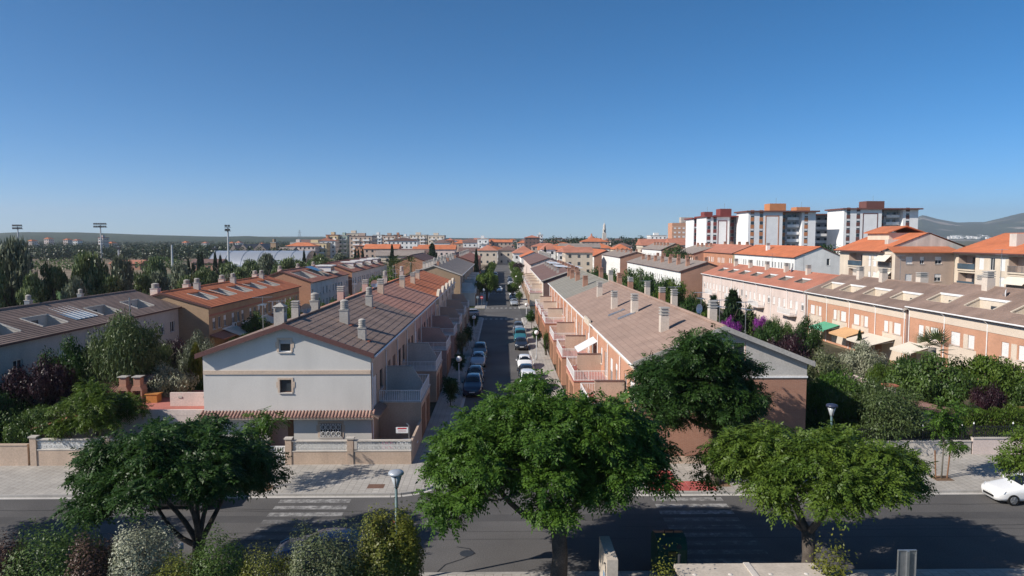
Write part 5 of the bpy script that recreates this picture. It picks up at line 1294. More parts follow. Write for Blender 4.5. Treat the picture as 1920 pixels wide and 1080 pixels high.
# station: x, half width low, half width belt, z belt, half width roof, z roof  (nose at x = 0)
SHAPES = {
 'hatch': (4.05, [(0, .55, .60, .52, .60, .56), (.10, .72, .76, .64, .72, .70), (.45, .82, .83, .78, .74, .82), (1.0, .84, .86, .90, .72, .95), (1.35, .85, .87, .94, .68, 1.06), (1.95, .85, .87, .95, .60, 1.40), (2.5, .85, .87, .96, .60, 1.46), (3.2, .85, .87, .98, .59, 1.44), (3.65, .84, .86, 1.0, .57, 1.36), (3.93, .82, .83, .96, .62, 1.04), (4.05, .72, .74, .72, .68, .78)]),
 'sedan': (4.4, [(0, .55, .60, .50, .60, .54), (.10, .72, .76, .62, .72, .68), (.5, .83, .84, .76, .74, .80), (1.15, .85, .87, .88, .72, .93), (1.5, .86, .88, .92, .68, 1.04), (2.1, .86, .88, .93, .60, 1.37), (2.7, .86, .88, .94, .60, 1.43), (3.3, .86, .88, .96, .59, 1.39), (3.9, .85, .87, .98, .64, 1.05), (4.3, .83, .84, .94, .68, .98), (4.4, .74, .76, .74, .7, .80)]),
 'suv': (4.4, [(0, .60, .64, .62, .62, .68), (.10, .76, .80, .78, .74, .86), (.45, .86, .88, .95, .76, 1.0), (1.05, .88, .90, 1.03, .74, 1.08), (1.4, .88, .90, 1.06, .70, 1.2), (1.95, .88, .90, 1.07, .64, 1.6), (2.6, .88, .90, 1.08, .64, 1.67), (3.4, .88, .90, 1.1, .64, 1.66), (4.05, .87, .88, 1.1, .62, 1.58), (4.3, .85, .86, 1.04, .68, 1.15), (4.4, .76, .78, .8, .7, .9)]),
 'van': (4.3, [(0, .60, .66, .66, .64, .72), (.10, .78, .82, .84, .76, .92), (.4, .88, .89, 1.0, .78, 1.06), (.9, .89, .90, 1.1, .76, 1.2), (1.2, .89, .91, 1.12, .74, 1.36), (1.75, .89, .91, 1.13, .70, 1.8), (2.4, .89, .91, 1.14, .72, 1.88), (3.4, .89, .91, 1.15, .72, 1.88), (4.1, .88, .90, 1.15, .70, 1.84), (4.25, .87, .88, 1.1, .76, 1.3), (4.3, .8, .82, .9, .78, 1.0)]),
}
CARC = {}
def car_parts(shape, pm):
    if (shape, pm) in CARC: return CARC[(shape, pm)]
    L, st = SHAPES[shape]; parts = []
    mb = MB(); rows = []
    zb = .24
    def ring(s):
        x, wl_, wb, zbelt, wr, zr_ = s
        return [(x, -wl_ * .93, zb), (x, -wl_, zb + .16), (x, -wb, (zb + zbelt) / 2 + .1), (x, -wb * .985, zbelt), (x, -wr, zr_ - .05 if zr_ - zbelt > .2 else zr_), (x, -wr * .75, zr_ + (.015 if zr_ - zbelt > .2 else .02)), (x, 0, zr_ + .03)]
    for s in st:
        h = ring(s); full = h + [(x, -y, z) for x, y, z in h[-2::-1]]
        rows.append(len(mb.v)); mb.v += full
    m_ = 13
    for a, b in zip(rows, rows[1:]):
        for k in range(m_ - 1): mb.f.append((a + k, b + k, b + k + 1, a + k + 1))
        mb.f.append((a + m_ - 1, b + m_ - 1, b, a))
    mb.f.append(tuple(rows[0] + k for k in range(m_))); mb.f.append(tuple(rows[-1] + k for k in range(m_ - 1, -1, -1)))
    parts.append(('body', mb.mesh('body', MATS[pm], smooth=True)))
    # glass: quads set a little proud of the greenhouse
    R_ = [ring(s) for s in st]
    ws = next(i for i, s in enumerate(st) if s[5] > s[3] + .3)         # first roof station
    we = max(i for i, s in enumerate(st) if s[5] > s[3] + .3)
    V = Vector
    def lerp(a, b, t): return V(a) + (V(b) - V(a)) * t
    a0, a1 = R_[ws - 1], R_[ws]
    base = lerp(a0[4], a1[4], .05); w0 = abs(a0[4][1]) * .97; w1 = abs(a1[4][1]) * .93
    gx0, gz0 = a0[6][0] + .02, a0[6][2] + .012; gx1, gz1 = a1[6][0] - .06, a1[6][2] - .035
    o = .02
    mb = MB().quad((gx0, -w0, gz0 - .035 + o), (gx0, w0, gz0 - .035 + o), (gx1, w1, gz1 - .06 + o), (gx1, -w1, gz1 - .06 + o))
    mb.v += [(gx0 - .01, 0, gz0 + .03 + o), (gx1, 0, gz1 + o + .005)]; mb.f = [(0, 4, 5, 3), (4, 1, 2, 5)]
    parts.append(('windscreen', mb.mesh('windscreen', MATS['car_glass'])))
    b0, b1 = R_[we], R_[we + 1]
    w0 = abs(b1[4][1]) * .93; w1 = abs(b0[4][1]) * .92
    x0, z0 = b1[6][0], b1[6][2]; x1, z1 = b0[6][0], b0[6][2]
    P_ = lambda t, y, e: (x1 + (x0 - x1) * t + .035, y, z1 + (z0 - z1) * t + e)
    mb = MB(); mb.v = [P_(.12, -w1, -.02), P_(.12, w1, -.02), P_(.85, w0, 0), P_(.85, -w0, 0)]; mb.f = [(3, 2, 1, 0)]
    parts.append(('rear_window', mb.mesh('rear_window', MATS['car_glass'])))
    for sy in (-1, 1):
        mb = MB()
        pts_lo, pts_hi = [], []
        for i in range(ws - 1, we + 2):
            r_ = R_[i]; lo_, hi_ = V(r_[3]), V(r_[4])
            if i == ws - 1: lo_ = lerp(R_[i][3], R_[i + 1][3], .45); hi_ = lerp(R_[i][4], R_[i + 1][4], .45)
            if i == we + 1: lo_ = lerp(R_[i][3], R_[i - 1][3], .6); hi_ = lerp(R_[i][4], R_[i - 1][4], .6)
            pl, ph_ = lo_ + (hi_ - lo_) * .10, lo_ + (hi_ - lo_) * .84
            pts_lo.append((pl.x, sy * (abs(pl.y) + .016), pl.z)); pts_hi.append((ph_.x, sy * (abs(ph_.y) + .016), ph_.z))
        k = len(pts_lo); mb.v = pts_lo + pts_hi
        mb.f = [((i, i + 1, k + i + 1, k + i) if sy < 0 else (k + i, k + i + 1, i + 1, i)) for i in range(k - 1)]
        parts.append(('side_window', mb.mesh('side_window', MATS['car_glass'])))
        mr = MB().box(st[ws - 1][0] + .15, sy * .90, st[ws][3] + .02, st[ws - 1][0] + .28, sy * 1.05, st[ws][3] + .16)
        parts.append(('mirror', mr.mesh('mirror', MATS[pm])))
        hl = MB().prism([(.10, sy * .48, .60 if shape != 'van' else .8), (.10, sy * .48, .72 if shape != 'van' else .9), (.42, sy * .80, .80 if shape != 'van' else 1.0), (.30, sy * .81, .66 if shape != 'van' else .84)], (-.03, sy * .035, .015))
        parts.append(('headlight', hl.mesh('headlight', MATS['lens'])))
        tl = MB().box(L - .16, sy * .60, .78, L - .005, sy * .80, 1.0); parts.append(('tail_light', tl.mesh('tail_light', MATS['lens_red'])))
        for wx in (.82, L - .75):
            ty = MB().tube([(wx, sy * .70, .31), (wx, sy * .885, .31)], [.31, .31], 20)
            parts.append(('wheel', ty.mesh('wheel', MATS['tyre'])))
            rm = MB().tube([(wx, sy * .886, .31), (wx, sy * .895, .31)], [.21, .20], 14)
            for k in range(5):
                a = 2 * math.pi * k / 5
                rm.tube([(wx + .04 * math.cos(a), sy * .90, .31 + .04 * math.sin(a)), (wx + .2 * math.cos(a), sy * .90, .31 + .2 * math.sin(a))], .03, 4)
            parts.append(('rim', rm.mesh('rim', MATS['rim'])))
    parts.append(('grille', MB().box(-.012, -.42, .34, .05, .42, .46).mesh('grille', MATS['car_black'])))
    parts.append(('number_plate', MB().box(-.026, -.26, .47, -.0, .26, .57).mesh('number_plate', MATS['car_plate'])))
    parts.append(('number_plate', MB().box(L, -.26, .6, L + .02, .26, .71).mesh('number_plate', MATS['car_plate'])))
    CARC[(shape, pm)] = parts
    return parts
def car(x, y, rz, shape, pm, label, group='cars parked along the street'):
    """x, y: middle of the nose; rz: heading, 0 = nose towards -x"""
    r = thing('parked_car' if shape != 'van' else 'parked_van', label, 'car' if shape != 'van' else 'van', (x, y, 0.006), rz, group)
    last = None
    for n_, me in car_parts(shape, pm):
        if n_ == 'rim': put('rim', me, last)
        else: last = put(n_, me, r)
    return r
paint('paint_car_white', (.80, .80, .79)); paint('paint_car_silver', (.42, .44, .46), .3); paint('paint_car_dark', (.018, .02, .026)); paint('paint_car_navy', (.015, .025, .06))
paint('paint_car_teal', (.035, .15, .18)); paint('paint_car_grey', (.12, .125, .13), .3); paint('paint_car_red', (.30, .02, .02)); paint('paint_car_blue', (.03, .08, .22)); paint('paint_car_pale', (.55, .55, .53))
NOSE, TAIL = math.pi / 2, -math.pi / 2            # nose towards the avenue / away
car(27.5, 37.95, 0, 'hatch', 'paint_car_white', 'white hatchback parked at the avenue kerb, nose in view', None)
car(-20.2, 37.9, 0, 'sedan', 'paint_car_dark', 'dark car parked on the avenue behind the spreading tree', None)
car(-10.4, 30.9, 0, 'sedan', 'paint_car_blue', 'blue car half hidden behind the clipped shrubs at the near kerb', None)
RS = [(64.3, 'van', 'paint_car_white', 'white van nearest the avenue on the sunny side'), (70.2, 'hatch', 'paint_car_dark', 'black car behind the white van'), (76.3, 'hatch', 'paint_car_white', 'white hatchback on the sunny kerb facing the avenue'),
      (90.6, 'sedan', 'paint_car_dark', 'black car in front of the teal van'), (96.2, 'van', 'paint_car_teal', 'teal van on the sunny kerb'), (102.2, 'hatch', 'paint_car_silver', 'silver car behind the teal van'), (108.0, 'hatch', 'paint_car_grey', 'dark grey car just before the cross street')]
for y, s_, p_, l_ in RS: car(2.55, y, NOSE, s_, p_, l_)
LS = [(63.6, 'suv', 'paint_car_navy', 'dark blue car nearest the avenue on the shaded kerb'), (69.4, 'hatch', 'paint_car_grey', 'grey car second on the shaded kerb'), (78.4, 'hatch', 'paint_car_silver', 'silver hatchback on the shaded kerb facing the avenue'), (84.2, 'suv', 'paint_car_grey', 'dark grey car behind the silver hatchback')]
for y, s_, p_, l_ in LS: car(-2.85, y, NOSE, s_, p_, l_)
car(-8.5, 131.0, 0.15, 'hatch', 'paint_car_silver', 'silver car parked in the cross street by the small tree')
car(-0.9, 190, NOSE, 'hatch', 'paint_car_white', 'white car driving in the street beyond the cross street', None)
fars = ['paint_car_dark', 'paint_car_silver', 'paint_car_grey', 'paint_car_navy', 'paint_car_white', 'paint_car_pale']
nm = {'paint_car_dark': 'black', 'paint_car_silver': 'silver', 'paint_car_grey': 'grey', 'paint_car_navy': 'navy', 'paint_car_white': 'white', 'paint_car_pale': 'pale'}
for i in range(14):
    pmn = fars[(i * 5 + 1) % 6]
    car(2.6, 151 + i * 7.0, NOSE, 'hatch' if i % 3 else 'sedan', pmn, nm[pmn] + ' car on the sunny kerb beyond the cross street, ' + ORD[i] + ' from it')
for i in range(10):
    pmn = fars[(i * 3 + 2) % 6]
    car(-2.8, 200 + i * 8.0, NOSE, 'hatch' if i % 2 else 'suv', pmn, nm[pmn] + ' car on the far shaded kerb, ' + ORD[i] + ' past the round street tree')
# ------------------------------------------------------------------ vegetation
leaf_mat('leaf_tree', (0.030, 0.078, 0.012), (0.10, 0.185, 0.024), spec=.25)
leaf_mat('leaf_dark', (0.016, 0.046, 0.011), (0.055, 0.112, 0.022), spec=.25)
leaf_mat('leaf_yellow', (0.046, 0.092, 0.012), (0.125, 0.185, 0.026), spec=.25)
leaf_mat('leaf_bush', (0.036, 0.078, 0.016), (0.105, 0.165, 0.032))
leaf_mat('leaf_lime', (0.095, 0.120, 0.014), (0.20, 0.20, 0.035))
leaf_mat('leaf_grey', (0.11, 0.135, 0.075), (0.40, 0.40, 0.28), trans=.15)
leaf_mat('leaf_greygreen', (0.06, 0.085, 0.03), (0.16, 0.175, 0.085), trans=.15)
leaf_mat('leaf_pepper', (0.050, 0.085, 0.026), (0.115, 0.155, 0.05), trans=.2)
leaf_mat('leaf_olive', (0.085, 0.105, 0.062), (0.19, 0.21, 0.135), trans=.12)
leaf_mat('leaf_plum', (0.014, 0.006, 0.010), (0.050, 0.018, 0.026), trans=.2)
leaf_mat('leaf_maroon', (0.045, 0.026, 0.018), (0.13, 0.075, 0.055), trans=.2)
leaf_mat('leaf_poplar', (0.045, 0.080, 0.020), (0.16, 0.20, 0.075), trans=.2, spec=.5)
leaf_mat('leaf_wood', (0.014, 0.028, 0.009), (0.036, 0.058, 0.018), trans=.1)
leaf_mat('leaf_cypress', (0.010, 0.024, 0.010), (0.026, 0.046, 0.016), trans=.1)
leaf_mat('leaf_pine', (0.012, 0.032, 0.012), (0.036, 0.068, 0.022), trans=.1)
leaf_mat('leaf_flower', (0.22, 0.03, 0.20), (0.34, 0.06, 0.40), trans=.3)
leaf_mat('leaf_red', (0.34, 0.02, 0.02), (0.42, 0.05, 0.03), trans=.3)
leaf_mat('leaf_palm', (0.05, 0.075, 0.02), (0.13, 0.15, 0.05), trans=.15)

def norm(a): return a / np.maximum(np.linalg.norm(a, axis=-1, keepdims=True), 1e-9)
def leaf_mesh(name, base, d, nrm, L, W, m):
    """one kite-shaped blade for each leaf"""
    d = norm(d); side = norm(np.cross(d, nrm)); up = np.cross(side, d)
    N = len(base)
    L = np.broadcast_to(np.asarray(L, float), (N,))[:, None]; W = np.broadcast_to(np.asarray(W, float), (N,))[:, None]
    v = np.empty((N, 4, 3))
    v[:, 0] = base
    v[:, 1] = base + d * L * .45 + side * W * .5 + up * L * .05
    v[:, 2] = base + d * L - up * L * .08
    v[:, 3] = base + d * L * .45 - side * W * .5 + up * L * .05
    me = bpy.data.meshes.new(name)
    me.vertices.add(4 * N); me.loops.add(4 * N); me.polygons.add(N)
    me.vertices.foreach_set("co", v.reshape(-1))
    me.loops.foreach_set("vertex_index", np.arange(4 * N, dtype=np.int32))
    me.polygons.foreach_set("loop_start", np.arange(0, 4 * N, 4, dtype=np.int32))
    me.materials.append(m)
    me.update(calc_edges=True)
    return me
def sph(rng, n): return norm(rng.normal(size=(n, 3)))

def pinnate(rng, cl, rad, sprigs, m, sl=.5, ll=.17, lw=.075, k=11, droop=.45):
    """drooping feathered leaves on every twig of every clump"""
    c = np.repeat(np.array(cl), sprigs, 0); r = np.repeat(np.array(rad), sprigs)[:, None]
    N = len(c)
    u = sph(rng, N); u[:, 2] = u[:, 2] * .8 + .12
    o = c + u * r * (rng.random((N, 1)) ** .45) * np.array([1, 1, .62])
    ax = norm(u * np.array([1, 1, .5]) + rng.normal(size=(N, 3)) * .45 + np.array([0, 0, -droop]))
    up = norm(np.array([0, 0, 1]) + rng.normal(size=(N, 3)) * .35)
    sd = norm(np.cross(ax, up)); nn = np.cross(sd, ax)
    s = sl * (.7 + .6 * rng.random((N, 1)))
    B, D, Nn = [], [], []
    for i in range(k):
        t = (i + 1) / (k + .3); sg = 1 if i % 2 else -1
        sag = np.array([0, 0, -1]) * (t ** 2) * .22
        B.append(o + ax * s * t + sag * s)
        D.append(ax * .55 + sd * sg * (.95 if i < k - 1 else .1) + np.array([0, 0, -.22]) + rng.normal(size=(N, 3)) * .12)
        Nn.append(nn + rng.normal(size=(N, 3)) * .25)
    B, D, Nn = np.concatenate(B), np.concatenate(D), np.concatenate(Nn)
    l = ll * (.75 + .5 * rng.random(len(B)))
    return leaf_mesh('crown', B, D, Nn, l, l * lw / ll, m)

def limb(mb, a, b, r0, r1, rng, sag=.12, n=6, k=7):
    a, b = Vector(a), Vector(b); L = (b - a).length
    off = Vector(rng.normal(size=3)) * L * .06
    pts = []
    for i in range(n + 1):
        t = i / n
        p = a.lerp(b, t) + off * math.sin(math.pi * t) + Vector((0, 0, -L * sag * math.sin(math.pi * t)))
        pts.append(p)
    mb.tube(pts, [r0 + (r1 - r0) * (i / n) ** .8 for i in range(n + 1)], k)
    return pts

def big_tree(name, label, base, cc, Rr, zlo, zhi, seed, m, nclump=120, sprigs=46, fork=2.6, tr=.33, lean=(0, 0), bare=None, lobes=None, flat=.5, ll=.17, padr=1.0):
    rng = np.random.default_rng(seed)
    T = thing(name, label, 'tree', (base[0], base[1], .05))
    org = np.array([base[0], base[1], .05])
    cl, rad, pads = [], [], []
    ph = rng.random(4) * 6.28
    tries = 0
    while len(pads) < nclump and tries < 6000:
        tries += 1
        a = rng.random() * 2 * math.pi; q = rng.random() ** .55
        edge = 1 + .16 * math.sin(2 * a + ph[0]) + .13 * math.sin(3 * a + ph[1]) + .09 * math.sin(5 * a + ph[2])
        x, y = cc[0] + Rr * edge * q * math.cos(a), cc[1] + .84 * Rr * edge * q * math.sin(a)
        dome = (1 - min(q, 1) ** 2.0) ** flat
        top = zlo + .7 + (zhi - zlo - .7) * dome * (.80 + .20 * math.sin(x * 1.1 + ph[3]) * math.cos(y * 1.3 + ph[0]))
        zz = top - (0 if rng.random() < .55 else rng.random() * (top - zlo) * .8)
        rp = (.95 + .55 * rng.random()) * (.8 if q > .85 else 1.0) * padr
        if lobes and not any((x - l[0]) ** 2 / l[3] ** 2 + (y - l[1]) ** 2 / l[3] ** 2 + (zz - l[2]) ** 2 / l[4] ** 2 < 1 for l in lobes): continue
        if any((x - p[0]) ** 2 + (y - p[1]) ** 2 + ((zz - p[2]) * 1.9) ** 2 < (.62 * (rp + p[3])) ** 2 for p in pads): continue
        pads.append((x, y, zz, rp))
    for (x, y, zz, rp) in pads:
        tilt = np.array([x - cc[0], y - cc[1]]); tl = np.linalg.norm(tilt) + 1e-6; tilt = tilt / tl * min(1, tl / Rr)
        for i in range(max(4, int(7 * rp * rp / 1.3))):
            a = rng.random() * 6.28; q = math.sqrt(rng.random()) * rp
            dx, dy = q * math.cos(a), q * math.sin(a)
            cl.append((x + dx, y + dy, zz - .28 * (q / rp) ** 2 - .30 * (dx * tilt[0] + dy * tilt[1]) + rng.normal() * .10)); rad.append(.40 + .22 * rng.random())
    cl = np.array(cl)
    me = pinnate(rng, cl - org, rad, sprigs, MATS[m], ll=ll)
    put('crown', me, T)
    mb = MB(); b0 = Vector((0, 0, -.1)); fk = Vector((lean[0], lean[1], fork))
    mid = fk * .5 + Vector((.08, .05, 0))
    mb.tube([b0, b0 + Vector((0, 0, .25)), mid, fk], [tr * 1.35, tr * 1.08, tr * .92, tr * .95], 12)
    rel = cl - org
    rel = np.array([(x, y, z) for x, y, z, r_ in pads]) - org
    ang = np.arctan2(rel[:, 1] - (cc[1] - base[1]), rel[:, 0] - (cc[0] - base[0]))
    nl = 6; order = np.argsort(ang); groups = np.array_split(order, nl)
    for g_ in groups:
        tgt = rel[g_].mean(0); tip = Vector((tgt[0], tgt[1], min(tgt[2] + .1, zhi - 1)))
        e = fk.lerp(tip, .9)
        pts = limb(mb, fk - Vector((0, 0, .15)), e, tr * .55, tr * .2, rng, .10, 7, 8)
        for j in g_:
            p = Vector(rel[j]); q = min(pts[2:], key=lambda v: (v - p).length)
            limb(mb, q, p - Vector((0, 0, .1)), tr * .20, .025, rng, .05, 4, 5)
    mb.build_local('trunk', MATS['bark'], T)
    return T
def _bl(self, name, m, parent):
    o = put(name, self.mesh(name, m, (0, 0, 0), True), parent); return o
MB.build_local = _bl

big_tree('street_tree', 'large spreading feathery tree in the middle of the near kerb, trunk below its crown', (2.35, 28.4), (1.85, 29.8), 4.45, 3.8, 8.7, 3, 'leaf_tree', nclump=48, sprigs=52, fork=2.7, tr=.36, flat=.55, padr=1.05)
big_tree('street_tree', 'low spreading dark feathery tree at the near kerb beside the variegated shrub', (-13.2, 28.7), (-14.35, 29.9), 3.65, 3.5, 7.0, 5, 'leaf_dark', nclump=27, sprigs=50, fork=1.8, tr=.26, lean=(.2, .3), flat=.55)
big_tree('street_tree', 'yellow green spreading tree with forked trunk behind the bus shelter', (13.0, 28.5), (13.8, 29.5), 3.6, 4.0, 6.8, 8, 'leaf_yellow', nclump=28, sprigs=50, fork=2.4, tr=.29, flat=.5)
big_tree('street_tree', 'tall dark tree standing in front of the brick gable', (12.8, 40.5), (11.7, 40.3), 4.1, 3.4, 9.3, 13, 'leaf_dark', nclump=46, sprigs=48, fork=3.6, tr=.30, flat=.6, padr=.85, lobes=[(9.1, 40.3, 7.2, 1.7, 1.4), (11.4, 40.3, 8.4, 1.7, 1.2), (14.1, 40.3, 8.0, 1.7, 1.6), (10.6, 40.3, 5.6, 2.1, 1.5), (13.4, 40.3, 5.4, 1.8, 1.5)])
big_tree('street_tree', 'dark feathery tree cut off by the picture edge above the maroon shrub', (-28.0, 28.8), (-27.5, 29.8), 3.6, 4.2, 6.6, 17, 'leaf_dark', nclump=20, sprigs=48, tr=.28)
big_tree('street_tree', 'feathery green tree cut off by the picture edge above the white hatchback', (27.6, 29.0), (27.3, 29.4), 3.4, 4.2, 6.6, 19, 'leaf_yellow', nclump=20, sprigs=48, tr=.28)
def sapling(x, y, h, r, label, seed, m='leaf_tree', stakes=2, zc=None):
    rng = np.random.default_rng(seed)
    T = thing('young_tree', label, 'tree', (x, y, .13))
    cl = rng.normal(size=(11, 3)) * np.array([r * .42, r * .42, h * .16]) + np.array([0, 0, h * .72 if zc is None else zc])
    put('crown', pinnate(rng, cl, [r * .42] * 11, 34, MATS[m], sl=.4), T)
    mb = MB().tube([(0, 0, -.1), (.05, 0, h * .4), (0, 0, h * .8)], [.05, .04, .02], 7)
    for p_ in cl[::2]: mb.tube([(0, 0, h * .45), tuple(p_)], [.03, .01], 5)
    mb.build_local('trunk', MATS['bark_grey'], T)
    for i in range(stakes):
        o = put('stake', MB().tube([(0, 0, -.1), (0, 0, 1.75)], .045, 7).mesh('stake', MATS['door_wood']), T, (-.35 + .7 * i, 0, 0))
        o.rotation_euler = (0, R(4 if i else -4), 0)
sapling(-14.1, 40.1, 4.4, 1.7, 'young staked tree half hidden behind the dark spreading tree', 31)
sapling(26.9, 41.2, 5.0, 1.3, 'slim young tree with leaning stake on the pavement by the iron railing', 32, 'leaf_tree')
big_tree('garden_tree', 'light feathery small tree rising over the lattice wall by the pink annex', (-27.2, 46.0), (-27.1, 46.0), 2.0, 2.6, 5.4, 41, 'leaf_yellow', nclump=14, sprigs=44, fork=2.2, tr=.13, flat=.8, padr=.75)

# clipped shrubs and loose shrubs of the near garden
def shrub(name, label, x, y, rx, ry, h, m, seed, n=9000, leaf=.09, wob=.07, up=.35, z0=0.0, extra=None, loose=0.0, cat='shrub'):
    rng = np.random.default_rng(seed); n = int(n * 1.9)
    T = thing(name, label, cat, (x, y, z0))
    u = sph(rng, n); u[:, 2] = np.abs(u[:, 2]) * 1.0 - .12 * rng.random(n)
    hz_ = np.sqrt(np.maximum(1 - u[:, 2] ** 2, 1e-6)); u[:, :2] *= ((1 - np.abs(u[:, 2]) ** 3.2) ** (1 / 3.2) / hz_)[:, None]
    n_out = norm(u.copy())
    ph = rng.random(6) * 6.28
    w = 1 + wob * (np.sin(u[:, 0] * 5 + ph[0]) * np.cos(u[:, 1] * 5 + ph[1]) + .6 * np.sin(u[:, 2] * 8 + ph[2] + u[:, 0] * 6) + .4 * np.sin(u[:, 1] * 13 + ph[3]) * np.sin(u[:, 0] * 12 + ph[4]))
    rr = (w * (1 - .30 * rng.random(n) ** 2.0) + loose * np.abs(rng.normal(size=n)) * .3)[:, None]
    b = u * rr * np.array([rx, ry, h])
    b[:, 2] = np.maximum(b[:, 2], .03)
    d = rng.normal(size=(n, 3)); d = d - n_out * (d * n_out).sum(1, keepdims=True) * .8 + np.array([0, 0, up])
    nn = rng.normal(size=(n, 3)) * .45 + n_out + np.array([0, 0, .35])
    l = leaf * (.6 + .8 * rng.random(n))
    put('crown', leaf_mesh('crown', b, d, nn, l, l * .55, MATS[m]), T)
    mb = MB()
    for i in range(9):
        a = rng.random() * 6.28; q = rng.random() * .7
        mb.tube([(.1 * math.cos(a), .1 * math.sin(a), -.05), (rx * q * .6 * math.cos(a), ry * q * .6 * math.sin(a), h * .45), (rx * q * math.cos(a), ry * q * math.sin(a), h * .8)], [.05, .03, .01], 5)
    mb.build_local('stems', MATS['bark'], T)
    if extra:
        em, en, el = extra
        v = sph(rng, en); v[:, 2] = np.abs(v[:, 2])
        fb = v * np.array([rx, ry, h]) * (.95 + .12 * rng.random((en, 1)))
        k = 9
        fb = np.repeat(fb, k, 0) + rng.normal(size=(en * k, 3)) * np.array([.035, .035, .08])
        put('flowers', leaf_mesh('flowers', fb, sph(rng, en * k), sph(rng, en * k), el, el * .5, MATS[em]), T)['kind'] = 'stuff'
    return T
def px_shrub(label, px, ptop, Y, wpx, m, seed, **k):
    c = at(px, ptop, Y); s = FPX / (Y * _cp + (CAMZ - c.z) * _sp)
    rx = wpx / 2 / s
    name = k.pop('name', 'shrub')
    return shrub(name, label, c.x, Y, rx, k.pop('ry', min(rx, 1.7)), c.z, m, seed, **k)
px_shrub('clipped green rounded shrub between the maroon shrubs', 95, 985, 24.7, 190, 'leaf_bush', 51, n=15000)
px_shrub('maroon shrub at the picture corner', -5, 1000, 24.3, 110, 'leaf_maroon', 52, n=8000)
px_shrub('small maroon shrub between the green shrub and the pale variegated one', 168, 1003, 24.4, 110, 'leaf_maroon', 53, n=9000)
px_shrub('pale variegated shrub with cream edged leaves', 268, 978, 24.9, 150, 'leaf_grey', 54, n=15000, leaf=.085)
px_shrub('low yellow green shrub beside the pale variegated one', 330, 1040, 24.0, 130, 'leaf_lime', 55, n=8000)
px_shrub('round glossy green shrub by the slim garden lamp', 405, 1000, 24.7, 140, 'leaf_bush', 56, n=12000)
px_shrub('clipped yellow green dome shrub', 495, 1022, 24.3, 120, 'leaf_lime', 57, n=11000, wob=.05, leaf=.06)
px_shrub('loose grey green shrub in front of the blue car', 605, 1002, 24.7, 160, 'leaf_greygreen', 58, n=13000, loose=.2, wob=.12)
px_shrub('tall bottlebrush shrub with red flower spikes', 728, 962, 25.9, 122, 'leaf_lime', 59, n=15000, loose=.12, wob=.12, leaf=.11, extra=('leaf_red', 34, .05))
px_shrub('low dark shrub at the foot of the bottlebrush', 655, 1060, 24.6, 150, 'leaf_bush', 60, n=8000)
px_shrub('small yellowish shrub peeping over the shelter roof edge', 1556, 1062, 24.4, 62, 'leaf_lime', 61, n=2500, loose=.8, leaf=.12)
px_shrub('tiny pale shrub at the shelter roof corner', 1247, 1074, 24.2, 44, 'leaf_lime', 62, n=1500, loose=.8)

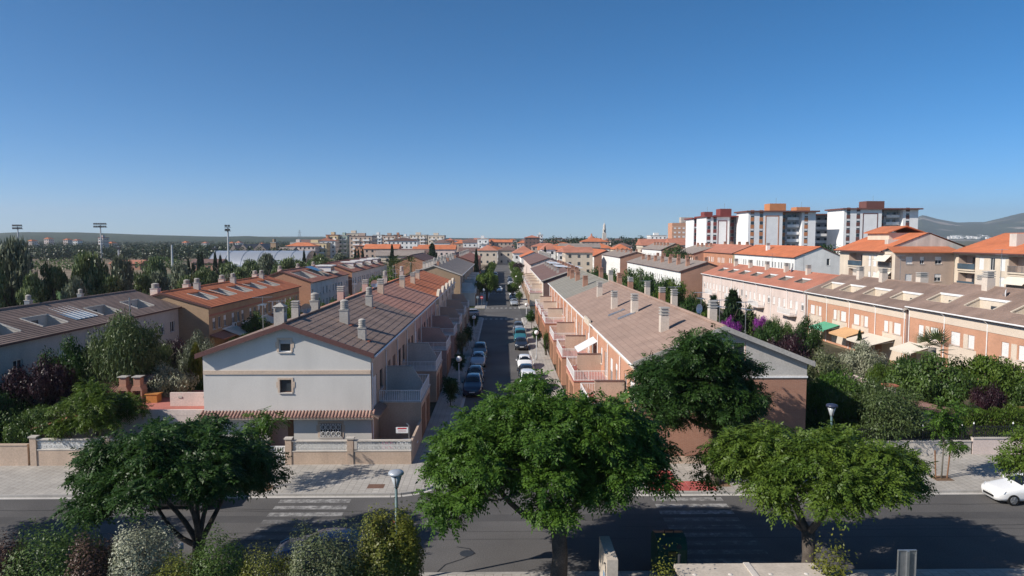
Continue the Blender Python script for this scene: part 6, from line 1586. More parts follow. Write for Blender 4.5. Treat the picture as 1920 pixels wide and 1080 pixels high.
# prototypes for garden and far trees (radius 1, height 1), copies share their mesh
PROTO = {}
ORD2 = ORD + ['seventeenth', 'eighteenth', 'nineteenth', 'twentieth', 'twenty-first', 'twenty-second', 'twenty-third', 'twenty-fourth', 'twenty-fifth']
def ranked(rows):
    """rows with their rank from the left of the view"""
    o = sorted(range(len(rows)), key=lambda i: rows[i][0]); return [(ORD2[o.index(i)], *rows[i]) for i in range(len(rows))]
def proto(kind, var, m, n=5000, leaf=.075):
    key = (kind, var, m, n)
    if key in PROTO: return PROTO[key]
    rng = np.random.default_rng(1000 + var * 17 + len(kind) * 3)
    k = 46
    if kind == 'cypress':
        t = rng.random(n) ** 1.1; a = rng.random(n) * 6.28; r = (1 - t) ** .55 * (.25 + .75 * np.minimum(t * 6, 1)) * (.75 + .3 * rng.random(n)) * (1 + .15 * np.sin(a * 3 + t * 20))
        b = np.stack([r * np.cos(a), r * np.sin(a), t], 1); d = np.stack([np.cos(a) * .5, np.sin(a) * .5, np.ones(n) * .25], 1) + rng.normal(size=(n, 3)) * .2
        nn = np.stack([np.cos(a), np.sin(a), np.ones(n) * .3], 1) + rng.normal(size=(n, 3)) * .3
    elif kind == 'pine':
        lv = rng.integers(0, 11, n); t = lv / 11 + rng.random(n) * .05; a = rng.integers(0, 9, n) / 9 * 6.28 + lv * .6 + rng.normal(size=n) * .13
        q = rng.random(n) ** .6; r = (1 - t) ** .75 * q * (.8 + .3 * np.sin(lv * 2.3))
        b = np.stack([r * np.cos(a), r * np.sin(a), .08 + t * .9 - .10 * q * (1 - t) + rng.normal(size=n) * .012], 1)
        d = np.stack([np.cos(a), np.sin(a), np.ones(n) * -.15], 1) + rng.normal(size=(n, 3)) * .5; nn = np.tile([0, 0, 1.], (n, 1)) + rng.normal(size=(n, 3)) * .4
    elif kind == 'poplar':
        cl = []
        for i in range(k):
            t = rng.random() ** .9; a = rng.random() * 6.28; r = (.28 + .72 * math.sin(math.pi * min(t * .82 + .14, 1))) * rng.random() ** .5
            cl.append((r * .8 * math.cos(a), r * .8 * math.sin(a), t * .92 + .03))
        c = np.array(cl)[rng.integers(0, k, n)]; u = sph(rng, n)
        b = c + u * (rng.random((n, 1)) ** .4) * np.array([.27, .27, .10]); d = np.array([0, 0, .5]) + rng.normal(size=(n, 3)); nn = rng.normal(size=(n, 3)) * .6 + u
    else:
        cl, rd = [], []
        for i in range(k):
            v = sph(rng, 1)[0]; q = .45 + .42 * rng.random()
            cl.append((v[0] * q, v[1] * q, .5 + v[2] * q * .46)); rd.append(.22 + .16 * rng.random())
        j = rng.integers(0, k, n); c = np.array(cl)[j]; rr = np.array(rd)[j][:, None]; u = sph(rng, n)
        b = c + u * rr * (rng.random((n, 1)) ** .35) * np.array([1, 1, .55])
        if kind == 'weeping':
            w = rng.random((n, 1)); b[:, 2] -= (w[:, 0] ** 2) * .12; d = u * .35 + np.array([0, 0, -.55]) + rng.normal(size=(n, 3)) * .5; nn = u + rng.normal(size=(n, 3)) * .5 + np.array([0, 0, .3])
        else:
            d = rng.normal(size=(n, 3)); d = d - u * (d * u).sum(1, keepdims=True) * .75; nn = u + rng.normal(size=(n, 3)) * .5 + np.array([0, 0, .5])
    l = leaf * (.6 + .8 * rng.random(n))
    wd = {'cypress': .5, 'pine': .28, 'weeping': .30}.get(kind, .55)
    # blades keep their proportions once the crown is stretched to its height
    PROTO[key] = leaf_mesh('crown', b, d, nn, l, l * wd, MATS[m])
    return PROTO[key]
TRK = {}
def trunk_mesh(kind):
    if kind not in TRK:
        mb = MB().tube([(0, 0, -.05), (.01, 0, .3), (0, .01, .75)], [.055, .042, .02], 8)
        for i in range(6):
            a = i * 1.05; mb.tube([(0, 0, .25 + .05 * i), (.3 * math.cos(a), .3 * math.sin(a), .5 + .05 * i)], [.022, .006], 5)
        TRK[kind] = mb.mesh('trunk', MATS['bark'])
    return TRK[kind]
TREES = 0
def tree(label, x, y, r, h, kind='broad', m='leaf_bush', z0=0.8, n=5000, leaf=.075, group=None, name='tree', zb=0.0):
    global TREES
    TREES += 1
    T = thing(name, label, 'tree', (x, y, zb), R(37 * TREES % 360), group)
    put('crown', proto(kind, TREES % 3, m, n, leaf), T, (0, 0, z0), scale=(r, r, h - z0))
    put('trunk', trunk_mesh(kind), T, (0, 0, 0), scale=(h * .9, h * .9, h))
    return T
def px_tree(label, px, ptop, Y, wpx, kind='broad', m='leaf_bush', **k):
    c = at(px, ptop, Y); s = FPX / (Y * _cp + (CAMZ - c.z) * _sp)
    return tree(label, c.x, Y, wpx / 2 / s, max(c.z, 1.5), kind, m, **k)
HQ = dict(n=13000, leaf=.052)
# shaded back gardens
px_tree('big weeping pepper tree against the brown ribbed roof', 222, 578, 55, 160, 'weeping', 'leaf_pepper', n=30000, leaf=.055, z0=1.2)
px_tree('second darker pepper tree leaning on the big one', 285, 625, 59, 100, 'weeping', 'leaf_pepper', n=18000, leaf=.06, z0=1)
px_tree('dark bushy tree left of the pepper tree trunk', 130, 635, 53.5, 110, 'broad', 'leaf_dark', **HQ)
px_tree('purple plum tree in the shaded garden', 70, 668, 50.5, 125, 'broad', 'leaf_plum', **HQ)
px_tree('smaller purple plum by the tan brick row', 325, 628, 68, 70, 'broad', 'leaf_plum', **HQ)
px_tree('silvery olive tree behind the grey gable', 372, 622, 65, 70, 'broad', 'leaf_olive', **HQ)
px_tree('glossy magnolia with pale leaf undersides behind the barbecue', 308, 682, 54.5, 125, 'broad', 'leaf_grey', z0=.5, **HQ)
px_tree('dark evergreen shrub tree beneath the magnolia', 345, 700, 57, 90, 'broad', 'leaf_dark', **HQ)
px_tree('yellowish conifer at the corner of the grey gable', 366, 652, 58, 40, 'cypress', 'leaf_lime', z0=.1, n=6000, leaf=.11)
px_tree('bright green shrub tree beside the barbecue tiles', 210, 697, 57, 70, 'broad', 'leaf_yellow', z0=.3, **HQ)
px_tree('broad green hedge tree at the lattice wall end', 75, 752, 47.5, 135, 'broad', 'leaf_bush', z0=.1, **HQ)
px_tree('dark hedge tree beyond the plain beige wall', 5, 740, 48.5, 110, 'broad', 'leaf_dark', z0=.1, **HQ)
px_tree('dark garden tree under the brown ribbed roof eave', 20, 690, 55, 80, 'broad', 'leaf_dark', z0=.2, **HQ)
px_tree('small fan plant tree beside the barbecue', 216, 735, 50.3, 34, 'broad', 'leaf_dark', z0=2.5, n=4000)
G = 'leafy trees in the shaded back gardens'
for i, (rk, px, pt, Y, w) in enumerate(ranked(((480, 585, 92, 60), (545, 560, 88, 55), (632, 553, 98, 50), (700, 520, 128, 70), (735, 508, 140, 80), (770, 505, 150, 60), (655, 556, 104, 40), (592, 556, 96, 40), (455, 620, 76, 50), (420, 650, 70, 50), (800, 500, 165, 50), (715, 512, 132, 36)))):
    px_tree('leafy green tree in the gardens behind the shaded row, ' + rk + ' from the left', px, pt, Y, w, 'broad', ('leaf_bush', 'leaf_yellow', 'leaf_dark')[i % 3], z0=.4, n=5000, leaf=.08, group=G)
# sunny back gardens
px_tree('weeping pepper tree over the hedge by the iron railing', 1625, 700, 49.0, 215, 'weeping', 'leaf_pepper', n=32000, leaf=.05, z0=.8)
px_tree('ailanthus like shrub tree at the brick gable corner', 1560, 690, 50.5, 150, 'weeping', 'leaf_tree', n=18000, leaf=.075, z0=.3)
px_tree('leafy mulberry tree before the salmon brick row', 1850, 655, 55, 130, 'broad', 'leaf_yellow', z0=1.0, n=14000, leaf=.06)
px_tree('round dark mulberry beneath the fan palm', 1745, 668, 54, 150, 'broad', 'leaf_bush', z0=.6, n=14000, leaf=.06)
px_tree('purple bush by the reed screen', 1855, 715, 50.5, 66, 'broad', 'leaf_plum', z0=.2, **HQ)
px_tree('purple plum tree between brick gable roof and salmon row', 1478, 612, 62, 90, 'broad', 'leaf_plum', z0=.3, **HQ)
px_tree('variegated pale shrub tree near the green awning', 1620, 640, 66, 95, 'broad', 'leaf_grey', z0=.2, **HQ)
px_tree('dense shrub tree behind the purple plum', 1540, 655, 60, 110, 'broad', 'leaf_greygreen', z0=.2, **HQ)
px_tree('fresh green orange tree behind the garden wall', 1655, 672, 58, 55, 'broad', 'leaf_yellow', z0=.3, **HQ)
px_tree('dark green clipped tree before the pink row corner', 1512, 594, 80, 66, 'broad', 'leaf_dark', z0=.2, **HQ)
px_tree('second dark clipped tree beside it', 1460, 592, 82, 60, 'broad', 'leaf_bush', z0=.2, **HQ)
px_tree('tall dark conifer in front of the pale pink row', 1375, 546, 86, 84, 'pine', 'leaf_pine', z0=.4, n=12000, leaf=.14)
px_tree('second conifer close behind the tall one', 1338, 556, 92, 60, 'pine', 'leaf_pine', z0=.4, n=9000, leaf=.14)
px_tree('magenta bougainvillea behind the beige chimneys', 1366, 592, 72, 50, 'broad', 'leaf_flower', z0=2.2, n=9000, leaf=.06)
px_tree('small magenta bougainvillea at the pink row corner', 1428, 588, 84, 34, 'broad', 'leaf_flower', z0=2.4, n=4000)
px_tree('slim green cypress by the orange awning', 1612, 625, 84, 12, 'cypress', 'leaf_cypress', z0=.1, n=3000, leaf=.2)
px_tree('dark shrub tree near the picture edge by the pink garden house', 1915, 700, 53, 80, 'broad', 'leaf_bush', z0=.3, **HQ)
px_tree('shrub tree in the shadow beside the brick gable', 1530, 745, 48.0, 90, 'weeping', 'leaf_dark', z0=.1, n=12000, leaf=.075)
G = 'leafy trees in the sunny back gardens'
for i, (rk, px, pt, Y, w) in enumerate(ranked(((1180, 506, 132, 70), (1225, 512, 125, 66), (1260, 515, 128, 60), (1150, 505, 140, 50), (1300, 545, 100, 50), (1320, 575, 88, 60), (1405, 575, 86, 60), (1440, 600, 76, 60), (1345, 600, 76, 50), (1200, 505, 150, 60), (1120, 500, 160, 50), (1245, 530, 112, 46), (1600, 660, 70, 50), (1700, 660, 64, 50)))):
    px_tree('leafy green tree in the gardens behind the sunny row, ' + rk + ' from the left', px, pt, Y, w, 'broad', ('leaf_bush', 'leaf_dark', 'leaf_yellow')[i % 3], z0=.4, n=5000, leaf=.08, group=G)
px_tree('blue grey spruce among the sunny gardens', 1202, 508, 126, 26, 'pine', 'leaf_olive', z0=.2)
px_tree('dark round tree in front of the big blank brick gable', 1272, 462, 230, 60, 'broad', 'leaf_dark', z0=.5)
# hedges behind the iron railing
def hedge(label, x0, x1, y, h, m, seed, dy=.55):
    rng = np.random.default_rng(seed); n = int((x1 - x0) * 1500)
    T = thing('hedge', label, 'hedge', ((x0 + x1) / 2, y, 0))
    b = np.stack([rng.uniform(x0, x1, n) - (x0 + x1) / 2, rng.uniform(-dy, dy, n), h * (1 - rng.random(n) ** 1.8)], 1)
    b[:, 2] *= 1 + .06 * np.sin(b[:, 0] * 2.1) + .05 * np.sin(b[:, 0] * 5.3)
    d = rng.normal(size=(n, 3)) * .35 + np.array([0, -.2, 1.]); nn = rng.normal(size=(n, 3)) + np.array([0, -.6, .4])
    put('foliage', leaf_mesh('foliage', b, d, nn, .16 * (.6 + .8 * rng.random(n)), .06, MATS[m]), T)
    put('stems', MB().box(-(x1 - x0) / 2, -.1, 0, (x1 - x0) / 2, .1, h * .6).mesh('stems', MATS['bark']), T)
hedge('low clipped hedge behind the stained wall railing', 21, 31.8, 46.9, 1.75, 'leaf_yellow', 71)
hedge('tall feathery hedge behind the pink wall railing', 32.1, 44, 47.4, 2.7, 'leaf_yellow', 72, .8)
# palms
def palm(label, x, y, h, r, fan=False, fr=26, seed=1, dead=True):
    rng = np.random.default_rng(seed)
    T = thing('palm_tree', label, 'palm', (x, y, 0))
    put('trunk', MB().tube([(0, 0, -.1), (.05, 0, h * .5), (0, 0, h)], [.33, .27, .3], 10).mesh('trunk', MATS['bark_grey'], smooth=True), T)
    for i in range(fr):
        a = i * 2.4; el = R(75 - 115 * (i / fr)); B, D, N_ = [], [], []
        L = r * (.85 + .3 * rng.random())
        ax = np.array([math.cos(a) * math.cos(el), math.sin(a) * math.cos(el), math.sin(el)]); sd = np.array([-math.sin(a), math.cos(a), 0])
        nn = np.cross(sd, ax)
        if fan:
            for k in range(16):
                q = (k - 7.5) / 7.5 * 1.5
                B.append(np.array([0, 0, h]) + ax * L * .45); D.append(ax * math.cos(q) + sd * math.sin(q) - np.array([0, 0, .1 * abs(q)])); N_.append(nn)
            l, w = L * .62, .10
        else:
            for k in range(30):
                t = .12 + .88 * k / 30; sg = 1 if k % 2 else -1
                B.append(np.array([0, 0, h]) + ax * L * t + np.array([0, 0, -1]) * L * .42 * t * t); D.append(ax * .6 + sd * sg * .8 + np.array([0, 0, -.35 * t])); N_.append(nn)
            l, w = L * .30, .09
        put('frond', leaf_mesh('frond', np.array(B), np.array(D), np.array(N_), l, w, MATS['leaf_palm']), T)
    return T
c = at(1748, 648, 56); palm('green fan palm before the salmon brick row', c.x, 56, c.z - .2, 1.9, True, 16, 3)
c = at(738, 498, 150); palm('tall feather palm in the gardens before the brick gable', c.x, 150, c.z, 3.4, False, 34, 4)
c = at(770, 492, 205); palm('second feather palm farther back beside the tall one', c.x, 205, c.z, 3.2, False, 26, 5)
# trees in the street
px_tree('large round street tree on the shaded pavement beyond the cross street', 913, 508, 163, 46, 'broad', 'leaf_yellow', z0=1.6, n=9000, leaf=.08)
px_tree('round street tree on the sunny pavement beyond the cross street', 962, 528, 165, 26, 'broad', 'leaf_yellow', z0=1.6)
px_tree('small street tree next to the first lamp past the cross street', 974, 545, 150, 16, 'broad', 'leaf_yellow', z0=1.5)
px_tree('purple street tree before the pink fronted houses', 973, 490, 262, 22, 'broad', 'leaf_plum', z0=1.5)
px_tree('slim dark cypress in the front gardens of the shaded side', 893, 474, 219, 10, 'cypress', 'leaf_cypress', z0=.1, n=3000, leaf=.2)
G = 'street trees in the far part of the street'
for i in range(9):
    for sx in (-1, 1):
        if sx < 0 and i < 2: continue
        tree('round green street tree past the cross street on the ' + ('sunny' if sx > 0 else 'shaded') + ' side, ' + ORD[i if sx > 0 else i - 2] + ' along', sx * 4.6, 188 + i * 15 + (6 if sx > 0 else 0), 1.6 + .3 * (i % 3), 4.6 + .5 * (i % 2), 'broad', 'leaf_yellow' if i % 2 else 'leaf_bush', z0=1.6, n=2500, leaf=.1, group=G)
for i, (x, y) in enumerate(((-4.6, 60.3), (-4.6, 72), (-4.7, 94), (-4.6, 110), (4.7, 93), (4.7, 112))):
    sapling(x, y, 2.4 if x < 0 else 2.6, .45, 'small young street tree on the ' + ('shaded' if x < 0 else 'sunlit') + ' pavement, ' + ORD[i if x < 0 else i - 4] + ' from the avenue', 90 + i, 'leaf_dark', 0)
px_tree('leafy climber on the piers of the sunny terraces', 1024, 618, 86.5, 12, 'broad', 'leaf_bush', z0=.3, n=2500)
px_tree('shrub over the shaded garage walls', 866, 615, 86, 24, 'broad', 'leaf_greygreen', z0=.3, n=3000)
# poplars and other trees by the sports ground
G = 'poplars by the sports ground'
for i, (rk, px, pt, Y, w) in enumerate(ranked(((22, 462, 92, 95), (98, 502, 95, 70), (168, 482, 98, 90), (232, 490, 108, 70), (-30, 470, 88, 90), (60, 520, 88, 60), (140, 530, 90, 60), (205, 520, 98, 70), (290, 488, 130, 60), (335, 500, 125, 60), (262, 515, 112, 60), (385, 505, 135, 60), (300, 515, 118, 60), (430, 495, 150, 60), (470, 490, 160, 60), (500, 480, 175, 50), (540, 485, 185, 50), (350, 520, 112, 60), (420, 520, 120, 50), (560, 490, 190, 44), (600, 480, 215, 50), (640, 478, 235, 50), (450, 505, 140, 50), (520, 498, 165, 40)))):
    px_tree('silvery green poplar by the sports ground, ' + rk + ' from the left', px, pt, Y, w, 'poplar', 'leaf_poplar' if i % 3 else 'leaf_olive', z0=.4, n=10000 if i < 9 else 6000, leaf=.085, group=G)
G = 'dark cypresses by the sports ground'
for i, (rk, px, pt, Y, w) in enumerate(ranked(((353, 492, 190, 11), (362, 500, 190, 13), (372, 482, 200, 10), (378, 478, 205, 10), (403, 480, 215, 10), (413, 485, 210, 11), (424, 492, 205, 10), (570, 475, 240, 9), (590, 478, 245, 10), (636, 475, 260, 8), (666, 472, 270, 8), (672, 474, 272, 8), (680, 472, 275, 8), (735, 464, 300, 10), (1022, 468, 300, 8)))):
    px_tree('narrow dark cypress in the line by the sports ground, ' + rk + ' from the left', px, pt, Y, w, 'cypress', 'leaf_cypress', z0=.1, n=2500, leaf=.2, group=G)
px_tree('big dark conical conifer in the town', 810, 456, 300, 30, 'pine', 'leaf_pine', z0=1, n=6000, leaf=.16)
# ------------------------------------------------------------------ the town beyond, sports ground, hills
WB = {}
def town(label, x, y, w, d, h, wall, roof, kind='hip', rh=2.2, ov=.6, floors=None, win='glass', name='town_house', group=None, cat='house', base=0.0, wins=True):
    T = thing(name, label, cat, (x, y, base), 0, group)
    MB().box(x - w / 2, y - d / 2, base, x + w / 2, y + d / 2, base + h).build('wall', MATS[wall], T)
    a, b, c, e = x - w / 2 - ov, x + w / 2 + ov, y - d / 2 - ov, y + d / 2 + ov
    z = base + h + .01
    if kind == 'hip':
        q = min(w, d) / 2 + ov
        mb = MB()
        if w >= d: r0, r1 = (a + q, y, z + rh), (b - q + .01, y, z + rh)
        else: r0, r1 = (x, c + q, z + rh), (x, e - q + .01, z + rh)
        mb.v = [(a, c, z), (b, c, z), (b, e, z), (a, e, z), r0, r1]
        mb.f = [(0, 1, 5, 4), (2, 3, 4, 5), (1, 2, 5), (3, 0, 4), (3, 2, 1, 0)] if w >= d else [(0, 1, 4), (1, 2, 5, 4), (2, 3, 5), (3, 0, 4, 5), (3, 2, 1, 0)]
        mb.build('roof', MATS[roof], T)
    elif kind == 'gable_x':
        MB().prism([(a, c, z), (a, e, z), (a, y, z + rh)], (b - a, 0, 0)).build('roof', MATS[roof], T)
    elif kind == 'gable_y':
        MB().prism([(a, c, z), (b, c, z), (x, c, z + rh)], (0, e - c, 0)).build('roof', MATS[roof], T)
    else:
        MB().box(a + ov - .2, c + ov - .2, z, b - ov + .2, e - ov + .2, z + .5).build('roof', MATS[roof], T)
        MB().box(x - w * .2, y - 2, z + .5, x + w * .1, y + 2, z + 2.6).build('roof_house', MATS[wall], T)
    if wins:
        n = floors or max(2, int(h / 2.9)); mb = MB(); fh = h / n
        nx = max(2, int(w / 3.0)); ny = max(2, int(d / 3.2))
        for k in range(n):
            z0 = base + k * fh + .9
            for i in range(nx):
                cx = x - w / 2 + w * (i + .5) / nx; mb.box(cx - .55, y - d / 2 - .04, z0, cx + .55, y - d / 2 - .002, z0 + 1.35)
            for i in range(ny):
                cy = y - d / 2 + d * (i + .5) / ny; mb.box(x - w / 2 - .04, cy - .55, z0, x - w / 2 - .002, cy + .55, z0 + 1.35); mb.box(x + w / 2 + .002, cy - .55, z0, x + w / 2 + .04, cy + .55, z0 + 1.35)
        mb.build('windows', MATS[win], T, kind='stuff')
        if kind == 'flat' and h > 11:
            bm = MB()
            for k in range(1, n):
                z0 = base + k * fh
                bm.box(x - w * .35, y - d / 2 - 1.1, z0 - .1, x - w * .05, y - d / 2 - .005, z0 + .95); bm.box(x + w * .1, y - d / 2 - 1.1, z0 - .1, x + w * .4, y - d / 2 - .005, z0 + .95)
            bm.build('balconies', MATS['tower_white'], T, kind='stuff')
    return T
def px_town(label, px0, px1, ptop, Y, d, wall, roof, kind='flat', **k):
    a, b = at(px0, ptop, Y), at(px1, ptop, Y)
    hh = a.z - (k.get('rh', 2.2) if kind != 'flat' else 0.5)
    return town(label, (a.x + b.x) / 2, Y + d / 2, b.x - a.x, d, hh, wall, roof, kind, **k)
FAR = dict(name='apartment_block', cat='apartment block')
px_town('red and cream apartment block at the end of the far group', 611, 633, 440, 540, 14, 'stucco_yellow', 'tower_red', **FAR)
px_town('low red brick wing beside the red and cream block', 606, 618, 447, 535, 12, 'brick_terracotta', 'tower_red', **FAR)
px_town('pale green apartment block with white balconies in the far group', 634, 651, 441, 545, 14, mat('stucco_green', (.36, .44, .38)).name, 'concrete', **FAR)
px_town('tall cream apartment block with white balconies in the far group', 646, 676, 437, 555, 16, 'stucco_cream', 'concrete', **FAR)
px_town('brown apartment block with shaded side, largest in the far group', 655, 697, 442, 525, 22, 'stucco_tan', 'roof_dark', **FAR)
px_town('slim white apartment block behind the brown one', 699, 716, 440, 640, 14, 'stucco_white', 'concrete', **FAR)
px_town('tan apartment block of the far skyline', 717, 741, 441, 640, 14, 'stucco_tan', 'roof_dark', **FAR)
px_town('rust coloured apartment block of the far skyline', 738, 752, 440, 660, 14, 'brick_terracotta', 'roof_dark', **FAR)
px_town('white corner apartment block of the far skyline', 752, 766, 443, 640, 14, 'stucco_white', 'concrete', **FAR)
px_town('cream apartment block with many balconies above the conifer', 768, 800, 440, 620, 16, 'stucco_cream', 'concrete', **FAR)
px_town('wide cream apartment block right of the conifer', 802, 833, 441, 620, 18, 'stucco_cream', 'concrete', **FAR)
px_town('low red roofed block between the far apartment blocks', 834, 850, 446, 620, 16, 'brick_terracotta', 'roof_red', 'hip', **FAR)
px_town('long cream building with brown roof below the far apartment blocks', 702, 738, 458, 440, 16, 'stucco_cream', 'roof_dark', 'hip')
px_town('white stepped building in the middle of the skyline', 895, 916, 447, 520, 14, 'stucco_white', 'concrete')
px_town('long three storey building with hip roof closing the street', 896, 932, 459, 392, 13, 'stucco_cream', 'roof_red', 'hip', rh=3.2)
px_town('second wing of the building closing the street', 934, 972, 461, 398, 13, 'stucco_cream', 'roof_dark', 'hip', rh=2.6)
px_town('white hip roofed building behind the pink street houses', 962, 1003, 461, 350, 16, 'stucco_white', 'roof_red', 'hip', rh=3.6)
px_town('white three storey building with curved gable on the sunny side', 1016, 1042, 456, 335, 16, 'stucco_white', 'roof_red', 'hip', rh=3)
px_town('pale three storey building next to the curved gable one', 1046, 1094, 459, 328, 18, 'stucco_white', 'roof_red', 'hip', rh=3.4)
px_town('white terrace block with orange roofs beyond the gardens', 1108, 1150, 456, 420, 16, 'stucco_white', 'roof_orange', 'hip', rh=3)
px_town('cream terrace block with orange roof beside it', 1152, 1182, 458, 405, 16, 'stucco_cream', 'roof_orange', 'hip', rh=3)
px_town('long red roofed block below the dark glass tower', 1205, 1258, 448, 430, 20, 'stucco_cream', 'roof_red', 'gable_x', rh=4)
px_town('second red roofed block below the dark glass tower', 1260, 1312, 447, 420, 20, 'stucco_cream', 'roof_red', 'gable_x', rh=4)
px_town('pale flats left of the dark glass tower', 1220, 1250, 441, 600, 16, 'stucco_white', 'concrete')
px_town('dark modern building with red roof on the wooded rise', 984, 1012, 441, 640, 14, 'roof_dark', 'roof_red', 'hip')
px_town('small white tower house by the wooded rise', 1008, 1018, 440, 660, 8, 'stucco_white', 'concrete')
px_town('yellow long building behind the silver hall', 565, 612, 455, 520, 14, 'stucco_yellow', 'concrete')
px_town('pink flat roofed building behind the silver hall', 544, 568, 454, 540, 14, 'stucco_pink', 'concrete')
px_town('old brown factory gable behind the silver hall, nearest the floodlight', 430, 446, 459, 480, 30, 'brick_tan', 'roof_grey', 'gable_y', rh=5)
px_town('middle old brown factory gable behind the silver hall', 446, 466, 458, 478, 30, 'brick_tan', 'roof_grey', 'gable_y', rh=5)
px_town('wide old brown factory gable behind the silver hall', 474, 500, 457, 482, 30, 'brick_tan', 'roof_grey', 'gable_y', rh=5)
px_town('square brown factory tower', 507, 517, 454, 476, 6, 'brick_tan', 'concrete', wins=False)
px_town('long low brown factory wing', 500, 545, 464, 490, 20, 'brick_tan', 'roof_grey', 'gable_x', rh=3)
px_town('long red brick shed by the sports ground', 358, 412, 486, 320, 10, 'brick_red', 'roof_dark', 'gable_x', rh=1.8)
px_town('low red shed left of the sports field', 205, 262, 488, 330, 10, 'brick_red', 'roof_red', 'gable_x', rh=1.6)
px_town('pale long farm building among the trees', 262, 288, 467, 560, 12, 'concrete_pale', 'roof_grey', 'gable_x', rh=2)
px_town('small pale farm building next to it', 292, 305, 468, 560, 12, 'concrete_pale', 'roof_grey', 'gable_x', rh=2)
px_town('pink tower house beside the big floodlight', 184, 193, 445, 700, 10, 'stucco_pink', 'tower_red')
for i, (px, pt) in enumerate(((30, 449), (55, 447), (60, 453), (122, 445), (128, 451), (205, 451), (210, 455), (345, 450), (382, 451), (432, 451), (445, 450), (488, 453), (140, 446), (86, 443))):
    px_town('small red roofed house in the far green countryside', px - 4, px + 5, pt + 2, 900 + 40 * (i % 5), 12, ('stucco_white', 'stucco_pink')[i % 2], ('roof_red', 'roof_orange')[i % 2], 'hip', group='houses in the far green countryside')
# many more roofs of the town
rr = random.Random(5)
WL = [('stucco_white', 'white'), ('stucco_cream', 'cream'), ('stucco_pink', 'pink'), ('stucco_tan', 'tan'), ('brick_terracotta', 'brick')]
RF = [('roof_red', 'red'), ('roof_dark', 'brown'), ('roof_orange', 'orange'), ('roof_grey', 'grey')]
occ = []
def free(x, y, w, d): return all(abs(x - a) > (w + b) / 2 + 1.5 or abs(y - c) > (d + e) / 2 + 1.5 for a, c, b, e in occ)
occ += [(0, 300, 9, 170), (-14.8, 250, 16, 110), (14.8, 260, 16, 180), (-29.8, 244, 16, 40), (-19.5, 298, 14, 52), (48.5, 273, 16, 50), (46, 338, 15, 70), (79.5, 340, 18, 50), (85, 284, 26, 38), (84.5, 250, 18, 70), (30, 345, 40, 40), (-2, 400, 40, 30), (110, 290, 70, 50), (150, 282, 40, 30), (136, 486, 46, 30)]
cnt = 0
for row in range(13):
    Y = 300 + row * 48 + row * row * 2.2
    for j in range(14):
        x = rr.uniform(-.30, .31) * Y + 8
        y = Y + rr.uniform(-16, 16); w = rr.uniform(11, 26); d = rr.uniform(10, 16)
        if not free(x, y, w, d): continue
        if x < -.26 * y + 0 and y < 480: continue
        if -.275 < x / y < -.175 and y < 530: continue
        occ.append((x, y, w, d))
        wl_, wn_ = rr.choice(WL); rf_, rn_ = rr.choice(RF[:3] if rr.random() < .85 else RF)
        h = rr.uniform(6.2, 9.5) if y < 520 else rr.uniform(8, 13.0)
        lab = wn_ + ' walled house with ' + rn_ + ' roof among the far town roofs'
        town(lab, x, y, w, d, h, wl_, rf_, rr.choice(['hip', 'hip', 'gable_x', 'gable_y']), rh=rr.uniform(1.8, 3.0), group=lab.replace('house', 'houses', 1))
        cnt += 1
# church tower
c = at(1133, 447, 900)
ct = thing('church_tower', 'slender pale stone church tower on the skyline', 'tower', (c.x, 900, 0))
MB().box(c.x - 2.3, 897.7, 0, c.x + 2.3, 902.3, 22).build('shaft', MATS['concrete_pale'], ct)
MB().lathe((c.x, 900, 22), [(2.1, 0), (2.1, 5), (1.75, 5.2), (1.6, 9.5)], 8).build('belfry', MATS['concrete_pale'], ct)
MB().lathe((c.x, 900, 31.5), [(1.55, 0), (1.1, 1.4), (.6, 2.6), (.12, 3.4), (.1, 6)], 8).build('spire', MATS['concrete_pale'], ct)
for sx in (-1, 1): MB().box(c.x + sx * .8 - .35, 897.6, 23.2, c.x + sx * .8 + .35, 897.8, 26).build('belfry_opening', MATS['glass'], ct)
c = at(436 + 648, 447, 760); dm = thing('church_dome', 'small red dome among the far town roofs', 'dome', (c.x + 12, 760, 0))
c = at(1109, 447, 760)
MB().lathe((c.x, 760, 0), [(6, 0), (6, 12), (5.6, 12.2), (4.8, 14.6), (3.0, 16.6), (1.0, 17.6), (.7, 20)], 14).build('dome', MATS['roof_red'], dm)
# lattice pylon
c = at(562, 447, 1100); py_ = MB()
for sx in (-1, 1):
    for sy in (-1, 1): py_.tube([(c.x + sx * 3, 1100 + sy * 3, 0), (c.x + sx * .5, 1100 + sy * .5, 28)], .16, 4)
for k in range(7):
    r0, r1, z0, z1 = 3 - 2.5 * k / 7, 3 - 2.5 * (k + 1) / 7, 4 * k, 4 * k + 4
    for sx in (-1, 1): py_.tube([(c.x + sx * r0, 1097, z0), (c.x - sx * r1, 1097.5, z1)], .1, 4)
py_.tube([(c.x - 4, 1100, 24), (c.x + 4, 1100, 24)], .12, 4)
tag(py_.build('power_pylon', MATS['metal_grey']), 'grey lattice power pylon on the wooded horizon', 'pylon')
